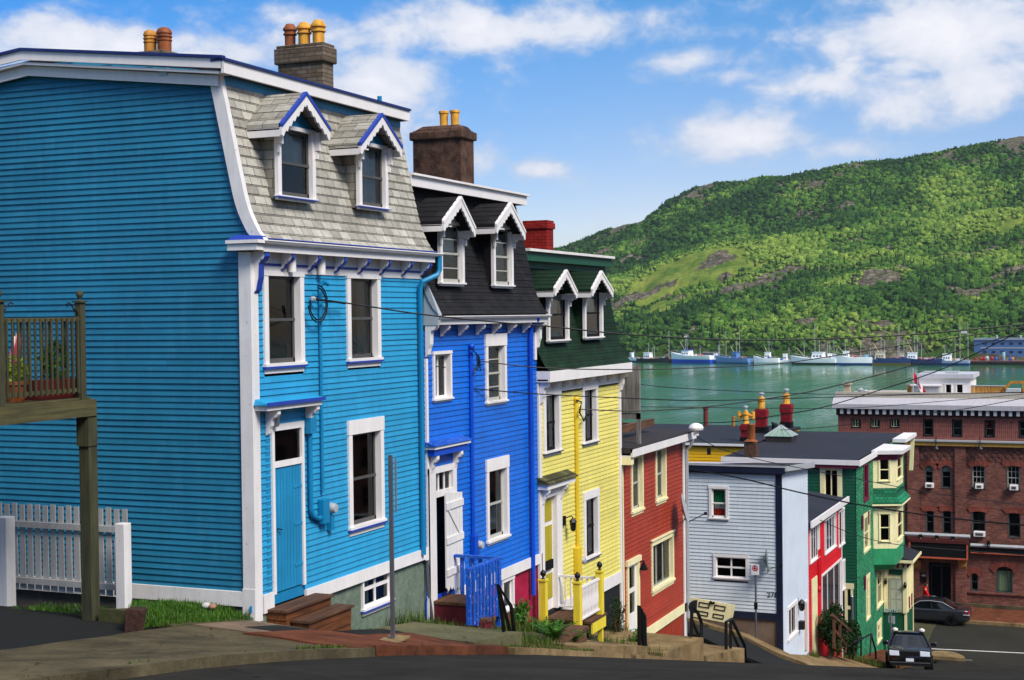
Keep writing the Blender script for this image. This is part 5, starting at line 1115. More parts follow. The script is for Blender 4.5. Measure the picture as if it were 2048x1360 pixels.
for k in range(3): bracket(mb, PX0+.3+.8*k, ye, pz1-.02, .35, .3, .12)
for k in range(3): bracket_x(mb, ye+.15+.0*k+.28*k, PX0+.02, pz1-.02, .35, .3, .1)
mb.build('porch_bracket', MGm, e_, split=True)
mb = MB(); mb.hexa([(PX0-.35,ye-.35,pz1),(PX1+.1,ye-.35,pz1),(PX1+.1,XW-.02,pz1),(PX0-.35,XW-.02,pz1),(PX0-.35,ye-.35,pz1+.1),(PX1+.1,ye-.35,pz1+.1),(PX1+.1,XW-.02,pz1+.6),(PX0-.35,XW-.02,pz1+.6)]); mb.build('porch_roof', M['tar'], e_)
mb = MB(); mb.box(PX0-.4, PX0-.351, ye-.4, XW-.1, pz1-.02, pz1+.12); mb.box(PX0-.35, PX1+.15, ye-.4, ye-.351, pz1-.02, pz1+.12); mb.build('porch_fascia', M['cream'], e_)
mb = MB(); mb.box(PX0+.05, PX1-.02, ye+.03, XW-.02, 6.6, pz0-.0); mb.build('porch_base', M['green_dk'], e_)
mb = MB(); mb.box(PX0+.0, PX0+.12, ye, ye+.12, 6.6, pz0); mb.box(PX1-.14, PX1-.0, ye, ye+.12, 6.6, pz0); mb.build('porch_post', M['cream'], e_, split=True)
for px, py in ((1772,1160),(1811,1168)):
    y, z = PX(px, py); mb = MB(); mb.box(PX0-.08, PX0-.02, y-.05, y+.05, z-.02, z+.1); mb.lathe((PX0-.14, y, z-.2), [(.04,0),(.07,.04),(.09,.2),(.02,.28)], 6); mb.build('lantern', M['black'], e_)
# cream door in the green side wall
p = onX(1693, 1177, x0); q = onX(1703, 1300, x0); mb = MB(); sg.box(mb, q.y-.1, q.y-.0, .03, .09, q.z, p.z); sg.box(mb, p.y-.05, p.y+.07, .03, .09, q.z, p.z); sg.box(mb, q.y-.14, p.y+.1, .03, .1, p.z, p.z+.25); sg.box(mb, q.y, p.y, .03, .08, p.z-.95, p.z-.8); dd = mb.build('side_door', M['cream'], gh)
mb = MB(); sg.box(mb, q.y, p.y-.05, .02, .05, q.z, p.z-.95); mb.build('door_leaf', paint('door_green', '#12351f', .6, .2), dd)
mb = MB(); sg.box(mb, q.y+.05, p.y-.1, .02, .05, p.z-.75, p.z-.1); mb.build('pane', M['blackmat'], dd)
# chimneys and rooftop fittings of the green house
def pchim(root, px, pbase, wpx, ptop_b, pot_top, roofz, mat, potm, pot='crown', cap=True, cowl=True):
    b = onZ(px, pbase, roofz); s = wpx/2900*b.length*.92/1.3; t = onX(px, ptop_b, b.x).z; tp = onX(px, pot_top, b.x).z
    mb = MB(); mb.box(b.x, b.x+s, b.y-s/2, b.y+s/2, roofz-.2, t); mb.box(b.x-.05, b.x+s+.05, b.y-s/2-.05, b.y+s/2+.05, t-.35*(t-roofz), t-.06); c = mb.build('chimney', M[mat], root, bevel=.02)
    mb = MB(); mb.box(b.x-.04, b.x+s+.04, b.y-s/2-.04, b.y+s/2+.04, roofz, roofz+.28*(t-roofz)); mb.build('lead_flashing', M['blackmat'], c)
    h = tp-t; r = s*.36; mb = MB()
    mb.lathe((b.x+s/2, b.y, t-.02), [(r*1.15,0),(r,h*.1),(r*.95,h*.5),(r*1.2,h*.52),(r*1.2,h*.6),(r*.9,h*.62),(r*.8,h*.75)], 12); mb.build('chimney_pot', M[potm], c, smooth=True)
    if cowl: mb = MB(); mb.lathe((b.x+s/2, b.y, t+h*.7), [(r*.4,0),(r*.4,h*.18),(r*.8,h*.2),(r*.75,h*.28),(r*.3,h*.31)], 10); mb.build('cowl', M['metal_lt'], c, smooth=True)
    return c
rz_ = gz+.1
c = pchim(gh, 1490, 885, 23, 848, 812, rz_, 'chim_redp', 'pot_ye')
b = onZ(1490, 885, rz_); t = onX(1490, 832, b.x).z; mb = MB(); mb.tube([(b.x+.3, b.y-.38, t), (b.x+.3, b.y+.38, t)], .11, 8)
for y in (-.38, .38): mb.tube([(b.x+.3, b.y+y, t-.22), (b.x+.3, b.y+y, t+.22)], .1, 8)
mb.build('pot_arm', M['pot_ye'], c, smooth=True)
pchim(gh, 1521, 868, 28, 818, 785, rz_, 'chim_redp', 'pot_ye'); pchim(gh, 1571, 858, 27, 808, 778, rz_, 'chim_redp', 'pot_ye')
b = onZ(1500, 908, rz_); b = onX(1500, 905, 58.0); 
zc0, zc1, zc2 = onX(1500, 916, 63.9).z, onX(1500, 886, 63.9).z, onX(1500, 854, 63.9).z; yc = onX(1500, 900, 63.9).y
mb = MB(); mb.box(63.9+4.1, 63.9+4.6, yc*1.064-.3, yc*1.064+.3, gz, gz+.85); c = mb.build('chimney', M['chim_brown'], gh, bevel=.03)
mb = MB(); mb.lathe((68.25, yc*1.064, gz+.85), [(.34,0),(.2,.1),(.19,.75),(.21,.78),(.2,.84)], 12); mb.build('chimney_pot', M['pot_dk'], c, smooth=True)
b = onZ(1555, 884, rz_); mb = MB(); mb.box(b.x, b.x+1.3, b.y-.75, b.y+.65, rz_, rz_+.3); sk_ = mb.build('skylight', M['tar_br'], gh)
mb = MB(); A = [(b.x-.05,b.y-.8,rz_+.3),(b.x+1.35,b.y-.8,rz_+.3),(b.x+1.35,b.y+.7,rz_+.3),(b.x-.05,b.y+.7,rz_+.3)]; ap = (b.x+.65, b.y-.05, rz_+.85)
mb.add(A+[ap], [(0,1,4),(1,2,4),(2,3,4),(3,0,4),(3,2,1,0)]); mb.build('skylight_glass', plain('milky_glass', '#7f9a88', .3), sk_)
mb = MB()
for i in range(4): mb.beam(A[i], ap, .05, .05)
for f in (.25,.5,.75): mb.beam(Vector(A[0]).lerp(Vector(A[3]), f), Vector(ap).lerp(Vector(A[0]).lerp(Vector(A[3]), f), .15), .03, .04); mb.beam(Vector(A[0]).lerp(Vector(A[1]), f), Vector(ap).lerp(Vector(A[0]).lerp(Vector(A[1]), f), .15), .03, .04)
mb.build('skylight_bar', M['metal_lt'], sk_)
mb = MB(); b = onZ(1545, 872, rz_)
for i in range(5): x = b.x+random.uniform(-.6,.9); y = b.y+random.uniform(-.6,.6); hh = random.uniform(.2,.7); mb.lathe((x, y, rz_), [(.1,0),(.08,hh),(.13,hh+.02),(.1,hh+.1)], 8)
mb.build('roof_vent', M['black'], gh, smooth=True, split=True)
# ================================================================ golden yellow building behind
yb_ = thing('yellow_building', 'golden yellow sided building with flat dark roof behind the grey house', 'building', (66.5, 18, 10))
yz = rz_; yl = 17.95; yu = onZ(1400, 889, yz).x
mb = MB(); wy = S(yu); clap(mb, wy, lambda z: (yl, 30), 16, yz-.15, .16, .02); mb.build('front_wall', M['gold'], yb_)
yfar = onZ(1400, 851, yz).x
mb = MB(); mb.box(yu-.12, yfar, yl-.1, 30, yz-.05, yz+.06); mb.build('roof', M['tar'], yb_)
mb = MB(); mb.box(yu-.2, yu-.13, yl-.15, 30, yz-.03, yz+.09); mb.build('roof_fascia', M['white_old'], yb_)
mb = MB(); mb.quad((yu,yl,8),(yfar,yl,8),(yfar,yl,yz),(yu,yl,yz)); mb.quad((yfar,yl,8),(yfar,30,8),(yfar,30,yz),(yfar,yl,yz)); mb.quad((yu,30,8),(yfar,30,8),(yfar,30,yz),(yu,30,yz)); mb.build('rear_wall', M['gold'], yb_)
b = onZ(1416, 852, yz); t = onX(1416, 812, b.x).z; mb = MB(); mb.lathe((b.x-.5, b.y, yz), [(.14,0),(.14,t-yz-.15),(.2,t-yz-.13),(.2,t-yz)], 10); mb.build('roof_pipe', plain('rusty_pipe', '#6b2a20', .7), yb_, smooth=True)
b = onZ(1471, 853, yz); t = onX(1471, 832, b.x).z; mb = MB(); mb.lathe((b.x-.5, b.y, yz), [(.1,0),(.1,t-yz-.1),(.14,t-yz)], 8); mb.build('vent_pipe', M['pot'], yb_, smooth=True)
p = onX(1418, 950, 53.9); q = onX(1418, 896, 53.9); mb = MB(); mb.box(53.85, 53.97, p.y-.06, p.y+.06, topz, q.z); tag(mb.build('roof_post', M['blackmat']), 'short black post standing on the white coated roof of the grey house', 'post')
# ================================================================ brick building
bb = thing('brick_building', 'long four storey red brick building with grey parapet by the harbour', 'building', (97, 6, 6.8))
BU = 97.0; sB = S(BU)
M['brick_lo'] = brick('weathered_red_brick', '#8c5345', '#5e342b', '#6b5047', 'y', .24, .085, .014, .7, .85, var=.45)
M['brick_up'] = brick('upper_red_brick', '#85483e', '#743e35', '#8a655c', 'y', .12, .3, .012, .4, .85, var=.2, offset=0)
def BX(px, py, u=BU): p = onX(px, py, u); return p.y, p.z
yL = BX(1676, 830)[0]; yR = -45.0
zc_ = BX(1850, 820)[1]; zpt = BX(1850, 793)[1]; zfl = BX(1900, 879)[1]; zsb = BX(1900, 891)[1]
wup = S(BU); wlo = S(BU)
def bwin(w, tl, br, **k):
    p = onX(*tl, w.o[0]); q = onX(*br, w.o[0]); return window(bb, w, q.y, p.y, q.z, p.z, **k)
kw = dict(cas=.05, head=.05, sill=.06, Mc='sash_dk', Ms='sash_dk', depth=.18, proud=.01)
for a_, b_ in (((1703,837),(1722,856)), ((1741,837),(1760,856)), ((1780,837),(1799,856))): bwin(wup, a_, b_, **dict(kw, Mc='blackmat', Ms='cream'), style='bars')
for a_, b_ in (((1846,838),(1867,873)), ((1904,839),(1925,874)), ((1969,840),(1990,875)), ((2037,841),(2059,876))): bwin(wup, a_, b_, **dict(kw, Mc='blackmat'), style='double')
step = BX(1969,860)[0]-BX(2037,860)[0]; 
ys = BX(2059,860)[0]
k = 1
while ys-step*k > yR+3:
    y = ys-step*k; zt_w = BX(2037,841)[1]; window(bb, wup, y, y+.75, zt_w-1.2, zt_w, **dict(kw, Mc='blackmat'), style='double'); k += 1
mb = MB()
def wallcut(mb, w, a0, a1, z0, z1):
    # flat masonry wall with openings, split in horizontal bands
    zs = sorted(set([z0, z1]+[h[2] for h in w.holes if z0 < h[2] < z1]+[h[3] for h in w.holes if z0 < h[3] < z1]))
    for za, zb in zip(zs, zs[1:]):
        zm = (za+zb)/2
        for a, b in cut([(a0, a1)], [(h[0], h[1]) for h in w.holes if h[2] < zm < h[3]]):
            mb.quad(w.P(a,0,za), w.P(b,0,za), w.P(b,0,zb), w.P(a,0,zb))
wallcut(mb, wup, yR, yL, zfl, zc_); mb.build('upper_wall', M['brick_up'], bb)
# lower brick facade
arch = [((1849,930),(1867,976),'double'), ((1882,930),(1903,978),'double'), ((1943,930),(1971,979),'grid6'), ((2013,930),(2041,983),'grid6'),
        ((1851,1020),(1869,1068),'double'), ((1884,1020),(1904,1070),'double'), ((1943,1020),(1972,1073),'double'), ((2015,1024),(2042,1077),'double')]
wi = []
for tl, br_, stl in arch:
    wi.append(bwin(wlo, tl, br_, **dict(kw, Ms='sash_gr' if stl == 'grid6' else 'sash_dk'), style=stl, curt='curtain_w' if tl[1] < 1000 and tl[0] < 1930 else None, cr=(0,1,.72,1)))
bwin(wlo, (1941,1145), (1957,1183), **kw, style='double'); bwin(wlo, (1992,1130), (2026,1187), **dict(kw, Ms='blackmat'), style='one', curt=[('curtain_sage',(0,1,0,.8))]) if 'curtain_sage' in M else None
M['curtain_sage'] = plain('sage_blind', '#8f9f7c', .8, 0, .2, .05); bwin(wlo, (1992,1130), (2026,1187), **dict(kw, Ms='blackmat'), style='one', curt=[('curtain_sage',(.02,.98,0,.8))])
stp = 2.55
for row_t, row_b in ((930, 981), (1022, 1076)):
    zt_w = BX(2030, row_t)[1]; zb_w = BX(2030, row_b)[1]; k = 1; y_ = BX(2041, row_t)[0]
    while y_-stp*k > yR+2: window(bb, wlo, y_-stp*k, y_-stp*k+1.0, zb_w, zt_w, **kw, style='double'); k += 1
yd1, zdt = BX(1857, 1124); yd0, zdb = BX(1902, 1206); wlo.holes.append((yd0, yd1, zdb-.3, zdt)); 
mb = MB(); wallcut(mb, wlo, yR, yL, 5.5, zfl); mb.build('lower_wall', M['brick_lo'], bb)
# arched brick heads over the openings
mb = MB()
def archhead(px0, px1, pyt, rise, rows=1, th=.34):
    ya, za = BX(px0, pyt); yb, _ = BX(px1, pyt); n = 12; cy_ = (ya+yb)/2; hw = (ya-yb)/2+.02
    for i in range(n):
        f0, f1 = -1+2*i/n, -1+2*(i+1)/n
        z0_, z1_ = za-rise*(1-math.sqrt(max(0, 1-f0*f0))) if rise > .3 else za-rise*f0*f0, za-rise*(1-math.sqrt(max(0, 1-f1*f1))) if rise > .3 else za-rise*f1*f1
        e = 1+th/hw*.9
        mb.hexa([(BU-.05, cy_+hw*f0, z0_), (BU+.0, cy_+hw*f0, z0_), (BU+.0, cy_+hw*f1, z1_), (BU-.05, cy_+hw*f1, z1_),
                 (BU-.05, cy_+hw*f0*e, z0_+th), (BU+.0, cy_+hw*f0*e, z0_+th), (BU+.0, cy_+hw*f1*e, z1_+th), (BU-.05, cy_+hw*f1*e, z1_+th)])
for (p0, p1, pt, rs) in ((1848,1868,930,.3),(1881,1904,930,.3),(1942,1972,931,.12),(2012,2042,931,.12),(1850,1870,1021,.1),(1883,1905,1021,.1),(1942,1973,1022,.1),(2014,2043,1025,.1),(1940,1958,1145,.3),(1990,2028,1132,.5)): archhead(p0, p1, pt, rs)
mb.build('arch_head', brick('arch_brick', '#8f4b3b', '#7a3a30', '#4d2a24', 'y', .09, .34, .012, .5), bb, split=True)
mb = MB()
zg = BX(1850, 1076)[1]
for (p0, p1) in ((1815,1838),(1910,1932)): ya = BX(p0, 950)[0]; yb = BX(p1, 950)[0]; mb.box(BU-.16, BU-.001, yb, ya, 7, zsb-.0)
k = 1; yb = BX(1932, 950)[0]
while yb-7.6*k > yR: mb.box(BU-.16, BU-.001, yb-7.6*k, yb-7.6*k+.85, 7, zsb); k += 1
mb.build('pilaster', M['brick_lo'], bb, split=True)
mb = MB(); n = 60; y = yL+.0
zz0, zz1 = zsb-1.05, zsb-.05
for r_ in range(3):
    for k in range(34): yy = BX(1842, 900)[0]-.42*k-(.21 if r_ % 2 else 0); mb.box(BU-.055, BU-.002, yy-.17, yy, zsb-.42-.26*r_, zsb-.22-.26*r_)
mb.build('corbel_bricks', M['brick_lo'], bb)
mb = MB(); mb.box(BU-.3, BU-.02, yR, BX(1811,885)[0], zsb, zfl-.12); mb.build('yellow_fascia', paint('ochre_fascia', '#c59643', .6, .08), bb)
mb = MB(); mb.box(BU-.42, BU-.0, yR, BX(1811,885)[0], zfl-.12, zfl-.02); mb.build('ledge_gutter', M['metal_lt'], bb)
for px in (1872, 1960): y, z = BX(px, 893, BU-.5); mb = MB(); mb.tube([(BU-.3, y, z+.6), (BU-.5, y, z+.5), (BU-.5, y, z+.15)], .03, 6); mb.lathe((BU-.5, y, z-.15), [(.24,0),(.18,.1),(.06,.22),(.04,.3)], 10); mb.build('wall_lamp', M['black'], bb, smooth=True)
# parapet, dentils
mb = MB(); mb.hexa([(BU-.45,yR,zc_+.05),(BU+.1,yR,zc_+.05),(BU+.1,yL+.3,zc_+.05),(BU-.45,yL+.3,zc_+.05),(BU-.45,yR,zc_+.35),(BU+.25,yR,zpt),(BU+.25,yL+.3,zpt),(BU-.45,yL+.3,zc_+.35)]); mb.build('parapet', paint('grey_parapet', '#b3afb2', .6, .08, .8, .3), bb)
mb = MB(); mb.box(BU+.1, BU+.3, yR, yL+.2, zpt-.25, zpt+.25); mb.build('parapet_cap', paint('buff_parapet', '#b8ae9c', .7, .1), bb)
mb = MB(); mb.box(BU-.1, BU-.001, yR, yL+.1, zc_-.42, zc_+.05); mb.build('dentil_band', paint('dentil_dark', '#3c2021', .8, .1), bb)
k = 0; pitch = .46; y = yL-.2
mb = MB()
for k in range(70):
    mb.box(BU-.35, BU-.1, y-pitch*k-.2, y-pitch*k, zc_-.3, zc_+.05)
mb.build('dentil', M['metal_lt'], bb, split=True)
# flat roof, rest of shell
mb = MB(); mb.box(BU+.3, BU+13, yR, yL, zc_-.3, zpt-.3); mb.build('roof', paint('roof_buff', '#a9a191', .8, .2), bb)
mb = MB(); mb.quad((BU,yL,5.5),(BU+13,yL,5.5),(BU+13,yL,zpt-.3),(BU,yL,zpt-.3)); mb.quad((BU+13,yL,0),(BU+13,yR,0),(BU+13,yR,zpt-.3),(BU+13,yL,zpt-.3)); mb.build('rear_wall', M['brick_up'], bb)
# marquee sign box, side sign strip, entrance
ym1, zm1 = BX(1817, 1085, BU-.9); ym0, zm0 = BX(1936, 1121, BU-.9)
mb = MB(); mb.box(BU-.8, BU-.0, ym0, ym1, zm0, zm1+.05); mq = mb.build('marquee', M['blackmat'], bb)
rd = paint('salmon_border', '#b5583c', .6, .1); mb = MB(); e = .1
for (a0_, a1_, c0_, c1_) in ((ym0,ym1,zm0,zm0+e),(ym0,ym0+e,zm0+e,zm1-.0),(ym1-e,ym1,zm0+e,zm1)): mb.box(BU-.86, BU-.801, a0_, a1_, c0_, c1_)
mb.build('marquee_border', rd, mq); mb = MB(); mb.box(BU-.86, BU-.0, ym0, ym1, zm1+.051, zm1+.25); mb.build('marquee_head', paint('dark_red_board', '#4d1a17', .7, .1), mq)
z = zm1+.5; mb = MB(); mb.tube([(BU-.5, ym0-.1, z), (BU-.5, ym1+.3, z)], .13, 8); mb.build('awning_tube', M['metal_lt'], bb, smooth=True)
z2 = BX(1990, 1091)[1]; mb = MB(); mb.tube([(BU-.3, yR, z2), (BU-.3, ym0-.1, z2)], .12, 8); mb.build('awning_tube', M['metal_lt'], bb, smooth=True)
za, zb2 = BX(1990, 1096)[1], BX(1990, 1107)[1]; mb = MB(); mb.box(BU-.3, BU-.0, yR, ym0-.1, zb2, za+.05); ss = mb.build('sign_band', M['blackmat'], bb)
mb = MB(); mb.box(BU-.33, BU-.301, yR, ym0-.1, zb2-.0, zb2+.07); mb.build('band_line', rd, ss)
for px, py in ((1842,1074),(1874,1076),(1906,1078),(1977,1088)): y, z = BX(px, py, BU-.5); mb = MB(); mb.box(BU-.7, BU-.3, y-.1, y+.1, z-.05, z+.2); mb.lathe((BU-.65, y, z-.2), [(.12,0),(.1,.12),(.05,.2)], 8); mb.build('sign_light', M['black'], bb)
mb = MB(); mb.add([(BU+.0,yd0,zdb-.3),(BU+.0,yd1,zdb-.3),(BU+.0,yd1,zdt),(BU+.0,yd0,zdt),(BU+1.6,yd0,zdb-.3),(BU+1.6,yd1,zdb-.3),(BU+1.6,yd1,zdt),(BU+1.6,yd0,zdt)], [(4,5,6,7),(0,1,5,4),(1,2,6,5),(2,3,7,6),(3,0,4,7)]); e_ = mb.build('entrance', M['blackmat'], bb)
mb = MB()
for f in (.0,.48,.52,.96): mb.box(BU+1.3, BU+1.36, yd0+(yd1-yd0)*f, yd0+(yd1-yd0)*(f+.04), zdb-.2, zdb+2.1)
mb.box(BU+1.3, BU+1.36, yd0, yd1, zdb+2.1, zdb+2.2); mb.build('door_frame', M['sash_dk'], e_)
for px in (1834, 1925): y, z = BX(px, 1128, BU-.1); mb = MB(); bracket_x(mb, y, BU-.02, z+.3, .7, .5, .5); mb.build('corbel', paint('corbel_ochre', '#a97c42', .7, .15), bb)
y1_, z1_ = BX(1842, 1145); y0_, z0_ = BX(1853, 1163); mb = MB(); mb.box(BU-.12, BU-.03, y0_, y1_, z0_, z1_); pl_ = mb.build('notice_board', M['blackmat'], bb); text('44', .26, M['metal_lt'], pl_, (BU-.13, (y0_+y1_)/2, z1_-.17), RX, 'lettering')
zb0, zb1 = BX(2000, 1222)[1], BX(2000, 1210)[1]; mb = MB(); mb.box(BU-.2, BU-.01, yR, BX(1908,1200)[0], 6.2, zb1); mb.box(BU-.21, BU-.01, BX(1850,1200)[0]+.1, BX(1812,1190)[0], 6.2, zb1+.05); mb.build('plinth', M['concrete'], bb, split=True)
zs0 = BX(1995, 1184)[1]; mb = MB(); mb.box(BU-.1, BU-.001, yR, BX(1937,1183)[0], zs0-.16, zs0-.03); mb.build('sill_course', M['brick_lo'], bb)
def aircon(px0, py0, px1, py1):
    y1_, z1_ = BX(px0, py0, BU-.3); y0_, z0_ = BX(px1, py1, BU-.3); mb = MB(); mb.box(BU-.35, BU+.1, y0_, y1_, z0_, z1_); a_ = mb.build('air_conditioner', M['white'], bb, bevel=.02)
    mb = MB(); mb.box(BU-.365, BU-.351, y0_+.12, y1_-.12, z0_+.08, z1_-.08); mb.build('grille', M['sash_dk'], a_)
for q in ((1850,966,1867,976),(1950,968,1966,978),(2019,970,2036,981),(1947,1063,1970,1074)): aircon(*q)
# rooftop: penthouse, fences, chimney, condensers
ph = thing('penthouse', 'white boarded rooftop penthouse with two windows on the brick building', 'penthouse', (101, 9, zpt-.3))
PU = 101.0; rzb = zpt-.3
def PXY(px, py, u=PU): p = onX(px, py, u); return p.y, p.z
y1_, zt1 = PXY(1838, 756); y0_, _ = PXY(1941, 756); wp = S(PU)
for a_, b_ in (((1889,766),(1905,789)), ((1911,766),(1928,789))): p = onX(*a_, PU); q = onX(*b_, PU); window(ph, wp, q.y, p.y, q.z, p.z, cas=.08, head=.08, sill=.08, Ms='white', style='one', depth=.06)
mb = MB(); wallcut(mb, wp, y0_, y1_, rzb, zt1); mb.quad((PU,y0_,rzb),(PU+4,y0_,rzb),(PU+4,y0_,zt1),(PU,y0_,zt1)); mb.quad((PU,y1_,rzb),(PU+4,y1_,rzb),(PU+4,y1_,zt1),(PU,y1_,zt1)); mb.quad((PU+4,y0_,rzb),(PU+4,y1_,rzb),(PU+4,y1_,zt1),(PU+4,y0_,zt1)); mb.build('walls', M['white'], ph)
mb = MB(); mb.box(PU-.2, PU+4.2, y0_-.2, y1_+.1, zt1, zt1+.28); mb.build('roof', paint('pale_roof', '#b9b8bd', .7, .05), ph)
for px in (1859, 1905): y, z = PXY(px, 750, PU+1); mb = MB(); mb.box(PU+.8, PU+1.8, y-.4, y+.4, zt1+.28, zt1+.42); mb.build('roof_hatch', M['metal_lt'], ph)
y1_, z1_ = PXY(1823, 772, PU-1); y0_, z0_ = PXY(1877, 798, PU-1); mb = MB(); mb.box(PU-1, PU-.05, y0_, y1_, rzb, z1_); mb.build('lean_to', paint('grey_leanto', '#9fa0a3', .7, .05), ph); mb = MB(); mb.box(PU-1.1, PU-.02, y0_-.1, y1_+.1, z1_, z1_+.08); mb.build('lean_to_roof', M['white'], ph)
def plankfence(label, u, pa, pb, ptop, loc_u2=None):
    ya, za = PXY(pa, ptop, u); yb, _ = PXY(pb, ptop, u); t = thing('plank_fence', label, 'fence', (u, (ya+yb)/2, rzb), 'rooftop plank fences'); mb = MB(); y = yb; n = int(abs(ya-yb)/.2)
    for k in range(n): mb.box(u, u+.03+.02*(k % 2), yb+(ya-yb)*k/n+.01, yb+(ya-yb)*(k+1)/n-.01, rzb, za)
    mb.build('planks', M['wood_ye'], t); mb = MB(); mb.box(u-.03, u+.08, yb, ya, za, za+.06); mb.build('top_rail', M['metal_lt'], t)
plankfence('short yellow plank fence left of the white rooftop penthouse', PU-.6, 1814, 1823, 769)
plankfence('long yellow plank fence right of the white rooftop penthouse', PU, 1942, 2012, 772)
sw = thing('stair_shelter', 'yellow timber stair shelter beside the grey vent box on the brick building roof', 'shelter', (101, 5, rzb)); mb = MB()
pts = [PXY(2008,774), PXY(2022,762), PXY(2050,762), PXY(2050,798), PXY(2046,798), PXY(2046,767), PXY(2024,767), PXY(2012,778)]
mb.prism([(PU-.2, y, z) for y, z in pts], (.25, 0, 0)); mb.build('frame', M['wood_ye'], sw)
mb = MB(); y1_, z1_ = PXY(2013, 778); y0_, _ = PXY(2100, 778); mb.box(PU+.1, PU+.15, y0_, y1_, rzb, z1_); mb.build('planks', M['wood_ye'], sw)
y1_, z1_ = PXY(2013, 778, 99); y0_, z0_ = PXY(2040, 800, 99); vb = thing('vent_box', 'grey ventilation box on the brick building roof in front of the stair shelter', 'ventilator', (99, (y0_+y1_)/2, rzb)); mb = MB(); mb.box(99, 100, y0_+.08, y1_-.08, rzb, z1_-.25); mb.build('housing', paint('vent_grey', '#8f918a', .7, .1), vb); mb = MB(); mb.box(98.9, 100.1, y0_, y1_, z1_-.25, z1_); mb.build('hood', M['metal_lt'], vb)
for i, (px, lab) in enumerate(((1758,'leftmost'),(1780,'middle'),(1801,'rightmost'))):
    y, z = PXY(px, 786, 99.0); t = thing('condenser', lab+' of the three round-fan condensers on the brick building roof', 'condenser', (99, y, rzb), 'rooftop condensers'); mb = MB(); mb.box(98.9, 99.4, y-.4, y+.3, rzb, z); mb.build('case', M['white'], t, bevel=.03); mb = MB(); mb.lathe((98.88, y-.05, (z+rzb)/2), [(.2,-.02),(.26,0),(.26,.02)], 12, 'x'); mb.build('fan_guard', M['black'], t)
y1_, z1_ = PXY(1687, 766, 98.5); y0_, z0_ = PXY(1702, 790, 98.5); mb = MB(); yc_ = (y0_+y1_)/2; s_ = (y1_-y0_)/2*.8; mb.loft([[(98.5-a,yc_-b,z) for a, b in ((s_+e,s_+e),(-s_-e,s_+e),(-s_-e,-s_-e),(s_+e,-s_-e))] for z, e in ((rzb,.03),(rzb+.9,.0),(z1_-.15,0),(z1_-.1,.1),(z1_,.1))])
mb.build('chimney', paint('buff_chimney', '#b9a284', .8, .15), bb)
mb = MB()
for px, hh in ((1712,.4),(1722,.6),(1732,.5),(1741,.25)): y, z = PXY(px, 786, 98.3); mb.lathe((98.3, y, rzb), [(.16,0),(.16,hh),(.2,hh+.05),(.05,hh+.15)], 8)
mb.build('roof_vent', M['metal_lt'], bb, smooth=True, split=True)
# flag
y, z = PXY(1826, 742, PU-1.2); fg = thing('flag', 'red and white maple leaf flag hanging beside the rooftop penthouse', 'flag', (PU-1.2, y, rzb)); mb = MB(); mb.tube([(PU-1.2, y, rzb), (PU-1.2, y-.0, z+.2)], .03, 6); mb.build('flagpole', M['metal_lt'], fg)
fr_, fw_ = plain('flag_red', '#c01528', .8, 0, .2, .05), plain('flag_white', '#d8d4d4', .8, 0, .2, .05)
def flagcloth(f0, f1, mat, nm):
    mb = MB(); n = 6
    for i in range(n):
        a_, b_ = f0+(f1-f0)*i/n, f0+(f1-f0)*(i+1)/n
        g_ = lambda f, t: (PU-1.2+.1*math.sin(f*9), y-.05-f*.75, z-.05-1.3*f-t*(.62-.1*f))
        mb.quad(g_(a_,0), g_(b_,0), g_(b_,1), g_(a_,1))
    mb.build(nm, mat, fg)
flagcloth(0,.25,fr_,'red_band'); flagcloth(.25,.75,fw_,'white_band'); flagcloth(.75,1,fr_,'red_band')
mb = MB(); cx_, cz_ = .5, .5; pts = []
for k in range(22):
    t = 2*math.pi*k/22; rr = .2 if k % 2 == 0 else .11; f = .5+rr*math.sin(t)*.9; tt_ = .5-rr*math.cos(t)*1.3; pts.append((PU-1.2+.1*math.sin(f*9)-.012, y-.05-f*.75, z-.05-1.3*f-tt_*(.62-.1*f)))
mb.quad(*pts); mb.build('maple_leaf', fr_, fg)
# ================================================================ harbour water
t = NT('harbour_water'); pos = t.n('NewGeometry').outputs['Position']
mp = t.n('Mapping', {'Vector': pos, 'Scale': (1,1,1), 'Rotation': (0,0,.35)}).outputs[0]
rip = t.noise(mp, .42, 4, .62, .4); rip2 = t.noise(mp, .09, 3, .5); str_ = t.noise(t.n('Mapping', {'Vector': pos, 'Scale': (.012,.05,1), 'Rotation': (0,0,.3)}).outputs[0], 1.0, 4, .6)
px_w = t.n('SeparateXYZ', {0: pos}).outputs[0]; calm = t.math('MULTIPLY', t.mr(str_, .42, .62, 1.0, .3), t.mr(px_w, 360, 600, 1.0, .05))
vw = t.n('Mapping', {'Vector': pos, 'Scale': (.075,.42,1), 'Rotation': (0,0,-.35)}).outputs[0]; chop = t.noise(vw, 1.0, 4, .65, .3)
hgt = t.math('MULTIPLY', t.math('ADD', t.math('MULTIPLY', rip, .6), t.math('MULTIPLY', t.math('POWER', chop, 3.0), 14.0)), calm)
bmp = t.n('Bump', {'Height': hgt, 'Strength': .7, 'Distance': .6}).outputs[0]
wc = t.mix(t.mr(str_, .35, .7, 0, 1), srgb('#236635'), srgb('#3a7048'))
pr = t.n('BsdfPrincipled', {'Base Color': wc, 'Roughness': t.mr(str_, .35, .65, .16, .05), 'IOR': 1.33, 'Specular IOR Level': .5, 'Normal': bmp}); t.t.links.new(pr.outputs[0], t.out.inputs[0])
mb = MB(); mb.quad((-450,-880,0),(2280,-880,0),(2280,1880,0),(-450,1880,0)); tag(mb.build('harbour_water', t.m), None, None, None, 'structure')
mb = MB(); mb.box(108, 112, -200, 120, -3, 5.9); tag(mb.build('quay', M['concrete']), None, None, None, 'structure')
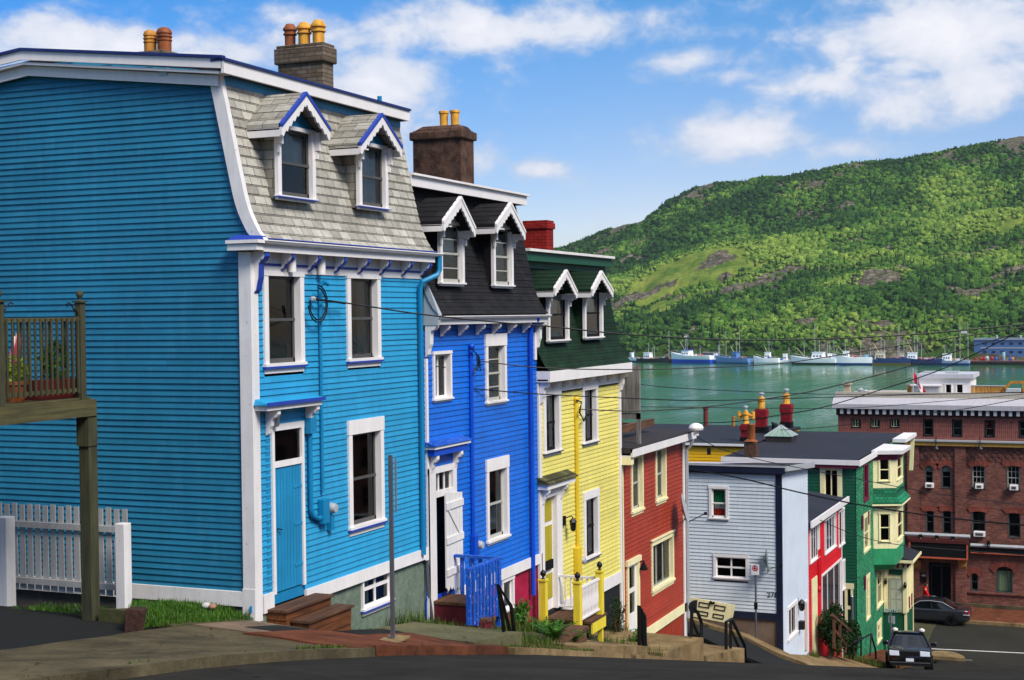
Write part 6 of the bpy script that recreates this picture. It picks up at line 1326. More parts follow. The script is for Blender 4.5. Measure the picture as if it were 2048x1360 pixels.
# ================================================================ hill
RIDGE = [(820,640),(1000,540),(1100,505),(1130,498),(1160,486),(1200,466),(1250,449),(1290,441),(1330,409),(1370,386),(1420,369),(1450,363),(1490,361),(1520,356),(1580,353),(1640,345),(1700,332),(1750,327),(1820,318),(1860,309),(1900,303),(1950,296),(2000,286),(2048,278),(2200,255),(2500,240),(3000,250),(3600,280)]
SHORE = [(820,1150),(1000,980),(1150,850),(1270,792),(1500,752),(1700,735),(2040,722),(2500,700),(3600,690)]
DEPTH = [(820,300),(1150,420),(1400,470),(1700,430),(2048,420),(3600,420)]
def fb(x, y, z, o=4): return mn.fractal(Vector((x, y, z)), 1.0, 2.0, o)
def hillcol(px):
    r = ray(px, 600); h = math.hypot(r.x, r.y); ph = math.atan2(r.y, r.x)
    e = ray(px, itp(px, RIDGE)); tl = e.z/math.hypot(e.x, e.y)
    R0 = itp(px, SHORE); D = itp(px, DEPTH); R1 = R0+D; z1 = CZ+tl*R1; return ph, R0, R1, z1
def hz(px, s, col=None):
    ph, R0, R1, z1 = col or hillcol(px); Rr = R0+(R1-R0)*s
    x, y = Rr*math.cos(ph), Rr*math.sin(ph)
    if s <= 1:
        f = .045*min(s/.02, 1)+.955*(s**.92*(1-.18*math.sin(s*math.pi)))
        z = z1*f
    else: z = z1*(1-(s-1)*.5)
    am = min(s*8, 1)*(1.0 if s < .8 else max(.35, 1-(s-.8)*3.2))
    z += am*(7.5*fb(x*.012, y*.012, 3)+2.5*fb(x*.05, y*.05, 9, 3))
    # rocky steps near the shore and on the knolls
    if s < .5: z += (1-s*2)*min(s*12, 1)*3.0*abs(fb(x*.03, y*.03, 20, 3))
    rk = min(max((rockm(x, y, s)-.26)*5, 0), 1)
    if rk > 0: z += rk*min(s*10, 1)*(2.2*abs(fb(x*.11, y*.11, 33, 4))+.8)*(1 if s < .9 else .5)
    return x, y, z
def rockm(x, y, s):
    v = fb(x*.022, y*.022, 40, 4)+.25*fb(x*.1, y*.1, 44, 3); low = max(0, 1-s/.13)*.34
    band = .30*math.exp(-((s-.33)/.12)**2)+.33*math.exp(-((s-.97)/.05)**2); return v+low+band
def meadow(px, x, y, s):
    g = math.exp(-((px-1420)/260)**2-((s-.42)/.17)**2)*.85+math.exp(-((px-2010)/110)**2-((s-.55)/.16)**2)*.75+math.exp(-((px-1300)/120)**2-((s-.22)/.1)**2)*.5
    return g+.6*fb(x*.013, y*.013, 60, 4)
pxs = np.linspace(900, 2500, 400); ss = np.concatenate([np.linspace(0, .1, 14)[:-1], np.linspace(.1, 1.0, 110), np.linspace(1.02, 1.5, 8)])
V = []; A = []
for px in pxs:
    c = hillcol(px)
    for s in ss:
        x, y, z = hz(px, s, c)
        if s == 0: z = -2
        V.append((x, y, z)); rk = rockm(x, y, s); md = meadow(px, x, y, s); A.append((min(max((rk-.30)*6, 0), 1), min(max((md-.38)*4, 0), 1), s, 1))
nS = len(ss); Fc = [(i*nS+j, (i+1)*nS+j, (i+1)*nS+j+1, i*nS+j+1) for i in range(len(pxs)-1) for j in range(nS-1)]
me = bpy.data.meshes.new('hill'); me.from_pydata(V, [], Fc)
at_ = me.color_attributes.new('cover', 'FLOAT_COLOR', 'POINT'); at_.data.foreach_set('color', np.array(A, dtype=np.float32).ravel())
t = NT('hill_ground'); ca = t.n('VertexColor', layer_name='cover').outputs[0]; sp = t.n('SeparateColor', {0: ca}); v = t.coord(world=True)
n1_ = t.noise(v, .25, 6, .7); n2_ = t.noise(v, .05, 5, .6); n3_ = t.noise(t.coord((.3,.3,1.2), world=True), .5, 6, .7)
grass = t.mix(t.mr(n2_, .35, .65, 0, 1), srgb('#4f6b1d'), srgb('#87903a')); grass = t.mix(t.mr(n1_, .5, .75, 0, .8), grass, srgb('#2f4f17'))
scrub = t.mix(t.mr(n1_, .3, .7, 0, 1), srgb('#23400f'), srgb('#44611c'))
vo_ = t.n('TexVoronoi', {'Vector': t.coord((.5,.5,1.3), world=True), 'Scale': .35}, feature='DISTANCE_TO_EDGE').outputs['Distance']
rock = t.mix(t.mr(n3_, .3, .7, 0, 1), srgb('#42382f'), srgb('#948873')); rock = t.mix(t.mr(t.math('ADD', vo_, t.math('MULTIPLY', n1_, .25)), .1, .3, .8, 0), rock, srgb('#2a221f')); rock = t.mix(t.mr(n1_, .5, .62, 0, .85), rock, srgb('#3b4f1d'))
c = t.mix(sp.outputs[1], scrub, grass); c = t.mix(t.mr(t.math('ADD', sp.outputs[0], t.math('MULTIPLY', t.math('SUBTRACT', n1_, .5), .9)), .35, .65, 0, 1), c, rock)
hm = t.finish(c, .95, 0, t.math('ADD', n1_, n3_), .9, 1.2, .1)
me.materials.append(hm); ho = bpy.data.objects.new('hill', me); COL.objects.link(ho); tag(ho, None, None, None, 'structure')
# ================================================================ woodland on the hill: one mass of crowns
import bmesh
def ico(sub, jit, seed):
    b = bmesh.new(); bmesh.ops.create_icosphere(b, subdivisions=sub, radius=1.0); rnd = random.Random(seed)
    for v_ in b.verts:
        k = 1+jit*mn.noise(v_.co*1.7+Vector((seed*3.1, 0, 0)))*1.6+rnd.uniform(-jit, jit)*.5; v_.co = Vector((v_.co.x*k, v_.co.y*k, v_.co.z*k*.9))
    vs = np.array([v_.co[:] for v_ in b.verts]); fs = np.array([[q.index for q in f.verts] for f in b.faces]); b.free(); return vs, fs
def spruce(seed):
    rnd = random.Random(seed); n = 9; rings = []; L = 7
    for k in range(L):
        f = k/L
        for r, dz in ((.34*(1-f)+.03, 0), (.2*(1-f)+.015, .06)): rings.append([(r*math.cos(2*math.pi*j/n)*(1+rnd.uniform(-.3,.3)), r*math.sin(2*math.pi*j/n)*(1+rnd.uniform(-.3,.3)), f*1.9+dz*2-.25) for j in range(n)])
    vs = [p for r in rings for p in r]+[(0,0,2.0)]; fs = []
    for i in range(len(rings)-1):
        for j in range(n): a = i*n+j; b_ = i*n+(j+1)%n; fs += [[a, b_, b_+n], [a, b_+n, a+n]]
    top = (len(rings)-1)*n; fs += [[top+j, top+(j+1)%n, len(vs)-1] for j in range(n)]
    return np.array(vs), np.array(fs)
BL = [ico(2, .55, k) for k in range(7)]; SPR = [spruce(k) for k in range(4)]
rng = np.random.default_rng(5); VV = []; FF = []; CC = []; off = 0
def addtree(kind, x, y, z, r, h, col):
    global off
    vs, fs = kind; a = rng.uniform(0, 6.28); ca_, sa = math.cos(a), math.sin(a)
    q = np.empty_like(vs); q[:,0] = (vs[:,0]*ca_-vs[:,1]*sa)*r+x; q[:,1] = (vs[:,0]*sa+vs[:,1]*ca_)*r+y; q[:,2] = vs[:,2]*h+z
    VV.append(q); FF.append(fs+off); CC.append(np.tile(np.array(col+[1.0], dtype=np.float32), (len(vs), 1))); off += len(vs)
N = 60000; cnt = 0; cols = {}
for k in range(N):
    px = rng.uniform(1000, 2250); s = rng.uniform(0, 1)**.92*1.02+.012; key = int(px/3); c = cols.get(key)
    if c is None: c = cols[key] = hillcol(key*3)
    px = key*3; x, y, z = hz(px, s, c)
    jx, jy = rng.uniform(-1.3, 1.3), rng.uniform(-1.3, 1.3); x += jx; y += jy
    rk = rockm(x, y, s); md = meadow(px, x, y, s)
    if rk > .36+rng.uniform(-.1, .25): continue
    if md > .42+rng.uniform(-.1, .3) : continue
    big = .5+.5*fb(x*.02, y*.02, 80, 3); 
    shrub = md > .25 or s < .06 or s > .95 or rk > .3
    r = rng.uniform(.8, 1.6) if shrub else (1.0+1.9*rng.uniform()**2.2)*(.8+.35*big)
    # species colour in drifts; cloud shade on the upper slope painted into it
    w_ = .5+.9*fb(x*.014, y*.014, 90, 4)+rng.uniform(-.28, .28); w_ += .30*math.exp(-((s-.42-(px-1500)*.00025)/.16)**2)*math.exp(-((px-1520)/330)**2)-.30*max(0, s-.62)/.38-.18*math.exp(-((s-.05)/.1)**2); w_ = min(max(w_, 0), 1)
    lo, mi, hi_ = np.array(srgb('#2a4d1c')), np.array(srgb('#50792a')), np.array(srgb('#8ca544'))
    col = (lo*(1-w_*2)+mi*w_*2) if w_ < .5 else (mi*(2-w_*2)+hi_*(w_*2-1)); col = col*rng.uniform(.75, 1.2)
    if (rng.uniform() < (.07 if s < .9 else .16)) and w_ < .6: addtree(SPR[k % 4], x, y, z-.2, rng.uniform(2.2, 3.4), rng.uniform(2.2, 3.6)*(.6 if s > .9 else 1), [float(q) for q in np.array(srgb('#1c3f1c'))*rng.uniform(.7, 1.2)])
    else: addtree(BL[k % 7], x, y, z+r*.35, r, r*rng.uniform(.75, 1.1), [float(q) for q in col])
VVc = np.concatenate(VV); FFc = np.concatenate(FF); CCc = np.concatenate(CC)
me = bpy.data.meshes.new('woodland'); me.vertices.add(len(VVc)); me.vertices.foreach_set('co', VVc.astype(np.float32).ravel())
me.loops.add(len(FFc)*3); me.loops.foreach_set('vertex_index', FFc.astype(np.int32).ravel()); me.polygons.add(len(FFc)); me.polygons.foreach_set('loop_start', np.arange(0, len(FFc)*3, 3, dtype=np.int32))
me.update(); at_ = me.color_attributes.new('leaf', 'FLOAT_COLOR', 'POINT'); at_.data.foreach_set('color', CCc.ravel())
t = NT('woodland_leaves'); ca = t.n('VertexColor', layer_name='leaf').outputs[0]; v = t.coord(world=True); n1_ = t.noise(v, 1.1, 4, .7); n2_ = t.noise(v, .35, 3, .6)
c = t.mix(1.0, ca, t.gray(t.mr(n1_, .3, .7, .55, 1.5)), 'MULTIPLY'); me.materials.append(t.finish(c, .8, 0, t.math('ADD', n1_, n2_), 1.0, 1.5, .1))
wo_ = bpy.data.objects.new('woodland', me); COL.objects.link(wo_); tag(wo_, 'bushy green woodland covering the far hillside', 'woodland', None, 'stuff')
# ================================================================ far wharf, warehouse, boats
def shore_pt(px, back=0.0, z=0.0):   # point on the water off the far shore
    r = ray(px, 700); ph = math.atan2(r.y, r.x); Rr = itp(px, SHORE)-back; return Vector((Rr*math.cos(ph), Rr*math.sin(ph), z))
wh = thing('wharf', 'long timber wharf on piles along the far shore behind the moored boats', 'wharf', shore_pt(1650, 14)); mbd, mbp = MB(), MB()
SG = [(1262,1345),(1426,1445),(1496,1600),(1650,1770),(1770,2110)]
for a_, b_ in ((1255,2400),):
    n = 60
    for k in range(n):
        p0, p1 = shore_pt(a_+(b_-a_)*k/n, 16), shore_pt(a_+(b_-a_)*(k+1)/n, 16); q0, q1 = shore_pt(a_+(b_-a_)*k/n, -3), shore_pt(a_+(b_-a_)*(k+1)/n, -3)
        mbd.hexa([(p0.x,p0.y,1.3),(p1.x,p1.y,1.3),(q1.x,q1.y,1.3),(q0.x,q0.y,1.3),(p0.x,p0.y,1.9),(p1.x,p1.y,1.9),(q1.x,q1.y,1.9),(q0.x,q0.y,1.9)])
        for f in (0,.2,.4,.6,.8): p = p0.lerp(p1, f); mbp.tube([(p.x,p.y,-1),(p.x,p.y,1.6)], .22, 5)
mbd.build('deck', plain('red_brown_timber', '#6a4a40', .9, var=.4, scale=.2), wh); o = mbp.build('piles', plain('dark_piles', '#2a201c', .9), wh); o['kind'] = 'stuff'
nrm = (Vector((0,0,0))-shore_pt(1700)).normalized(); nrm.z = 0
def shore_dir(px): return (shore_pt(px+5)-shore_pt(px-5)).normalized()
# blue warehouse
p = shore_pt(1948, -4); d = shore_dir(2050); nn = Vector((-d.y, d.x, 0)); nn = nn if nn.dot(p) > 0 else -nn
ws = thing('warehouse', 'blue two storey warehouse with small dark windows on the far wharf', 'warehouse', (p.x, p.y, 1.9)); L, H_ = 62.0, 9.6
def wpt(s, d_, z): q = p+d*s+nn*d_; return (q.x, q.y, z)
MBL = paint('warehouse_blue', '#4a6f9c', .6, .06, .3)
mb = MB(); mb.hexa([wpt(0,0,1.9),wpt(L,0,1.9),wpt(L,9,1.9),wpt(0,9,1.9),wpt(0,0,H_+1.5),wpt(L,0,H_+1.5),wpt(L,9,H_+1.5),wpt(0,9,H_+1.5)]); mb.build('walls', MBL, ws)
mb = MB(); mb.hexa([wpt(-.4,-.4,H_+1.5),wpt(L,-.4,H_+1.5),wpt(L,9.4,H_+1.5),wpt(-.4,9.4,H_+1.5),wpt(-.4,-.4,H_+1.7),wpt(L,-.4,H_+1.7),wpt(L,4.5,H_+2.7),wpt(-.4,4.5,H_+2.7)]); mb.build('roof', paint('warehouse_roof', '#5f6b7a', .6, .1, .3), ws)
mb = MB(); mb.hexa([wpt(3,-.12,7.2),wpt(L,-.12,7.2),wpt(L,-.01,7.2),wpt(3,-.01,7.2),wpt(3,-.12,7.7),wpt(L,-.12,7.7),wpt(L,-.01,7.7),wpt(3,-.01,7.7)]); mb.build('white_stripe', M['metal_lt'], ws)
for r_ in (5.0, 9.0):
    for k in range(14):
        s0 = 4.2+4.1*k; mb = MB(); mb.hexa([wpt(s0,-.08,r_),wpt(s0+1.7,-.08,r_),wpt(s0+1.7,-.01,r_),wpt(s0,-.01,r_),wpt(s0,-.08,r_+1),wpt(s0+1.7,-.08,r_+1),wpt(s0+1.7,-.01,r_+1),wpt(s0,-.01,r_+1)]); mb.build('window', M['navydk'], ws)
mb = MB()
for s0 in (10, 21, 27, 40): q = wpt(s0, 3, H_+2.2); mb.lathe(q, [(.5,0),(.4,1.0),(.7,1.1),(.3,1.5)], 8)
mb.build('roof_vent', M['metal_lt'], ws, split=True)
# barrels and gear on the wharf
cl_ = ['#a32c24','#b5412f','#2f5fb0','#b9bfc4','#a32c24','#8fb0b4','#c4872f','#2f5fb0','#a32c24','#6b3a30']
nm_ = ['dark red','rust red','blue','white','red','pale turquoise','orange','bright blue','crimson','brown']
for k, px in enumerate((1951,1962,1992,1974,1984,2007,2025,2021,1968,1997)):
    q = shore_pt(px, 8+(k % 3)*2, 1.9); tall = 4.0 if k == 5 else random.uniform(1.2, 2.0); mb = MB()
    mb.lathe(q, [(.7,0),(.78,.1),(.78,tall*.45),(.84,tall*.5),(.78,tall*.55),(.78,tall*.95),(.7,tall)], 10)
    o = mb.build('gear_drum', plain('drum_'+nm_[k].replace(' ','_'), cl_[k], .6), origin=q, smooth=True); tag(o, nm_[k]+' gear drum on the wharf in front of the blue warehouse', 'drum', 'drums and gear on the far wharf')
def boat(px, L, hull, stripe, cab, label, cabf=.3, mast=((.45,9),), hull_h=2.2, wlz=.95, buoys=0, heading=1, cabL=.22, boom=True, cab2=None, name='fishing_boat', back=21):
    L *= 1.08; hull_h *= 1.15; c = shore_pt(px, back, 0); d_ = shore_dir(px)*heading; n_ = Vector((-d_.y, d_.x, 0)); bo = thing(name, label, 'boat', c, 'fishing boats moored along the far wharf')
    def P(s, w, z): q = c+d_*(s*L)+n_*w; return (q.x, q.y, z)
    Bm = L*.135; secs = []; sec2 = []; dk_ = []
    for i in range(13):
        f = i/12; s = -.5+f; w = Bm*(1-abs(max(f-.42, 0)/.58)**2.3)*(1 if f > .1 else .88+f*1.2); w = max(w, .06); sheer = hull_h*(1+.75*max(f-.5, 0)**1.6*2.2+.12*(1-f)); wl = w*.78
        zs_ = [-.5, .35, sheer*.55, sheer]; xs = [.55*w, wl, w*.95, w]; rk = .02*max(f-.7,0)*6
        def row(zz, ww): return P(s+rk*zz/hull_h*.5, ww, zz)
        secs.append([row(-.5, -xs[0]), row(.3, -xs[1]), row(wlz, -xs[1]-.6*(xs[2]-xs[1])), row(wlz, xs[1]+.6*(xs[2]-xs[1])), row(.3, xs[1]), row(-.5, xs[0])])
        sec2.append([row(wlz, -xs[1]-.6*(xs[2]-xs[1])), row(sheer*.6, -xs[2]), row(sheer, -xs[3]), row(sheer, -xs[3]+.12), row(sheer-.45, -xs[3]+.14), row(sheer-.45, xs[3]-.14), row(sheer, xs[3]-.12), row(sheer, xs[3]), row(sheer*.6, xs[2]), row(wlz, xs[1]+.6*(xs[2]-xs[1]))])
    mh = MB(); mh.loft(sec2); h_ = mh.build('hull', plain('hull_'+hull.strip('#'), hull, .5, var=.06), bo, smooth=True)
    mh = MB(); mh.loft(secs); mh.build('lower_hull', plain('hull_'+stripe.strip('#'), stripe, .5, var=.06), bo, smooth=True)
    z0 = hull_h*.9; s0 = cabf-.5-cabL/2; s1 = s0+cabL; w = Bm*.66; ch_ = 3.3
    mc = MB(); mc.hexa([P(s0,-w,z0),P(s1+.01,-w,z0),P(s1+.01,w,z0),P(s0,w,z0),P(s0+.01,-w*.9,z0+ch_),P(s1-.015,-w*.9,z0+ch_),P(s1-.015,w*.9,z0+ch_),P(s0+.01,w*.9,z0+ch_)])
    cb_ = mc.build('cabin', plain('cabin_'+cab.strip('#'), cab, .5, var=.05), bo, bevel=.08)
    mc = MB(); mc.hexa([P(s0-.01,-w,z0+ch_+.01),P(s1,-w,z0+ch_+.01),P(s1,w,z0+ch_+.01),P(s0-.01,w,z0+ch_+.01),P(s0-.01,-w,z0+ch_+.2),P(s1,-w,z0+ch_+.2),P(s1,w,z0+ch_+.2),P(s0-.01,w,z0+ch_+.2)]); mc.build('cabin_roof', plain('roof_'+(cab2 or cab).strip('#'), cab2 or cab, .5, var=.05), cb_)
    for k in range(3):
        for sd_ in (-1, 1):
            sa_ = s0+cabL*(.15+.27*k); mw = MB(); ww = w*.945*sd_
            mw.hexa([P(sa_,ww,z0+1.25),P(sa_+cabL*.17,ww,z0+1.25),P(sa_+cabL*.17,ww+.05*sd_,z0+1.25),P(sa_,ww+.05*sd_,z0+1.25),P(sa_,ww*.975,z0+1.9),P(sa_+cabL*.17,ww*.975,z0+1.9),P(sa_+cabL*.17,ww*.975+.05*sd_,z0+1.9),P(sa_,ww*.975+.05*sd_,z0+1.9)]); mw.build('window', M['navydk'], cb_)
    for (f, h) in mast:
        mm = MB(); mm.tube([P(f-.5,0,z0),P(f-.5,0,z0+h)], [.16,.07], 6); mm.beam(P(f-.5,-.9,z0+h*.72), P(f-.5,.9,z0+h*.72), .09, .09); mo_ = mm.build('mast', M['metal_lt'], bo)
        mm = MB(); mm.tube([P(f-.5,0,z0+h*.95), P(min(f-.5+.28,.46),0,hull_h*1.2)], .03, 4); mm.tube([P(f-.5,0,z0+h*.95), P(max(f-.5-.28,-.48),0,hull_h)], .03, 4); mm.build('rigging', M['sash_gr'], mo_)
    if boom: f, h = mast[0]; mm = MB(); mm.tube([P(f-.5,0,z0+1.6),P(f-.5+.17,0,z0+h*.62)], .09, 5); mm.build('boom', M['cream'], bo)
    for k in range(buoys): mm = MB(); q = P(-.25+.5*(k+.5)/max(buoys,1)+.02*math.sin(k*5), -(Bm*.9)*(1 if k % 2 else .6), hull_h+.35); mm.sphere(q, .55, 8, 6); mm.build('buoy', plain('buoy_red', '#c8402c', .5), bo, smooth=True)
    rnd = random.Random(int(px)); cols_ = ('#d8d2c4','#b8452f','#3f6fa8','#8c8f90','#c9a35a','#e4e4e2'); 
    for k in range(int(L*.45)):
        s_ = rnd.uniform(-.42, .38); w_ = rnd.uniform(-.6, .5)*Bm; a_, b_, h_2 = rnd.uniform(.3, .9), rnd.uniform(.3, .8), rnd.uniform(.5, 1.5); zz = hull_h*.85; mm = MB()
        if k % 3 == 0: mm.lathe(P(s_, w_, zz), [(a_*.6,0),(a_*.65,h_2*.5),(a_*.6,h_2)], 8)
        else: q0 = Vector(P(s_, w_, zz)); mm.box(q0.x-a_, q0.x+a_, q0.y-b_, q0.y+b_, q0.z, q0.z+h_2)
        mm.build('deck_gear', plain('gear_'+cols_[k % 6].strip('#'), cols_[k % 6], .7) if 'gear_'+cols_[k % 6].strip('#') not in bpy.data.materials else bpy.data.materials['gear_'+cols_[k % 6].strip('#')], bo)
    mm = MB()
    for sd_ in (-1, 1): mm.tube([P(-.45+.9*k/10, sd_*Bm*.86*(1-abs(max(k/10-.42,0)/.58)**2.3), hull_h*(1.12+.75*max(k/10-.5,0)**1.6*2.2)+.55) for k in range(11)], .035, 4)
    mm.build('guard_rail', M['metal_lt'], bo)
    return bo
W_, Bc = '#ffffff', '#2a5fd0'
boat(1268, 9, W_, '#253a72', W_, 'small white boat at the left end of the far wharf, cut by the green roof', mast=((.5,5),), hull_h=1.6, boom=False)
boat(1306, 17, '#1d2426', '#1d2426', W_, 'black hulled fishing boat with slanting boom, left of the big blue trawler', mast=((.35,8),(.55,7)), cabf=.33, hull_h=1.7)
boat(1384, 23, W_, '#2358d6', W_, 'large bright blue and white trawler', mast=((.62,12),(.66,11),(.3,6)), cabf=.62, hull_h=3.2, wlz=2.0, buoys=4, heading=-1, cab2='#2f62c4', cabL=.2)
boat(1466, 19, '#6f93c4', '#4d70a8', '#5a82b8', 'pale blue open fishing boat right of the big blue and white trawler', mast=((.4,10),(.9,9)), cabf=.42, hull_h=2.4, heading=-1, cabL=.16)
boat(1533, 12, W_, '#d7d9da', W_, 'short white boat with red floats and a net gantry at its stern', mast=((.4,10),), cabf=.45, hull_h=2.4, buoys=2, heading=-1)
boat(1628, 21, W_, '#31373c', W_, 'long white fishing boat with red deck and dark waterline at mid wharf', mast=((.72,9),(.38,9.5),(.2,9)), cabf=.4, hull_h=2.5, buoys=1, heading=-1, cabL=.26)
boat(1706, 17, W_, '#27499b', W_, 'white longliner with blue waterline and high bow facing left', mast=((.7,9),(.3,9)), cabf=.68, hull_h=3.0, heading=-1, cabL=.16, buoys=1)
boat(1778, 19, '#2b4274', '#b37d3a', '#d8c9ae', 'navy hulled boat with an orange waterline and cream wheelhouse', mast=((.68,12),(.6,9),(.3,11)), cabf=.7, hull_h=2.6, heading=-1, buoys=3)
boat(1843, 18, '#28356b', '#22305f', W_, 'dark blue boat heaped with red floats under thick cream derricks', mast=((.66,14),(.6,11),(.5,9)), cabf=.72, hull_h=2.3, heading=-1, buoys=6)
boat(1898, 17, '#aab4cc', '#27418f', W_, 'small white boat with bright blue waterline nearest the blue warehouse', mast=((.6,8),(.35,11)), cabf=.55, hull_h=1.8, heading=-1, boom=False)
boat(1741, 8, '#a8372c', '#8a2a22', '#7fb2c9', 'small red workboat tucked between the white longliner and the navy boat', mast=((.5,7),), hull_h=1.5, boom=False)
boat(1578, 9, W_, '#b9bec2', W_, 'tiny white boat right of the short white boat with red floats', mast=((.5,7),), hull_h=1.6, boom=False, back=19)
boat(1437, 8, '#4a78b8', '#2a4f8a', W_, 'tiny blue and white boat between the big blue trawler and the pale blue boat', mast=((.5,8),), hull_h=1.5, boom=False, back=18)
boat(1668, 10, W_, '#7d2f2a', W_, 'small white boat with a dark red waterline behind the long white fishing boat', mast=((.5,10),(.3,8)), hull_h=1.7, back=17)
boat(1812, 9, W_, '#28356b', '#e4d8bc', 'small cream and white boat between the navy boat and the dark blue boat', mast=((.4,11),), hull_h=1.7, boom=False, back=18)
sh = thing('wharf_shed', 'low dark flat-roofed shed on the wharf behind the big blue and white trawler', 'shed', shore_pt(1424, 6, 1.9)); q0, q1 = shore_pt(1405, 8), shore_pt(1440, 8); dd = (q1-q0); mb = MB(); nn2 = Vector((q0.x, q0.y, 0)).normalized()*4
mb.hexa([(q0.x,q0.y,1.9),(q1.x,q1.y,1.9),((q1+nn2).x,(q1+nn2).y,1.9),((q0+nn2).x,(q0+nn2).y,1.9),(q0.x,q0.y,5),(q1.x,q1.y,5),((q1+nn2).x,(q1+nn2).y,5),((q0+nn2).x,(q0+nn2).y,5)]); mb.build('walls', M['navydk'], sh)
q0 -= nn2*.1; mb = MB(); mb.hexa([(q0.x,q0.y,5.01),(q1.x,q1.y,5.01),((q1+nn2).x,(q1+nn2).y,5.01),((q0+nn2).x,(q0+nn2).y,5.01),(q0.x,q0.y,5.4),(q1.x,q1.y,5.4),((q1+nn2).x,(q1+nn2).y,5.4),((q0+nn2).x,(q0+nn2).y,5.4)]); mb.build('roof', M['sash_gr'], sh)
for k, (px, h, lab) in enumerate(((1338,15,'wooden pole on the far shore left of the big blue and white trawler'),(1371,13,'pole with a white lamp box behind the big blue and white trawler'),(1452,14,'pole behind the pale blue open boat'),(1479,15,'pole between the pale blue boat and the short white boat'),(1630,18,'pole behind the long white fishing boat'),(1798,17,'pole behind the navy hulled boat'),(1920,18,'left pole of the insulator frame beside the blue warehouse'),(1936,18,'right pole of the insulator frame beside the blue warehouse'))):
    q = shore_pt(px, -1, 1.9); t_ = thing('utility_pole', lab, 'pole', q, 'poles along the far shore'); mb = MB(); mb.tube([q, q+Vector((0,0,h))], [.17,.12], 6); mb.build('shaft', M['sash_gr'], t_)
    mb = MB(); dd = shore_dir(px); mb.beam(q+Vector((0,0,h*.86))-dd*1.0, q+Vector((0,0,h*.86))+dd*1.0, .14, .14); mb.build('crossarm', M['wood_gr'], t_)
    if k == 1: mb = MB(); mb.box(q.x-.5, q.x+.5, q.y-.5, q.y+.5, q.z+h*.8, q.z+h*.9); mb.build('lamp_box', M['white'], t_)
q0, q1 = shore_pt(1920,-1,14.5), shore_pt(1936,-1,14.5); mb = MB(); mb.beam(q0, q1, .15, .2)
for f in (.25,.5,.75): q = q0.lerp(q1, f); mb.lathe(q, [(.35,0),(.35,.9),(.15,1.0),(.12,1.5)], 6)
tag(mb.build('insulator_frame', M['white'], origin=q0), 'white insulators on a beam between two poles beside the blue warehouse', 'insulators')

# thin sea haze between the town and the far hill
t = NT('haze_air'); pv = t.n('VolumePrincipled', {'Color': (.72,.80,.92,1), 'Density': .00007, 'Anisotropy': .2}); t.t.links.new(pv.outputs[0], t.out.inputs[1])
mb = MB(); mb.box(-460, 2300, -900, 1900, -26, 330); tag(mb.build('haze', t.m), 'thin pale haze over the harbour', None, None, 'stuff')
# ================================================================ balcony of the neighbouring house (left edge)
BY = 13.3
bx1 = onY(190, 815, BY).x; bzt = onY(190, 798, BY).z; bzb = onY(190, 831, BY).z
bal = thing('balcony', 'olive stained timber balcony on posts at the left edge in front of the turquoise wall', 'balcony', (bx1-.1, BY, 21.9))
mb = MB(); mb.box(10.5, bx1, BY-.03, BY+.03, bzb, bzt); mb.box(bx1-.06, bx1, BY+.03, 17.0, bzb, bzt); mb.build('rim_beam', M['wood_ol'], bal)
mb = MB()
for k in range(24): mb.box(10.5, bx1-.03, BY+.04+.15*k, BY+.18+.15*k, bzt+.002, bzt+.03)
mb.build('deck_boards', M['wood_ol'], bal)
mb = MB()
for k in range(8): mb.box(10.6+.7*k, 10.64+.7*k, BY+.04, 17, bzb+.02, bzt-.002)
mb.build('joists', M['wood_dk'], bal)
mb = MB(); px_ = bx1-.05; py_ = BY+.09; mb.box(px_-.09, px_+.09, py_-.085, py_+.085, 21.3, bzb); mb.box(px_-.12, px_+.08, py_-.1, py_+.1, bzb-.42, bzb-.0); mb.build('post', M['wood_olz'], bal)
mb = MB(); mb.box(10.9, 11.07, py_-.085, py_+.085, 22, bzb); mb.build('post', M['wood_olz'], bal)
rx0, rx1 = onY(4, 700, BY).x, onY(167, 700, BY).x; rzt = onY(90, 637, BY).z
for x in (rx0, rx1):
    mb = MB(); zt_ = onY(166, 605, BY).z; mb.box(x-.05, x+.05, BY, BY+.1, bzt, zt_); mb.box(x-.075, x+.075, BY-.025, BY+.125, zt_, zt_+.025); pst = mb.build('rail_post', M['wood_olz'], bal)
    mb = MB(); mb.lathe((x, BY+.05, zt_+.025), [(.03,0),(.018,.02),(.03,.04),(.047,.07),(.05,.09),(.045,.12),(.02,.145)], 12); mb.build('finial', M['wood_olz'], pst, smooth=True)
    mb = MB(); s_ = -1 if x == rx1 else 1
    cv = [(0,-.02),(.03,.06),(.07,.07),(.07,.03),(.045,.03)]; c2 = [(0,-.02),(.06,-.0),(.12,.08),(.18,.12),(.22,.1),(.21,.06)]
    mb.tube([(x+s_*(.05+a), BY+.05, zt_-.12+b) for a, b in c2], .009, 6); mb.tube([(x+s_*(.05+a), BY+.05, zt_-.16+b) for a, b in cv], .009, 6); mb.build('scroll_hook', M['black'], pst, smooth=True)
mb = MB(); mb.box(rx0+.05, rx1-.05, BY+.02, BY+.08, rzt-.04, rzt+.01); mb.box(rx0+.05, rx1-.05, BY+.03, BY+.07, bzt+.12, bzt+.17); mb.box(rx1-.03, rx1+.03, BY+.1, 17, rzt-.04, rzt+.01); mb.box(rx1-.02, rx1+.02, BY+.1, 17, bzt+.12, bzt+.17); mb.build('rail', M['wood_ol'], bal, split=True)
for k in range(14): x = rx0+.1+(rx1-rx0-.2)*k/13; mb = MB(); mb.box(x-.017, x+.017, BY+.0, BY+.02, bzt+.1, rzt-.0); mb.build('baluster', M['wood_olz'], bal)
for k in range(26): y = BY+.22+.13*k; mb = MB(); mb.box(rx1+.02, rx1+.04, y-.017, y+.017, bzt+.1, rzt-.0); mb.build('baluster', M['wood_olz'], bal)
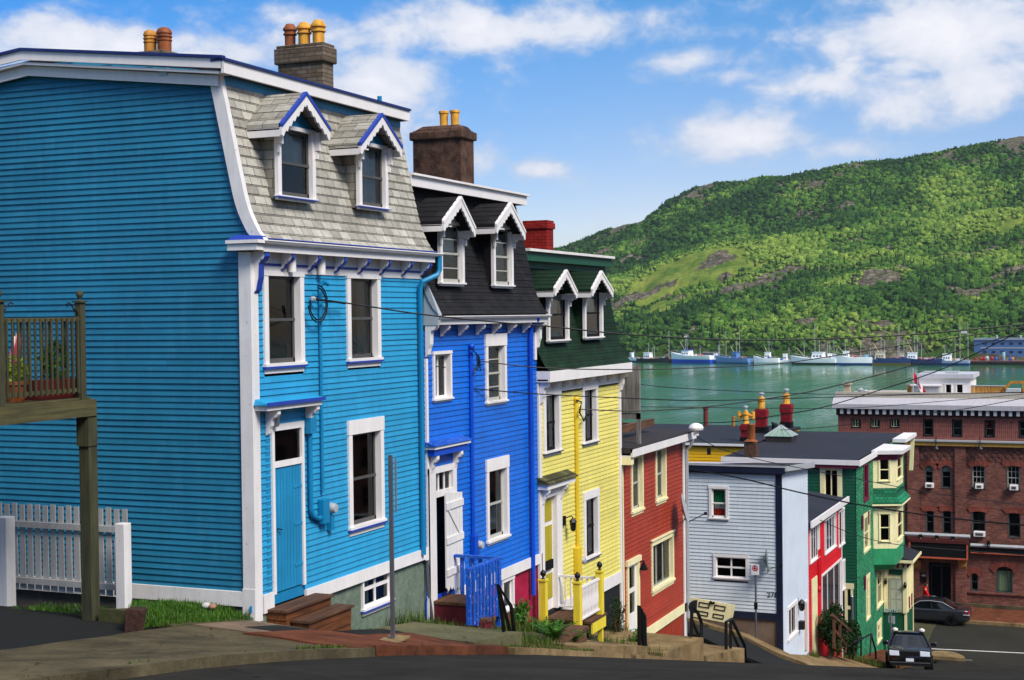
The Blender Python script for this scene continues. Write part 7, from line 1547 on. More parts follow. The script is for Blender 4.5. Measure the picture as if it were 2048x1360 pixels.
# pots on the balcony
LV = leafmat('leaf_green', '#1f4110', '#4c7d26', 9); LD = leafmat('dark_leaf', '#10240c', '#274a18', 7); LG = leafmat('fresh_grass', '#2c4f12', '#557f24', 3)
def leaves(mb, c, rad, n, size, droop=.3, shape=None):
    for _ in range(n):
        a = random.uniform(0, 6.283); u = random.uniform(-1, 1); r = random.random()**.4
        p = Vector((c[0]+rad[0]*r*math.cos(a)*math.sqrt(1-u*u), c[1]+rad[1]*r*math.sin(a)*math.sqrt(1-u*u), c[2]+rad[2]*r*u))
        d = Vector((random.uniform(-1,1), random.uniform(-1,1), random.uniform(-.6,.8))).normalized(); e = d.cross(Vector((random.uniform(-1,1), random.uniform(-1,1), random.uniform(-1,1)))).normalized(); s = size*random.uniform(.6, 1.3)
        mb.add([p, p+d*s*.5+e*s*.28-Vector((0,0,s*droop*.2)), p+d*s-Vector((0,0,s*droop)), p+d*s*.5-e*s*.28-Vector((0,0,s*droop*.2))], [(0,1,2,3)])
    return mb
def blades(mb, x, y, z, n, h, spread, w=.01):
    for _ in range(n):
        a = random.uniform(0, 6.283); r = random.random()*spread; px, py = x+r*math.cos(a), y+r*math.sin(a); t = random.uniform(0, 6.283); b = random.uniform(.1, .55)*h; hh = h*random.uniform(.5, 1.15)
        dx, dy = math.cos(t), math.sin(t)
        mb.add([(px-dy*w, py+dx*w, z), (px+dy*w, py-dx*w, z), (px+dx*b*.4+dy*w*.7, py+dy*b*.4-dx*w*.7, z+hh*.6), (px+dx*b*.4-dy*w*.7, py+dy*b*.4+dx*w*.7, z+hh*.6), (px+dx*b, py+dy*b, z+hh)], [(0,1,2,3),(3,2,4)])
    return mb
pw = paint('dark_red_planter', '#5b1512', .7, .2)
pl1 = thing('planter', 'long dark red planter behind the balcony balusters', 'planter', (15.4, 14.6, bzt+.03)); a_, b_ = onY(62, 790, 13.62), onY(142, 790, 13.62); yA, yB = a_.x, b_.x
mb = MB(); mb.loft([[(yA,13.5,bzt+.03),(yB,13.5,bzt+.03),(yB,13.75,bzt+.03),(yA,13.75,bzt+.03)], [(yA-.02,13.48,bzt+.3),(yB+.02,13.48,bzt+.3),(yB+.02,13.77,bzt+.3),(yA-.02,13.77,bzt+.3)]]); mb.build('trough', pw, pl1)
mb = MB(); c = ((yA+yB)/2+.08, 13.62, bzt+.56); leaves(mb, c, (.26,.12,.3), 420, .08); mb.build('foliage', LV, pl1)
pl2 = thing('potted_plant', 'bushy yellow-green plant in a terracotta pot at the left end of the balcony', 'potted plant', (15.5, 15.2, bzt+.03)); q = onY(30, 745, 13.6)
mb = MB(); mb.lathe((q.x, 13.6, bzt+.03), [(.11,0),(.15,.22),(.17,.23),(.17,.28),(.15,.28)], 14); mb.build('pot', M['pot_dk'], pl2, smooth=True); mb = MB(); leaves(mb, (q.x, 13.6, bzt+.45), (.17,.17,.2), 260, .08); mb.build('foliage', leafmat('yellow_leaf', '#55801a', '#a9b53a', 9), pl2)
pl3 = thing('parasol', 'folded pink striped parasol leaning behind the balcony rail', 'parasol', (15.9, 15.5, bzt+.03)); q = onY(22, 700, 13.8); q2 = onY(36, 640, 13.8)
mb = MB(); mb.tube([(q.x-.05, 13.8, bzt+.05), (q.x+.06, 13.8, bzt+.9)], .02, 8); mb.build('pole', M['white'], pl3)
mb = MB(); n = 10; bs_ = Vector((q.x, 13.8, bzt+.4)); tp_ = Vector((q2.x, 13.8, bzt+.95)); mb.tube([bs_, bs_.lerp(tp_, .3), bs_.lerp(tp_, .8), tp_], [.09,.08,.05,.02], 8); mb.build('cloth', brick('pink_stripes', '#b8304a', '#d8a0a8', '#b8304a', 'y', .05, 2.0, .004, 0, .8), pl3)
# ================================================================ picket fence
fn = thing('picket_fence', 'white picket fence with mossy lower edge against the turquoise side wall', 'fence', (17.5, 14.5, 21.8)); XF = 17.5
MW = paint('mossy_white_paint', '#a9a6a2', .6, .08, 2, .9, '#7d8058', .1, dirt=.25)
yr_, yl_ = onX(262, 1100, XF).y, onX(0, 1100, XF).y+.8; zt_ = onX(130, 1012, XF).z; zb_ = onX(130, 1182, XF).z; n = 15
sp = onX(14, 1100, XF).y; k = 0; y = yr_+.04
while y < yl_:
    w_ = .112; mb = MB(); z1_ = zt_+.012*math.sin(k*3.7); z0_ = zb_-.03*random.random(); mb.hexa([(XF-.02,y,z0_),(XF,y,z0_),(XF,y+w_,z0_),(XF-.02,y+w_,z0_),(XF-.02,y+.012,z1_),(XF,y+.012,z1_),(XF,y+w_-.012,z1_),(XF-.02,y+w_-.012,z1_)]); mb.build('picket', MW, fn); y += .148; k += 1
za, zb2 = onX(130, 1052, XF).z, onX(130, 1165, XF).z
mb = MB(); mb.box(XF-.065, XF-.021, yr_+.1, yl_, za-.045, za+.045); mb.box(XF-.065, XF-.021, yr_+.1, yl_, zb2-.05, zb2+.04); mb.build('rail', MW, fn, split=True)
for pa, pb, pt in ((228,256,1046),(-8,22,1033)):
    XP = XF-.35; ya, yb = onX(pa, 1100, XP).y, onX(pb, 1100, XP).y; zt2 = onX((pa+pb)/2, pt, XP).z; w_ = (ya-yb)/1.5; mb = MB(); mb.hexa([(XP-w_/2,yb,21.3),(XP+w_/2,yb,21.3),(XP+w_/2,yb+w_,21.3),(XP-w_/2,yb+w_,21.3),(XP-w_/2,yb,zt2),(XP+w_/2,yb,zt2),(XP+w_/2,yb+w_,zt2),(XP-w_/2,yb+w_,zt2)]); mb.build('post', M['white_old'], fn, bevel=.01)
# railway-sleeper edging and verge
sl_ = thing('timber_edging', 'rotting dark sleeper edging between the driveway and the grass verge', 'timber', (15.6, 12.6, 22)); mb = MB()
a_ = Vector((17.35, 13.25, SZ(17.35,12)+.07)); b_ = Vector((15.55, 12.03, SZ(15.55,12)+.16)); n = 7; secs = []
d_ = (b_-a_).normalized(); s_ = Vector((-d_.y, d_.x, 0))
for k in range(n+1):
    p = a_.lerp(b_, k/n); w_ = .13+.02*mn.noise(Vector((k, 2, 1))); h_ = .11+.04*mn.noise(Vector((k, 5, 1))); secs.append([p-s_*w_-Vector((0,0,.35)), p+s_*w_-Vector((0,0,.35)), p+s_*w_+Vector((0,0,h_)), p-s_*(w_*.8)+Vector((0,0,h_+.02))])
mb.loft(secs); mb.build('sleeper', wood('rotten_wood', '#4a2f26', '#1a100d', .9, 'x', .8), sl_, bevel=.015)
sheet('grass_bank', lin(16.3,18.4,.35), lin(11.95,13.2,.3), lambda u, w: SZ(u, 11.9)+.02+.14*min(max((w-11.95)/.6,0),1)*min(max((u-15.5)/.8,0),1)+.02*mn.noise(Vector((u*2,w*2,0))), ground_mat('verge_soil', '#3f4a22', '#4e4230', 1.5, 12), skirt=.2)
mb = MB()
for _ in range(2600):
    u, w = random.uniform(15.65, 18.35), random.uniform(11.98, 13.5)
    if (w-12.0) > (u-15.5)*.75+.05: continue
    blades(mb, u, w, SZ(u, 11.9)+.02+.14*min(max((w-11.95)/.6,0),1)*min(max((u-15.5)/.8,0),1), 4, random.uniform(.04,.12), .05, .006)
for _ in range(260):
    u, w = random.uniform(16.6, 17.35), random.uniform(13.3, 15.0); blades(mb, u, w, SZ(min(u,17), 12)+.03, 5, .06, .05, .006)
g_ = mb.build('verge_grass', LG); tag(g_, 'short green grass on the verge beside the turquoise house', 'grass', None, 'stuff')
sheet('gravel_strip', lin(16.7,19.2,.3), lin(10.92,11.93,.25), lambda u, w: SZ(u, w)+.02, M['gravel'], skirt=.1)
sheet('asphalt_patch', lin(17.2,21.3,.4), lin(10.85,11.4,.2), lambda u, w: SZ(u, w)+.026, M['asphalt_dk'], skirt=.1)
for k, (px, py, r, cc, lb) in enumerate(((412,1211,.07,'#b9b8ae','pale rounded stone on the grass verge by the turquoise wall'),(425,1213,.06,'#a3745a','pinkish stone on the grass verge by the white corner board'))):
    p = onX(px, py, 17.7); mb = MB(); mb.sphere((p.x, p.y, p.z), r, 9, 6, .7); tag(mb.build('stone', plain('stone_'+str(k), cc, .8, var=.3, scale=20), origin=p, smooth=True), lb, 'stone')
# rough grass and weeds along the kerb and house fronts
mb = MB()
def tuft(u0, u1, w0, w1, n, h, zf=None):
    h *= .7
    for _ in range(n):
        u, w = random.uniform(u0, u1), random.uniform(w0, w1); z = zf(u, w) if zf else SZ(u, w)+.0; blades(mb, u, w, z, 3, h*random.uniform(.5,1.1), .05, .007)
tuft(21.6, 26.2, 9.36, 9.5, 160, .08); tuft(22.95, 25.5, 9.7, 11.9, 650, .28); tuft(26.6, 29.9, 11.3, 11.95, 420, .45); tuft(30.7, 31.4, 9.5, 11.9, 130, .35); tuft(30.4, 34.8, 11.5, 11.98, 420, .4, lambda u, w: 18.0 if u > 31.4 else SZ(u, w))
tuft(22.3, 23.9, 11.75, 11.98, 60, .5); tuft(15.2, 16.6, 9.3, 9.42, 90, .1); tuft(-2, 15, 9.3, 9.36, 60, .08); tuft(54.0, 55.0, 10.7, 11.0, 60, .5); tuft(61, 64.5, 9.4, 11.3, 300, .5, lambda u, w: G(u, w)); tuft(49.7, 60.8, 9.2, 9.35, 200, .2, lambda u, w: G(u, 9.3)); tuft(64, 80, 9.4, 9.9, 240, .35, lambda u, w: G(u, 9.3))
tuft(17.2, 21.5, 11.3, 11.6, 60, .06)
g_ = mb.build('weeds', leafmat('weed_green', '#2b3d12', '#667a30', 3)); tag(g_, 'rough weeds and grass along the kerb and house fronts', 'weeds', None, 'stuff')
def shrub(name, label, c, rad, n, size, mat, stems=5, cat='plant', group=None):
    t_ = thing(name, label, cat, (c[0], c[1], c[2]-rad[2]), group); mb = MB()
    for k in range(stems): a = k*2.4; mb.tube([(c[0], c[1], c[2]-rad[2]), (c[0]+rad[0]*.3*math.cos(a), c[1]+rad[1]*.3*math.sin(a), c[2]-rad[2]*.2), (c[0]+rad[0]*.6*math.cos(a), c[1]+rad[1]*.6*math.sin(a), c[2]+rad[2]*.5)], [.02,.014,.006], 5)
    mb.build('stems', M['wood_dk'], t_); mb = MB()
    for k in range(9):
        a = random.uniform(0, 6.28); r = random.random()*.6; leaves(mb, (c[0]+rad[0]*r*math.cos(a), c[1]+rad[1]*r*math.sin(a), c[2]+rad[2]*random.uniform(-.6,.5)), (rad[0]*.5, rad[1]*.5, rad[2]*.42), n//9, size)
    mb.build('foliage', mat, t_); return t_
def fern(label, c, R_, n, mat, group=None):
    t_ = thing('fern', label, 'fern', c, group)
    mb = MB()
    for k in range(n):
        a = k*2.399+random.uniform(-.2,.2); L = R_*random.uniform(.7,1.1); el = random.uniform(.7,1.25); prev = None
        for j in range(12):
            f = j/11; r = L*f*math.cos(el*(1-f*.55)); z = L*math.sin(el)*(f-.42*f*f)*1.35; p = Vector((c[0]+r*math.cos(a), c[1]+r*math.sin(a), c[2]+z)); wd_ = .10*R_/.5*math.sin(math.pi*min(1,f*.9+.12))
            if prev: 
                s = Vector((-math.sin(a), math.cos(a), 0))
                for sg_ in (-1, 1): q = prev.lerp(p, .5); mb.add([prev, q+s*sg_*wd_-Vector((0,0,.015)), p], [(0,1,2)])
            prev = p
    mb.build('fronds', mat, t_); return t_
for i, (x, y, r) in enumerate(((26.9,10.55,.55),(27.5,10.4,.42),(28.1,11.2,.5))): fern(('largest leafy fern below the blue slatted rail','smaller leafy fern right of the largest one, beside the black handrail','fern growing against the crimson foundation')[i], (x, y, SZ(x, y)-.05), r, 26, LV)
shrub('leafy_plant', 'low leafy green plant under the blue slatted rail', (26.0, 10.85, 20.0+.25), (.5,.2,.3), 420, .09, LV)
shrub('leafy_plant', 'leafy green plant climbing beside the corner post of the yellow porch', (32.6, 10.7, 18.2), (.5,.25,.45), 500, .09, LV)
shrub('leafy_plant', 'tall weedy shrub against the black foundation of the yellow house', (33.9, 11.6, 18.5), (.55,.2,.65), 520, .07, LD)
shrub('bush', 'dark bush in front of the small bright red house', (56.8, 10.6, 13.6), (1.2,.6,1.15), 3000, .16, LD, 7, 'bush'); shrub('bush', 'lower dark bush beside the wooden stair rail of the red house', (59.0, 10.3, 12.9), (1.1,.6,1.0), 2200, .15, LD, 6, 'bush')
# ================================================================ black handrails
def rail(label, P, r=.03, posts=(), plates=None):
    t_ = thing('handrail', label, 'handrail', P[0], 'black iron handrails on the stepped pavement'); mb = MB(); mb.tube(P, r, 8); mb.build('top_rail', M['black'], t_, smooth=True)
    for a, b in posts: mb = MB(); mb.tube([a, b], r*.9, 8); mb.build('post', M['black'], t_, smooth=True)
    return t_
def Y(px, py, w=9.75): return onY(px, py, w)
rail('black handrail at the end of the greenish landing', [Y(1008,1262), Y(996,1170), Y(1022,1212), Y(1030,1278)], .035, [(Y(996,1172), Y(1022,1268))])
rail('black handrail between the yellow porch landing and the red house', [Y(1279,1298), Y(1278,1212), Y(1289,1232), Y(1291,1308)], .045, [(Y(1283,1218), Y(1287,1296))])
rail('black handrail with a rounded plate in front of the cream door', [Y(1382,1274), Y(1384,1212), Y(1396,1226), Y(1403,1246), Y(1401,1296)], .045, [(Y(1384,1240), Y(1400,1280))])
mb = MB(); c = Y(1386,1215,9.74); mb.prism([Y(1395,1200,9.74), Y(1388,1201,9.74), Y(1381,1206,9.74), Y(1379,1214,9.74), Y(1381,1222,9.74), Y(1385,1227,9.74), Y(1393,1226,9.74)], (0,.03,0)); mb.build('rounded_plate', M['black'], bpy.data.objects['handrail.002'])
rail('black handrail with two posts on the lowest concrete block', [Y(1452,1303), Y(1452,1244), Y(1463,1238), Y(1489,1290), Y(1491,1316)], .045, [(Y(1461,1240), Y(1461,1298)), (Y(1463,1262), Y(1487,1316))])
w9 = 9.9
rail('black handrail on the red pavement beside the green house corner', [Y(1706,1318,w9), Y(1706,1286,w9), Y(1742,1268,w9), Y(1751,1300,w9), Y(1752,1318,w9)], .04, [(Y(1722,1312,w9), Y(1722,1278,w9)), (Y(1742,1268,w9), Y(1740,1312,w9))])
st_ = thing('stair_rail', 'weathered wooden stair rail beside the small bright red house', 'stair rail', onY(1665, 1260, 10.2)); mb = MB()
for a_, b_ in (((1664,1230),(1700,1262)), ((1670,1262),(1692,1292)), ((1668,1240),(1668,1296)), ((1694,1256),(1690,1306)), ((1680,1246),(1680,1300))): mb.beam(onY(*a_, 10.2), onY(*b_, 10.2), .1, .1)
mb.build('rail_frame', M['wood_dk'], st_)
# ================================================================ street signs
sgp = thing('sign_post', 'galvanised sign post on the red pavement, its sign seen edge-on', 'sign post', onY(787, 1282, 9.75)); b_ = onY(787, 1284, 9.75); t_ = onY(787, 909, 9.75)
mb = MB(); mb.box(b_.x-.028, b_.x+.028, 9.735, 9.765, b_.z-.3, t_.z); mb.box(b_.x-.035, b_.x-.02, 9.72, 9.78, b_.z-.3, t_.z); mb.build('post', M['metal'], sgp)
mb = MB(); za, zb2 = onY(791, 918, 9.75).z, onY(791, 1024, 9.75).z; mb.box(b_.x+.03, b_.x+.036, 9.45, 10.05, zb2, za); 
sgn = MB(); q = 0.05; sgn.hexa([(b_.x+.03,9.71,zb2),(b_.x+.045,9.70,zb2),(b_.x+.315,9.825,zb2),(b_.x+.3,9.835,zb2),(b_.x+.03,9.71,za),(b_.x+.045,9.70,za),(b_.x+.315,9.825,za),(b_.x+.3,9.835,za)]); sgn.build('sign_plate', M['metal'], sgp)
mb = MB(); mb.box(b_.x-.25, b_.x+.25, 9.6, 9.92, SZ(b_.x, 9.75)+.03, SZ(b_.x, 9.75)+.07); mb.build('footing', M['concrete2'], sgp, bevel=.01)
np_ = thing('parking_sign', 'white no-parking sign on a steel post beside the pale grey-blue house', 'road sign', onX(1511, 1256, 47.9)); NU = 47.9
b_ = onX(1512, 1258, NU); t_ = onX(1511, 1130, NU); mb = MB(); mb.tube([(NU, b_.y, b_.z-.3), (NU, t_.y, t_.z)], .035, 8); mb.build('post', M['metal'], np_)
y1_, z1_ = onX(1503, 1128, NU).y, onX(1503, 1128, NU).z; y0_, z0_ = onX(1519, 1150, NU).y, onX(1519, 1150, NU).z
mb = MB(); mb.box(NU-.06, NU-.045, y0_, y1_, z0_, z1_); pn = mb.build('sign_plate', plain('sign_white', '#e4e2de', .5, var=.03), np_, bevel=.005); yc, zc2 = (y0_+y1_)/2, z1_-(z1_-z0_)*.34; r_ = (y1_-y0_)*.38
sr = plain('sign_red', '#c4202e', .5, var=.03); mb = MB(); n = 24
for k in range(n):
    a, b = 2*math.pi*k/n, 2*math.pi*(k+1)/n; mb.quad((NU-.064, yc+r_*math.cos(a), zc2+r_*math.sin(a)), (NU-.064, yc+r_*math.cos(b), zc2+r_*math.sin(b)), (NU-.064, yc+r_*.78*math.cos(b), zc2+r_*.78*math.sin(b)), (NU-.064, yc+r_*.78*math.cos(a), zc2+r_*.78*math.sin(a)))
mb.beam((NU-.065, yc+r_*.62, zc2+r_*.62), (NU-.065, yc-r_*.62, zc2-r_*.62), .004, r_*.2, up=(0,0,1)); mb.build('red_ring', sr, pn); text('P', r_*1.7, M['blackmat'], pn, (NU-.067, yc, zc2), RX, 'letter', .001)
mb = MB(); mb.box(NU-.063, NU-.06, yc-r_*.7, yc+r_*.7, z0_+.14, z0_+.17); mb.box(NU-.063, NU-.06, yc-r_*.7, yc+r_*.7, z0_+.2, z0_+.23); mb.build('fine_print', sr, pn, split=True)
mb = MB(); mb.box(NU-.05, NU+.05, b_.y-.05, b_.y+.05, onX(1512,1218,NU).z, onX(1512,1205,NU).z); mb.build('post_clamp', M['blackmat'], np_)
ns = thing('street_name_sign', 'green street name sign on a grey post beside the entrance of the green house', 'street sign', onX(1784, 1268, 69.5)); SU = 69.5
b_, t_ = onX(1783, 1285, SU), onX(1781, 1226, SU); mb = MB(); mb.tube([(SU, b_.y, b_.z-.6), (SU, t_.y, t_.z)], .05, 8); mb.build('post', M['metal'], ns)
A_, B_ = onX(1769, 1217, SU), onX(1795, 1225, SU); mb = MB(); mb.box(SU-.03, SU+.0, B_.y, A_.y, B_.z, A_.z); p_ = mb.build('name_plate', plain('street_sign_green', '#9cb5a4', .5, var=.05), ns); mb = MB(); mb.box(SU-.035, SU-.031, B_.y+.02, B_.y+(A_.y-B_.y)*.55, B_.z+.03, A_.z-.02); mb.build('name_field', plain('sign_green', '#1f6e52', .5), p_); text('EY PL', .15, M['white'], p_, (SU-.04, B_.y+(A_.y-B_.y)*.29, (A_.z+B_.z)/2), RX, 'street_name', .001)
for a_, b__ in (((1777,1231),(1785,1246)), ((1786,1232),(1790,1248))): q0, q1 = onX(*a_, SU), onX(*b__, SU); mb = MB(); mb.box(SU-.02, SU+.0, q1.y, q0.y, q1.z, q0.z); mb.build('sign_plate', M['metal_lt'], ns)
pp = thing('steel_post', 'plain steel post on the red pavement between the red and green houses', 'post', onX(1705, 1316, 64.5)); b_, t_ = onX(1706, 1318, 64.5), onX(1704, 1193, 64.5); mb = MB(); mb.tube([b_-Vector((0,0,.5)), t_], .06, 8); mb.build('shaft', M['metal'], pp)
mb = MB(); mb.lathe(t_, [(.075,-.06),(.08,0),(.05,.04),(.01,.06)], 8); mb.build('cap', M['metal'], pp)
# leaning grey pole at the red house corner
a_, b_ = onY(1363, 1080, 12.3), onY(1371, 1270, 12.3); mb = MB(); mb.tube([(42.0, 12.3, 16.0), (41.7, 12.35, onX(1365,1060,41.8).z)], [.09,.07], 8); tag(mb.build('old_pole', M['wood_gr'], origin=(42,12.3,16), smooth=True), 'grey weathered leaning pole at the corner of the red shingled house', 'pole')
# ================================================================ overhead wires
def wire(label, pts, d0, d1, r=.014, n=40, mat='black'):
    xs = [p[0] for p in pts]; ys = [p[1] for p in pts]; P = []
    # smooth curve through the sighted points
    for k in range(n+1):
        f = k/n; x = xs[0]+(xs[-1]-xs[0])*f; i = max(0, min(len(xs)-2, next((j for j in range(len(xs)-1) if xs[j+1] >= x), len(xs)-2)))
        def tg(j): return (ys[min(j+1,len(ys)-1)]-ys[max(j-1,0)])/(xs[min(j+1,len(xs)-1)]-xs[max(j-1,0)])
        h = xs[i+1]-xs[i]; t = (x-xs[i])/h; y = (2*t**3-3*t**2+1)*ys[i]+(t**3-2*t**2+t)*h*tg(i)+(-2*t**3+3*t**2)*ys[i+1]+(t**3-t**2)*h*tg(i+1)
        d = 1/(1/d0+(1/d1-1/d0)*f); P.append(at(x, y, d))
    mb = MB(); mb.tube(P, r, 5); tag(mb.build('power_line', M[mat], origin=P[0], smooth=True), label, 'wire', 'overhead wires')
D_ = lambda px, py, w=12: (onY(px, py, w)-Vector((0,0,CZ))).length
wire('thick service wire from the turquoise house front sagging across the harbour view', [(634,598),(700,607),(838,628),(1000,645),(1100,653),(1245,668),(1480,680),(1700,676),(1850,667),(2048,648),(2300,615)], D_(634,598), 30, .013)
wire('thin wire from low on the turquoise house front past the blue house windows', [(646,695),(760,715),(862,731),(960,741),(1075,747),(1255,757)], D_(646,695), D_(1255,757), .008)
wire('wire from the blue house service head rising to the right over the boats', [(958,722),(1075,735),(1245,739),(1440,734),(1560,727),(1640,716),(1820,688),(1940,671),(2048,654),(2300,610)], D_(958,722), 34, .012)
wire('wire crossing the yellow house front just under its cornice', [(945,777),(1060,787),(1245,796),(1400,801),(1640,795),(1846,789),(2048,784),(2300,775)], D_(945,777), 60, .012)
wire('wire from the yellow house service head crossing the water and rising to the upper right', [(1150,818),(1260,822),(1340,819),(1410,814),(1530,798),(1640,779),(1820,732),(1940,694),(2048,662),(2300,570)], D_(1150,818), 38, .014)
wire('wire from the white roof vent of the red house rising past the flag', [(1392,846),(1440,845),(1490,841),(1560,830),(1640,816),(1760,780),(1880,740),(1980,693),(2048,658),(2300,520)], D_(1392,846), 36, .014)
wire('thin straight wire level over the harbour water above the chimneys', [(1245,764),(1340,775),(1640,788),(1846,788),(2048,785),(2300,780)], 45, 70, .012)
wire('thin wire crossing behind the red chimneys towards the grey parapet', [(1200,812),(1340,814),(1640,817),(1740,814),(1900,801),(2048,788),(2300,760)], 48, 70, .012)
wire('thin wire passing over the three small parapet windows', [(1560,860),(1640,855),(1722,846),(1825,831),(1928,818),(2048,796),(2300,745)], 60, 60, .014)
wire('thick black wire from the grey house corner drooping right across the green house', [(1362,935),(1480,956),(1600,985),(1740,1013),(1900,1036),(2048,1050),(2300,1066)], D_(1362,935,12.5), 40, .022)
wire('thin wire from the red house eaves down across the grey roof and green house', [(1384,868),(1430,893),(1500,915),(1600,936),(1700,955),(1850,983),(2048,1010),(2300,1030)], D_(1384,868), 62, .013)
wire('thin wire from the small red house to the right over the green house wall', [(1640,1040),(1700,1066),(1760,1083),(1820,1092),(2048,1110)], 56, 62, .014)
mb = MB()
c = onY(650, 610, 11.85)
for s in (1, .85): mb.tube([(c.x-.22+.30*s*math.sin(t), 11.85, c.z+.02+.30*s*math.cos(t)) for t in [k*.42 for k in range(0, 12)]], .012, 6)
mb.tube([onY(626,598,11.9), onY(640,600,11.85), onY(662,602,11.85), onY(690,607,11.85)], .018, 6); mb.build('service_cable', M['black'], h1, smooth=True)
mb = MB(); q = onY(626, 598, 11.92); mb.lathe(q, [(.03,-.04),(.05,-.02),(.05,.02),(.03,.04)], 8); mb.build('insulator', M['metal_lt'], h1, smooth=True)
# ================================================================ vehicles
def rsec(x, hw, z0, z1, r, n=4, tumble=0.0):   # rounded rectangle section across the car
    pts = []; cs = [(hw-r, z1-r, 0), (-hw+r, z1-r, 90), (-hw+r, z0+r, 180), (hw-r, z0+r, 270)]
    for cy_, cz_, a0 in cs:
        for k in range(n+1): a = R(a0+90*k/n); pts.append((x, cy_+r*math.cos(a), cz_+r*math.sin(a)))
    return pts
def wheel(par, x, y, r, w, side, rimM, name='wheel'):
    mb = MB(); mb.lathe((x, y, r), [(r*.62,-w/2),(r*.93,-w/2),(r,-w*.35),(r,w*.35),(r*.93,w/2),(r*.62,w/2)], 26, 'y'); wh_ = mb.build(name, M['blackmat'], par, smooth=True)
    mb = MB(); o = side*w/2
    mb.lathe((x, y, r), [(r*.62,o-side*.01),(r*.62,o-side*.06),(r*.15,o-side*.05),(r*.12,o)], 20, 'y')
    for k in range(5): a = 2*math.pi*k/5; c_, s_ = math.cos(a), math.sin(a); mb.beam((x+c_*r*.1, y+o-side*.015, r+s_*r*.1), (x+c_*r*.6, y+o-side*.015, r+s_*r*.6), .07, .03, up=(0,1,0))
    mb.build('rim', rimM, wh_); return wh_
def carpaint(name, col, rough=.22):
    t = NT(name); p = t.n('BsdfPrincipled', {'Base Color': srgb(col)+[1], 'Metallic': .35, 'Roughness': rough, 'Coat Weight': .8, 'Coat Roughness': .06}); t.t.links.new(p.outputs[0], t.out.inputs[0]); return t.m
M['carglass'] = carpaint('car_glass', '#0d1113', .05); M['chrome'] = plain('wheel_alloy', '#c4c6c8', .35, .2, .6)
def build_car(name, label, Ln, Wd, Hb, Ht, stations, cab, body, kind):
    """Ln length (front at x=0 towards -x .. rear at +Ln); stations: (f, half width, z bottom, z top)"""
    t_ = thing(name, label, 'car', (0,0,0)); hw = Wd/2
    mb = MB(); mb.loft([rsec(f*Ln, hw*w, zb, zt, .11) for f, w, zb, zt in stations]); b_ = mb.build('body', body, t_, smooth=True)
    # greenhouse: loft upward
    (fa, fb_, fc, fd), tw = cab   # base front, roof front, roof rear, base rear
    mb = MB(); secs = []
    for k in range(5):
        q = k/4; xa = (fa+(fb_-fa)*q)*Ln; xb = (fd+(fc-fd)*q)*Ln; w_ = hw*(.93-(1-tw)*q); z = Hb-.04+(Ht-Hb-.02)*(q if q < 1 else 1); r_ = .12; pts = []
        for cx, cy_, a0 in ((xb-r_, w_-r_, 0), (xa+r_, w_-r_, 90), (xa+r_, -w_+r_, 180), (xb-r_, -w_+r_, 270)):
            for j in range(4): a = R(a0+30*j); pts.append((cx+r_*math.cos(a), cy_+r_*math.sin(a), z))
        secs.append(pts)
    mb.loft(secs); mb.build('window_glass', M['carglass'], t_, smooth=True)
    mb = MB(); top = secs[-1]; cx = sum(p[0] for p in top)/len(top); mb.loft([[(cx+(p[0]-cx)*e, p[1]*e, Ht+dz) for p in top] for e, dz in ((1.03,-.07),(1.03,-.03),(.95,.0),(.7,.03))]); rf_ = mb.build('roof', body, t_, smooth=True)
    # pillars
    mb = MB()
    for sy in (-1, 1):
        for q0, q1, wd_ in ((fa+.005, fb_+.01, .07), (fd-.01, fc-.01, .1), ((fa+fd)/2+.01, (fb_+fc)/2, .08)):
            mb.beam((q0*Ln, sy*hw*.94, Hb-.03), (q1*Ln, sy*hw*(tw-.055), Ht-.05), wd_, .05, up=(0,1,0))
    mb.build('pillar', body, t_, split=True); return t_, b_
def place(root, loc, yaw, pitch=0, roll=0): root.location = loc; root.rotation_euler = (roll, pitch, yaw)
# --- black SUV facing up the hill (towards the camera)
sb_ = carpaint('black_car_paint', '#0c0d11')
suv, sbody = build_car('sport_utility_car', 'black sport utility car parked nose uphill beside the green house', 4.6, 1.85, 1.06, 1.66,
    [(0,.80,.42,.80),(.02,.90,.36,.92),(.05,.95,.34,.98),(.14,.98,.34,1.04),(.25,1,.34,1.08),(.5,1,.34,1.1),(.8,1,.34,1.1),(.93,.98,.36,1.12),(.98,.93,.4,1.08),(1,.86,.45,1.0)], ((.22,.38,.86,.985), .73), sb_, 'suv')
mb = MB(); mb.hexa([(.02,-.5,.5),(.0,.5,.5),(.1,.5,.5),(.1,-.5,.5),(-.02,-.42,.86),(-.02,.42,.86),(.1,.42,.86),(.1,-.42,.86)]); g_ = mb.build('grille', M['blackmat'], suv)
for y in (-.62, .62):
    mb = MB(); mb.hexa([(-.03,y-.2,.68),(-.03,y+.2,.68),(.2,y+.2,.68),(.2,y-.2,.68),(-.01,y-.18,.88),(-.01,y+.22,.9),(.2,y+.22,.9),(.2,y-.18,.88)]); mb.build('headlight', plain('headlamp_glass', '#d9dadb', .15, .2, .8), suv, bevel=.02)
mb = MB(); mb.box(-.05, -.03, -.16, .16, .46, .59); pl_ = mb.build('number_plate', plain('plate_white', '#c9ccd2', .5, var=.02), suv); 
mb = MB(); mb.box(-.05, .1, -.82, .82, .40, .43); mb.build('bumper_trim', M['sash_dk'], suv); mb = MB(); mb.box(-.03, .12, -.8, .8, .28, .38); mb.build('lower_bumper', M['blackmat'], suv)
for y in (-.6, .6): mb = MB(); mb.tube([(1.7, y, 1.69), (2.2, y, 1.74), (3.4, y, 1.74), (3.8, y, 1.69)], .025, 6); mb.build('roof_rack_rail', M['chrome'], suv)
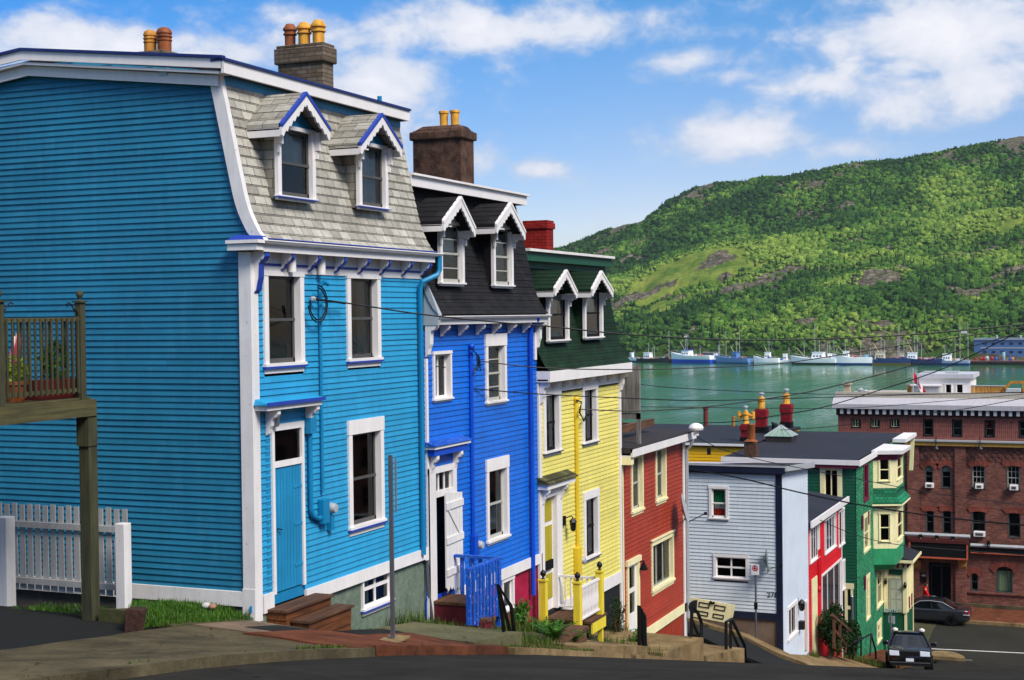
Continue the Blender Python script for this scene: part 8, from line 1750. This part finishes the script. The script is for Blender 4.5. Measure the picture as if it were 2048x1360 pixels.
for y in (-.56, .56): mb = MB(); mb.lathe((1.85, y, 1.74), [(.03,-.06),(.12,-.05),(.13,.03),(.02,.08)], 10); mb.build('roof_lamp', M['white'], suv, smooth=True)
for y in (-1.0, 1.0): mb = MB(); mb.box(1.25, 1.37, y-.13, y+.1, 1.08, 1.26); mb.build('wing_mirror', sb_, suv, bevel=.03)
for x in (.88, 3.62):
    for sy in (-1, 1): wheel(suv, x, sy*.84, .37, .24, sy, M['chrome'])
mb = MB(); 
for x in (.88, 3.62):
    for sy in (-1, 1): mb.lathe((x, sy*.815, .38), [(.45,-.1),(.45,.115)], 20, 'y')
mb.build('wheel_arch', M['blackmat'], suv, split=True)
fl_ = onY(1770, 1310, 9.3); su0 = 62.0
cyv = (onX(1772, 1300, su0).y+onX(1858, 1300, su0).y)/2; slope = math.atan((RZ(su0, 8)-RZ(su0+4.6, 8))/4.6)
p_ = text('278', .1, M['navydk'], pl_, (-.052, 0, .525), RX, 'plate_number', .001) if False else None
place(suv, (su0, cyv-.1, RZ(su0, cyv)+.02), R(9), slope)
# --- dark grey sedan on the harbour road, facing left (+Y)
sg_ = carpaint('slate_car_paint', '#2a2d33', .25)
sed, sb2 = build_car('saloon_car', 'dark grey saloon car parked by the brick building pavement', 5.0, 1.84, .95, 1.46,
    [(0,.78,.38,.62),(.015,.9,.3,.72),(.06,.96,.26,.80),(.18,.99,.25,.88),(.28,1,.25,.93),(.5,1,.25,.95),(.75,1,.25,.97),(.9,.98,.27,1.0),(.975,.93,.3,.98),(1,.84,.42,.86)], ((.235,.40,.68,.86), .80), sg_, 'sedan')
for y in (-.66, .66):
    mb = MB(); mb.hexa([(4.72,y-.2,.74),(4.99,y-.16,.74),(4.99,y+.16,.74),(4.72,y+.2,.74),(4.70,y-.24,.93),(4.96,y-.16,.93),(4.96,y+.16,.93),(4.70,y+.24,.93)]); tl_ = mb.build('tail_light', plain('tail_lamp_red', '#c81325', .2, 0, .7, .02), sed); mb = MB(); mb.box(4.62, 5.0, y-.27, y+.27, .70, .739); mb.build('reflector', M['chrome'], tl_)
    mb = MB(); mb.box(.02, .3, y-.2, y+.2, .62, .76); mb.build('headlight', plain('headlamp_glass', '#d9dadb', .15, .2, .8), sed, bevel=.02)
for sy in (-1, 1):
    mb = MB(); mb.tube([(1.35, sy*.865, .96), (2.05, sy*.77, 1.38), (2.7, sy*.75, 1.44), (3.4, sy*.76, 1.38), (4.15, sy*.85, 1.0)], .018, 6); mb.build('window_trim', M['chrome'], sed)
    mb = MB(); mb.box(1.5, 1.62, sy*.98-.08, sy*.98+.08, .92, 1.04); mb.build('wing_mirror', sg_, sed, bevel=.03)
    for x in (.98, 3.92): wheel(sed, x, sy*.83, .335, .22, sy, M['chrome']); 
mb = MB()
for x in (.98, 3.92):
    for sy in (-1, 1): mb.lathe((x, sy*.815, .34), [(.40,-.1),(.40,.112)], 20, 'y')
mb.build('wheel_arch', M['blackmat'], sed, split=True)
for x in (2.0, 3.05, 4.0): mb = MB(); mb.box(x-.006, x+.006, -.925, .925, .35, .93); mb.build('door_seam', M['blackmat'], sed)
cx_ = 91.3; rear = onX(1942, 1215, cx_+.9)
place(sed, (cx_+.95, rear.y+5.0, RZ(91, 0)+.02), R(-90))
# ================================================================ person in red
pe = thing('person', 'person in a red hooded coat walking on the pavement behind the dark grey saloon car', 'person', (0,0,0)); 
def skin(verts, edges, radii, name, mat, sub=2):
    me = bpy.data.meshes.new(name); me.from_pydata(verts, edges, []); o = bpy.data.objects.new(name, me); COL.objects.link(o)
    o.modifiers.new('skin', 'SKIN'); sv = me.skin_vertices[0].data
    for i, r_ in enumerate(radii): sv[i].radius = (r_, r_) if not isinstance(r_, tuple) else r_
    sv[0].use_root = True; s_ = o.modifiers.new('sub', 'SUBSURF'); s_.levels = sub; s_.render_levels = sub; bpy.context.view_layer.update()
    dg = bpy.context.evaluated_depsgraph_get(); m2 = bpy.data.meshes.new_from_object(o.evaluated_get(dg)); bpy.data.objects.remove(o); m2.shade_smooth(); m2.materials.clear(); m2.materials.append(mat); m2.name = name
    o = bpy.data.objects.new(name, m2); COL.objects.link(o); o.parent = pe; ORG[name] = Vector((0,0,0)); return o
# local frame: facing +x, y left, z up, 1.72 m tall, mid-stride
V_ = [(0,0,.95),(0,0,1.15),(0,0,1.38),(0,0,1.48),(.02,0,1.58),(.03,0,1.66)]; E_ = [(0,1),(1,2),(2,3),(3,4),(4,5)]; R_ = [.135,.13,.15,.06,.09,.085]
def chain(par, pts, rs):
    for p, r_ in zip(pts, rs): V_.append(p); R_.append(r_); E_.append((par, len(V_)-1)); par = len(V_)-1
    return par
for sy, st in ((1, .22), (-1, -.2)):
    chain(0, [(.0,.09*sy,.88),(.04+st*.6,.09*sy,.5),(st*1.1-(.05 if st<0 else 0),.09*sy,.1 if st>0 else .14),(st*1.1+.16,.1*sy,.04 if st>0 else .06)], [.1,.07,.048,.04])
    h = chain(2, [(0,.19*sy,1.4),(-st*.5,.25*sy,1.13),(-st*.5+.16,.24*sy,.93),(-st*.5+.2,.235*sy,.86)], [.065,.052,.036,.03])
    hx_, hy_, hz_ = V_[h]
    for k in range(4): chain(h, [(hx_+.02,hy_+(k-1.5)*.02,hz_-.05),(hx_+.035,hy_+(k-1.5)*.021,hz_-.085-.008*(k in (1,2)))], [.009,.008])
    chain(h, [(hx_+.05,hy_-.02*sy,hz_-.02),(hx_+.07,hy_-.03*sy,hz_-.05)], [.01,.008])
skinM = plain('skin_tone', '#b98467', .6, var=.05); body = skin(V_, E_, R_, 'body', skinM)
redc = plain('red_coat_cloth', '#d40f14', .8, 0, .2, .12, 6); V_, E_, R_ = [(0,0,.82),(0,0,1.0),(0,0,1.22),(0,0,1.42)], [(0,1),(1,2),(2,3)], [(.2,.17),(.19,.16),(.19,.155),(.15,.12)]
for sy, st in ((1, .22), (-1, -.2)): chain(3, [(0,.18*sy,1.4),(-st*.5,.25*sy,1.13),(-st*.5+.16,.24*sy,.94)], [.085,.072,.06])
skin(V_, E_, R_, 'coat', redc)
V_, E_, R_ = [(0,0,.9)], [], [.15]
for sy, st in ((1, .22), (-1, -.2)): chain(0, [(.0,.09*sy,.85),(.04+st*.6,.09*sy,.5),(st*1.1-(.05 if st<0 else 0),.09*sy,.14)], [.115,.085,.07])
skin(V_, E_, R_, 'trousers', plain('dark_trousers', '#1b1c22', .8))
def pm(mb, nm, mat): o = mb.build(nm, mat, None, smooth=True); o.parent = pe; return o
mb = MB(); mb.sphere((.015,0,1.64), .108, 14, 10, 1.05); pm(mb, 'hair', plain('dark_hair', '#1c1410', .7))
mb = MB(); mb.lathe((-.03,0,1.44), [(.11,-.02),(.13,.03),(.12,.09),(.08,.11)], 12); pm(mb, 'hood', redc)
mb = MB(); mb.sphere((.05,0,1.62), .09, 12, 8, 1.15); mb.sphere((.142,0,1.61), .016, 8, 6)
fc_ = pm(mb, 'face', skinM); mb = MB(); mb.sphere((.128,.032,1.635), .012, 8, 6); mb.sphere((.128,-.032,1.635), .012, 8, 6); mb.box(.128,.136,-.022,.022,1.565,1.572); pm(mb, 'face_features', M['blackmat'])
q = onX(1851, 1168, 94.6); pe.location = (94.6, q.y, itp(93, RK)+.19); pe.rotation_euler = (0,0,R(-80))
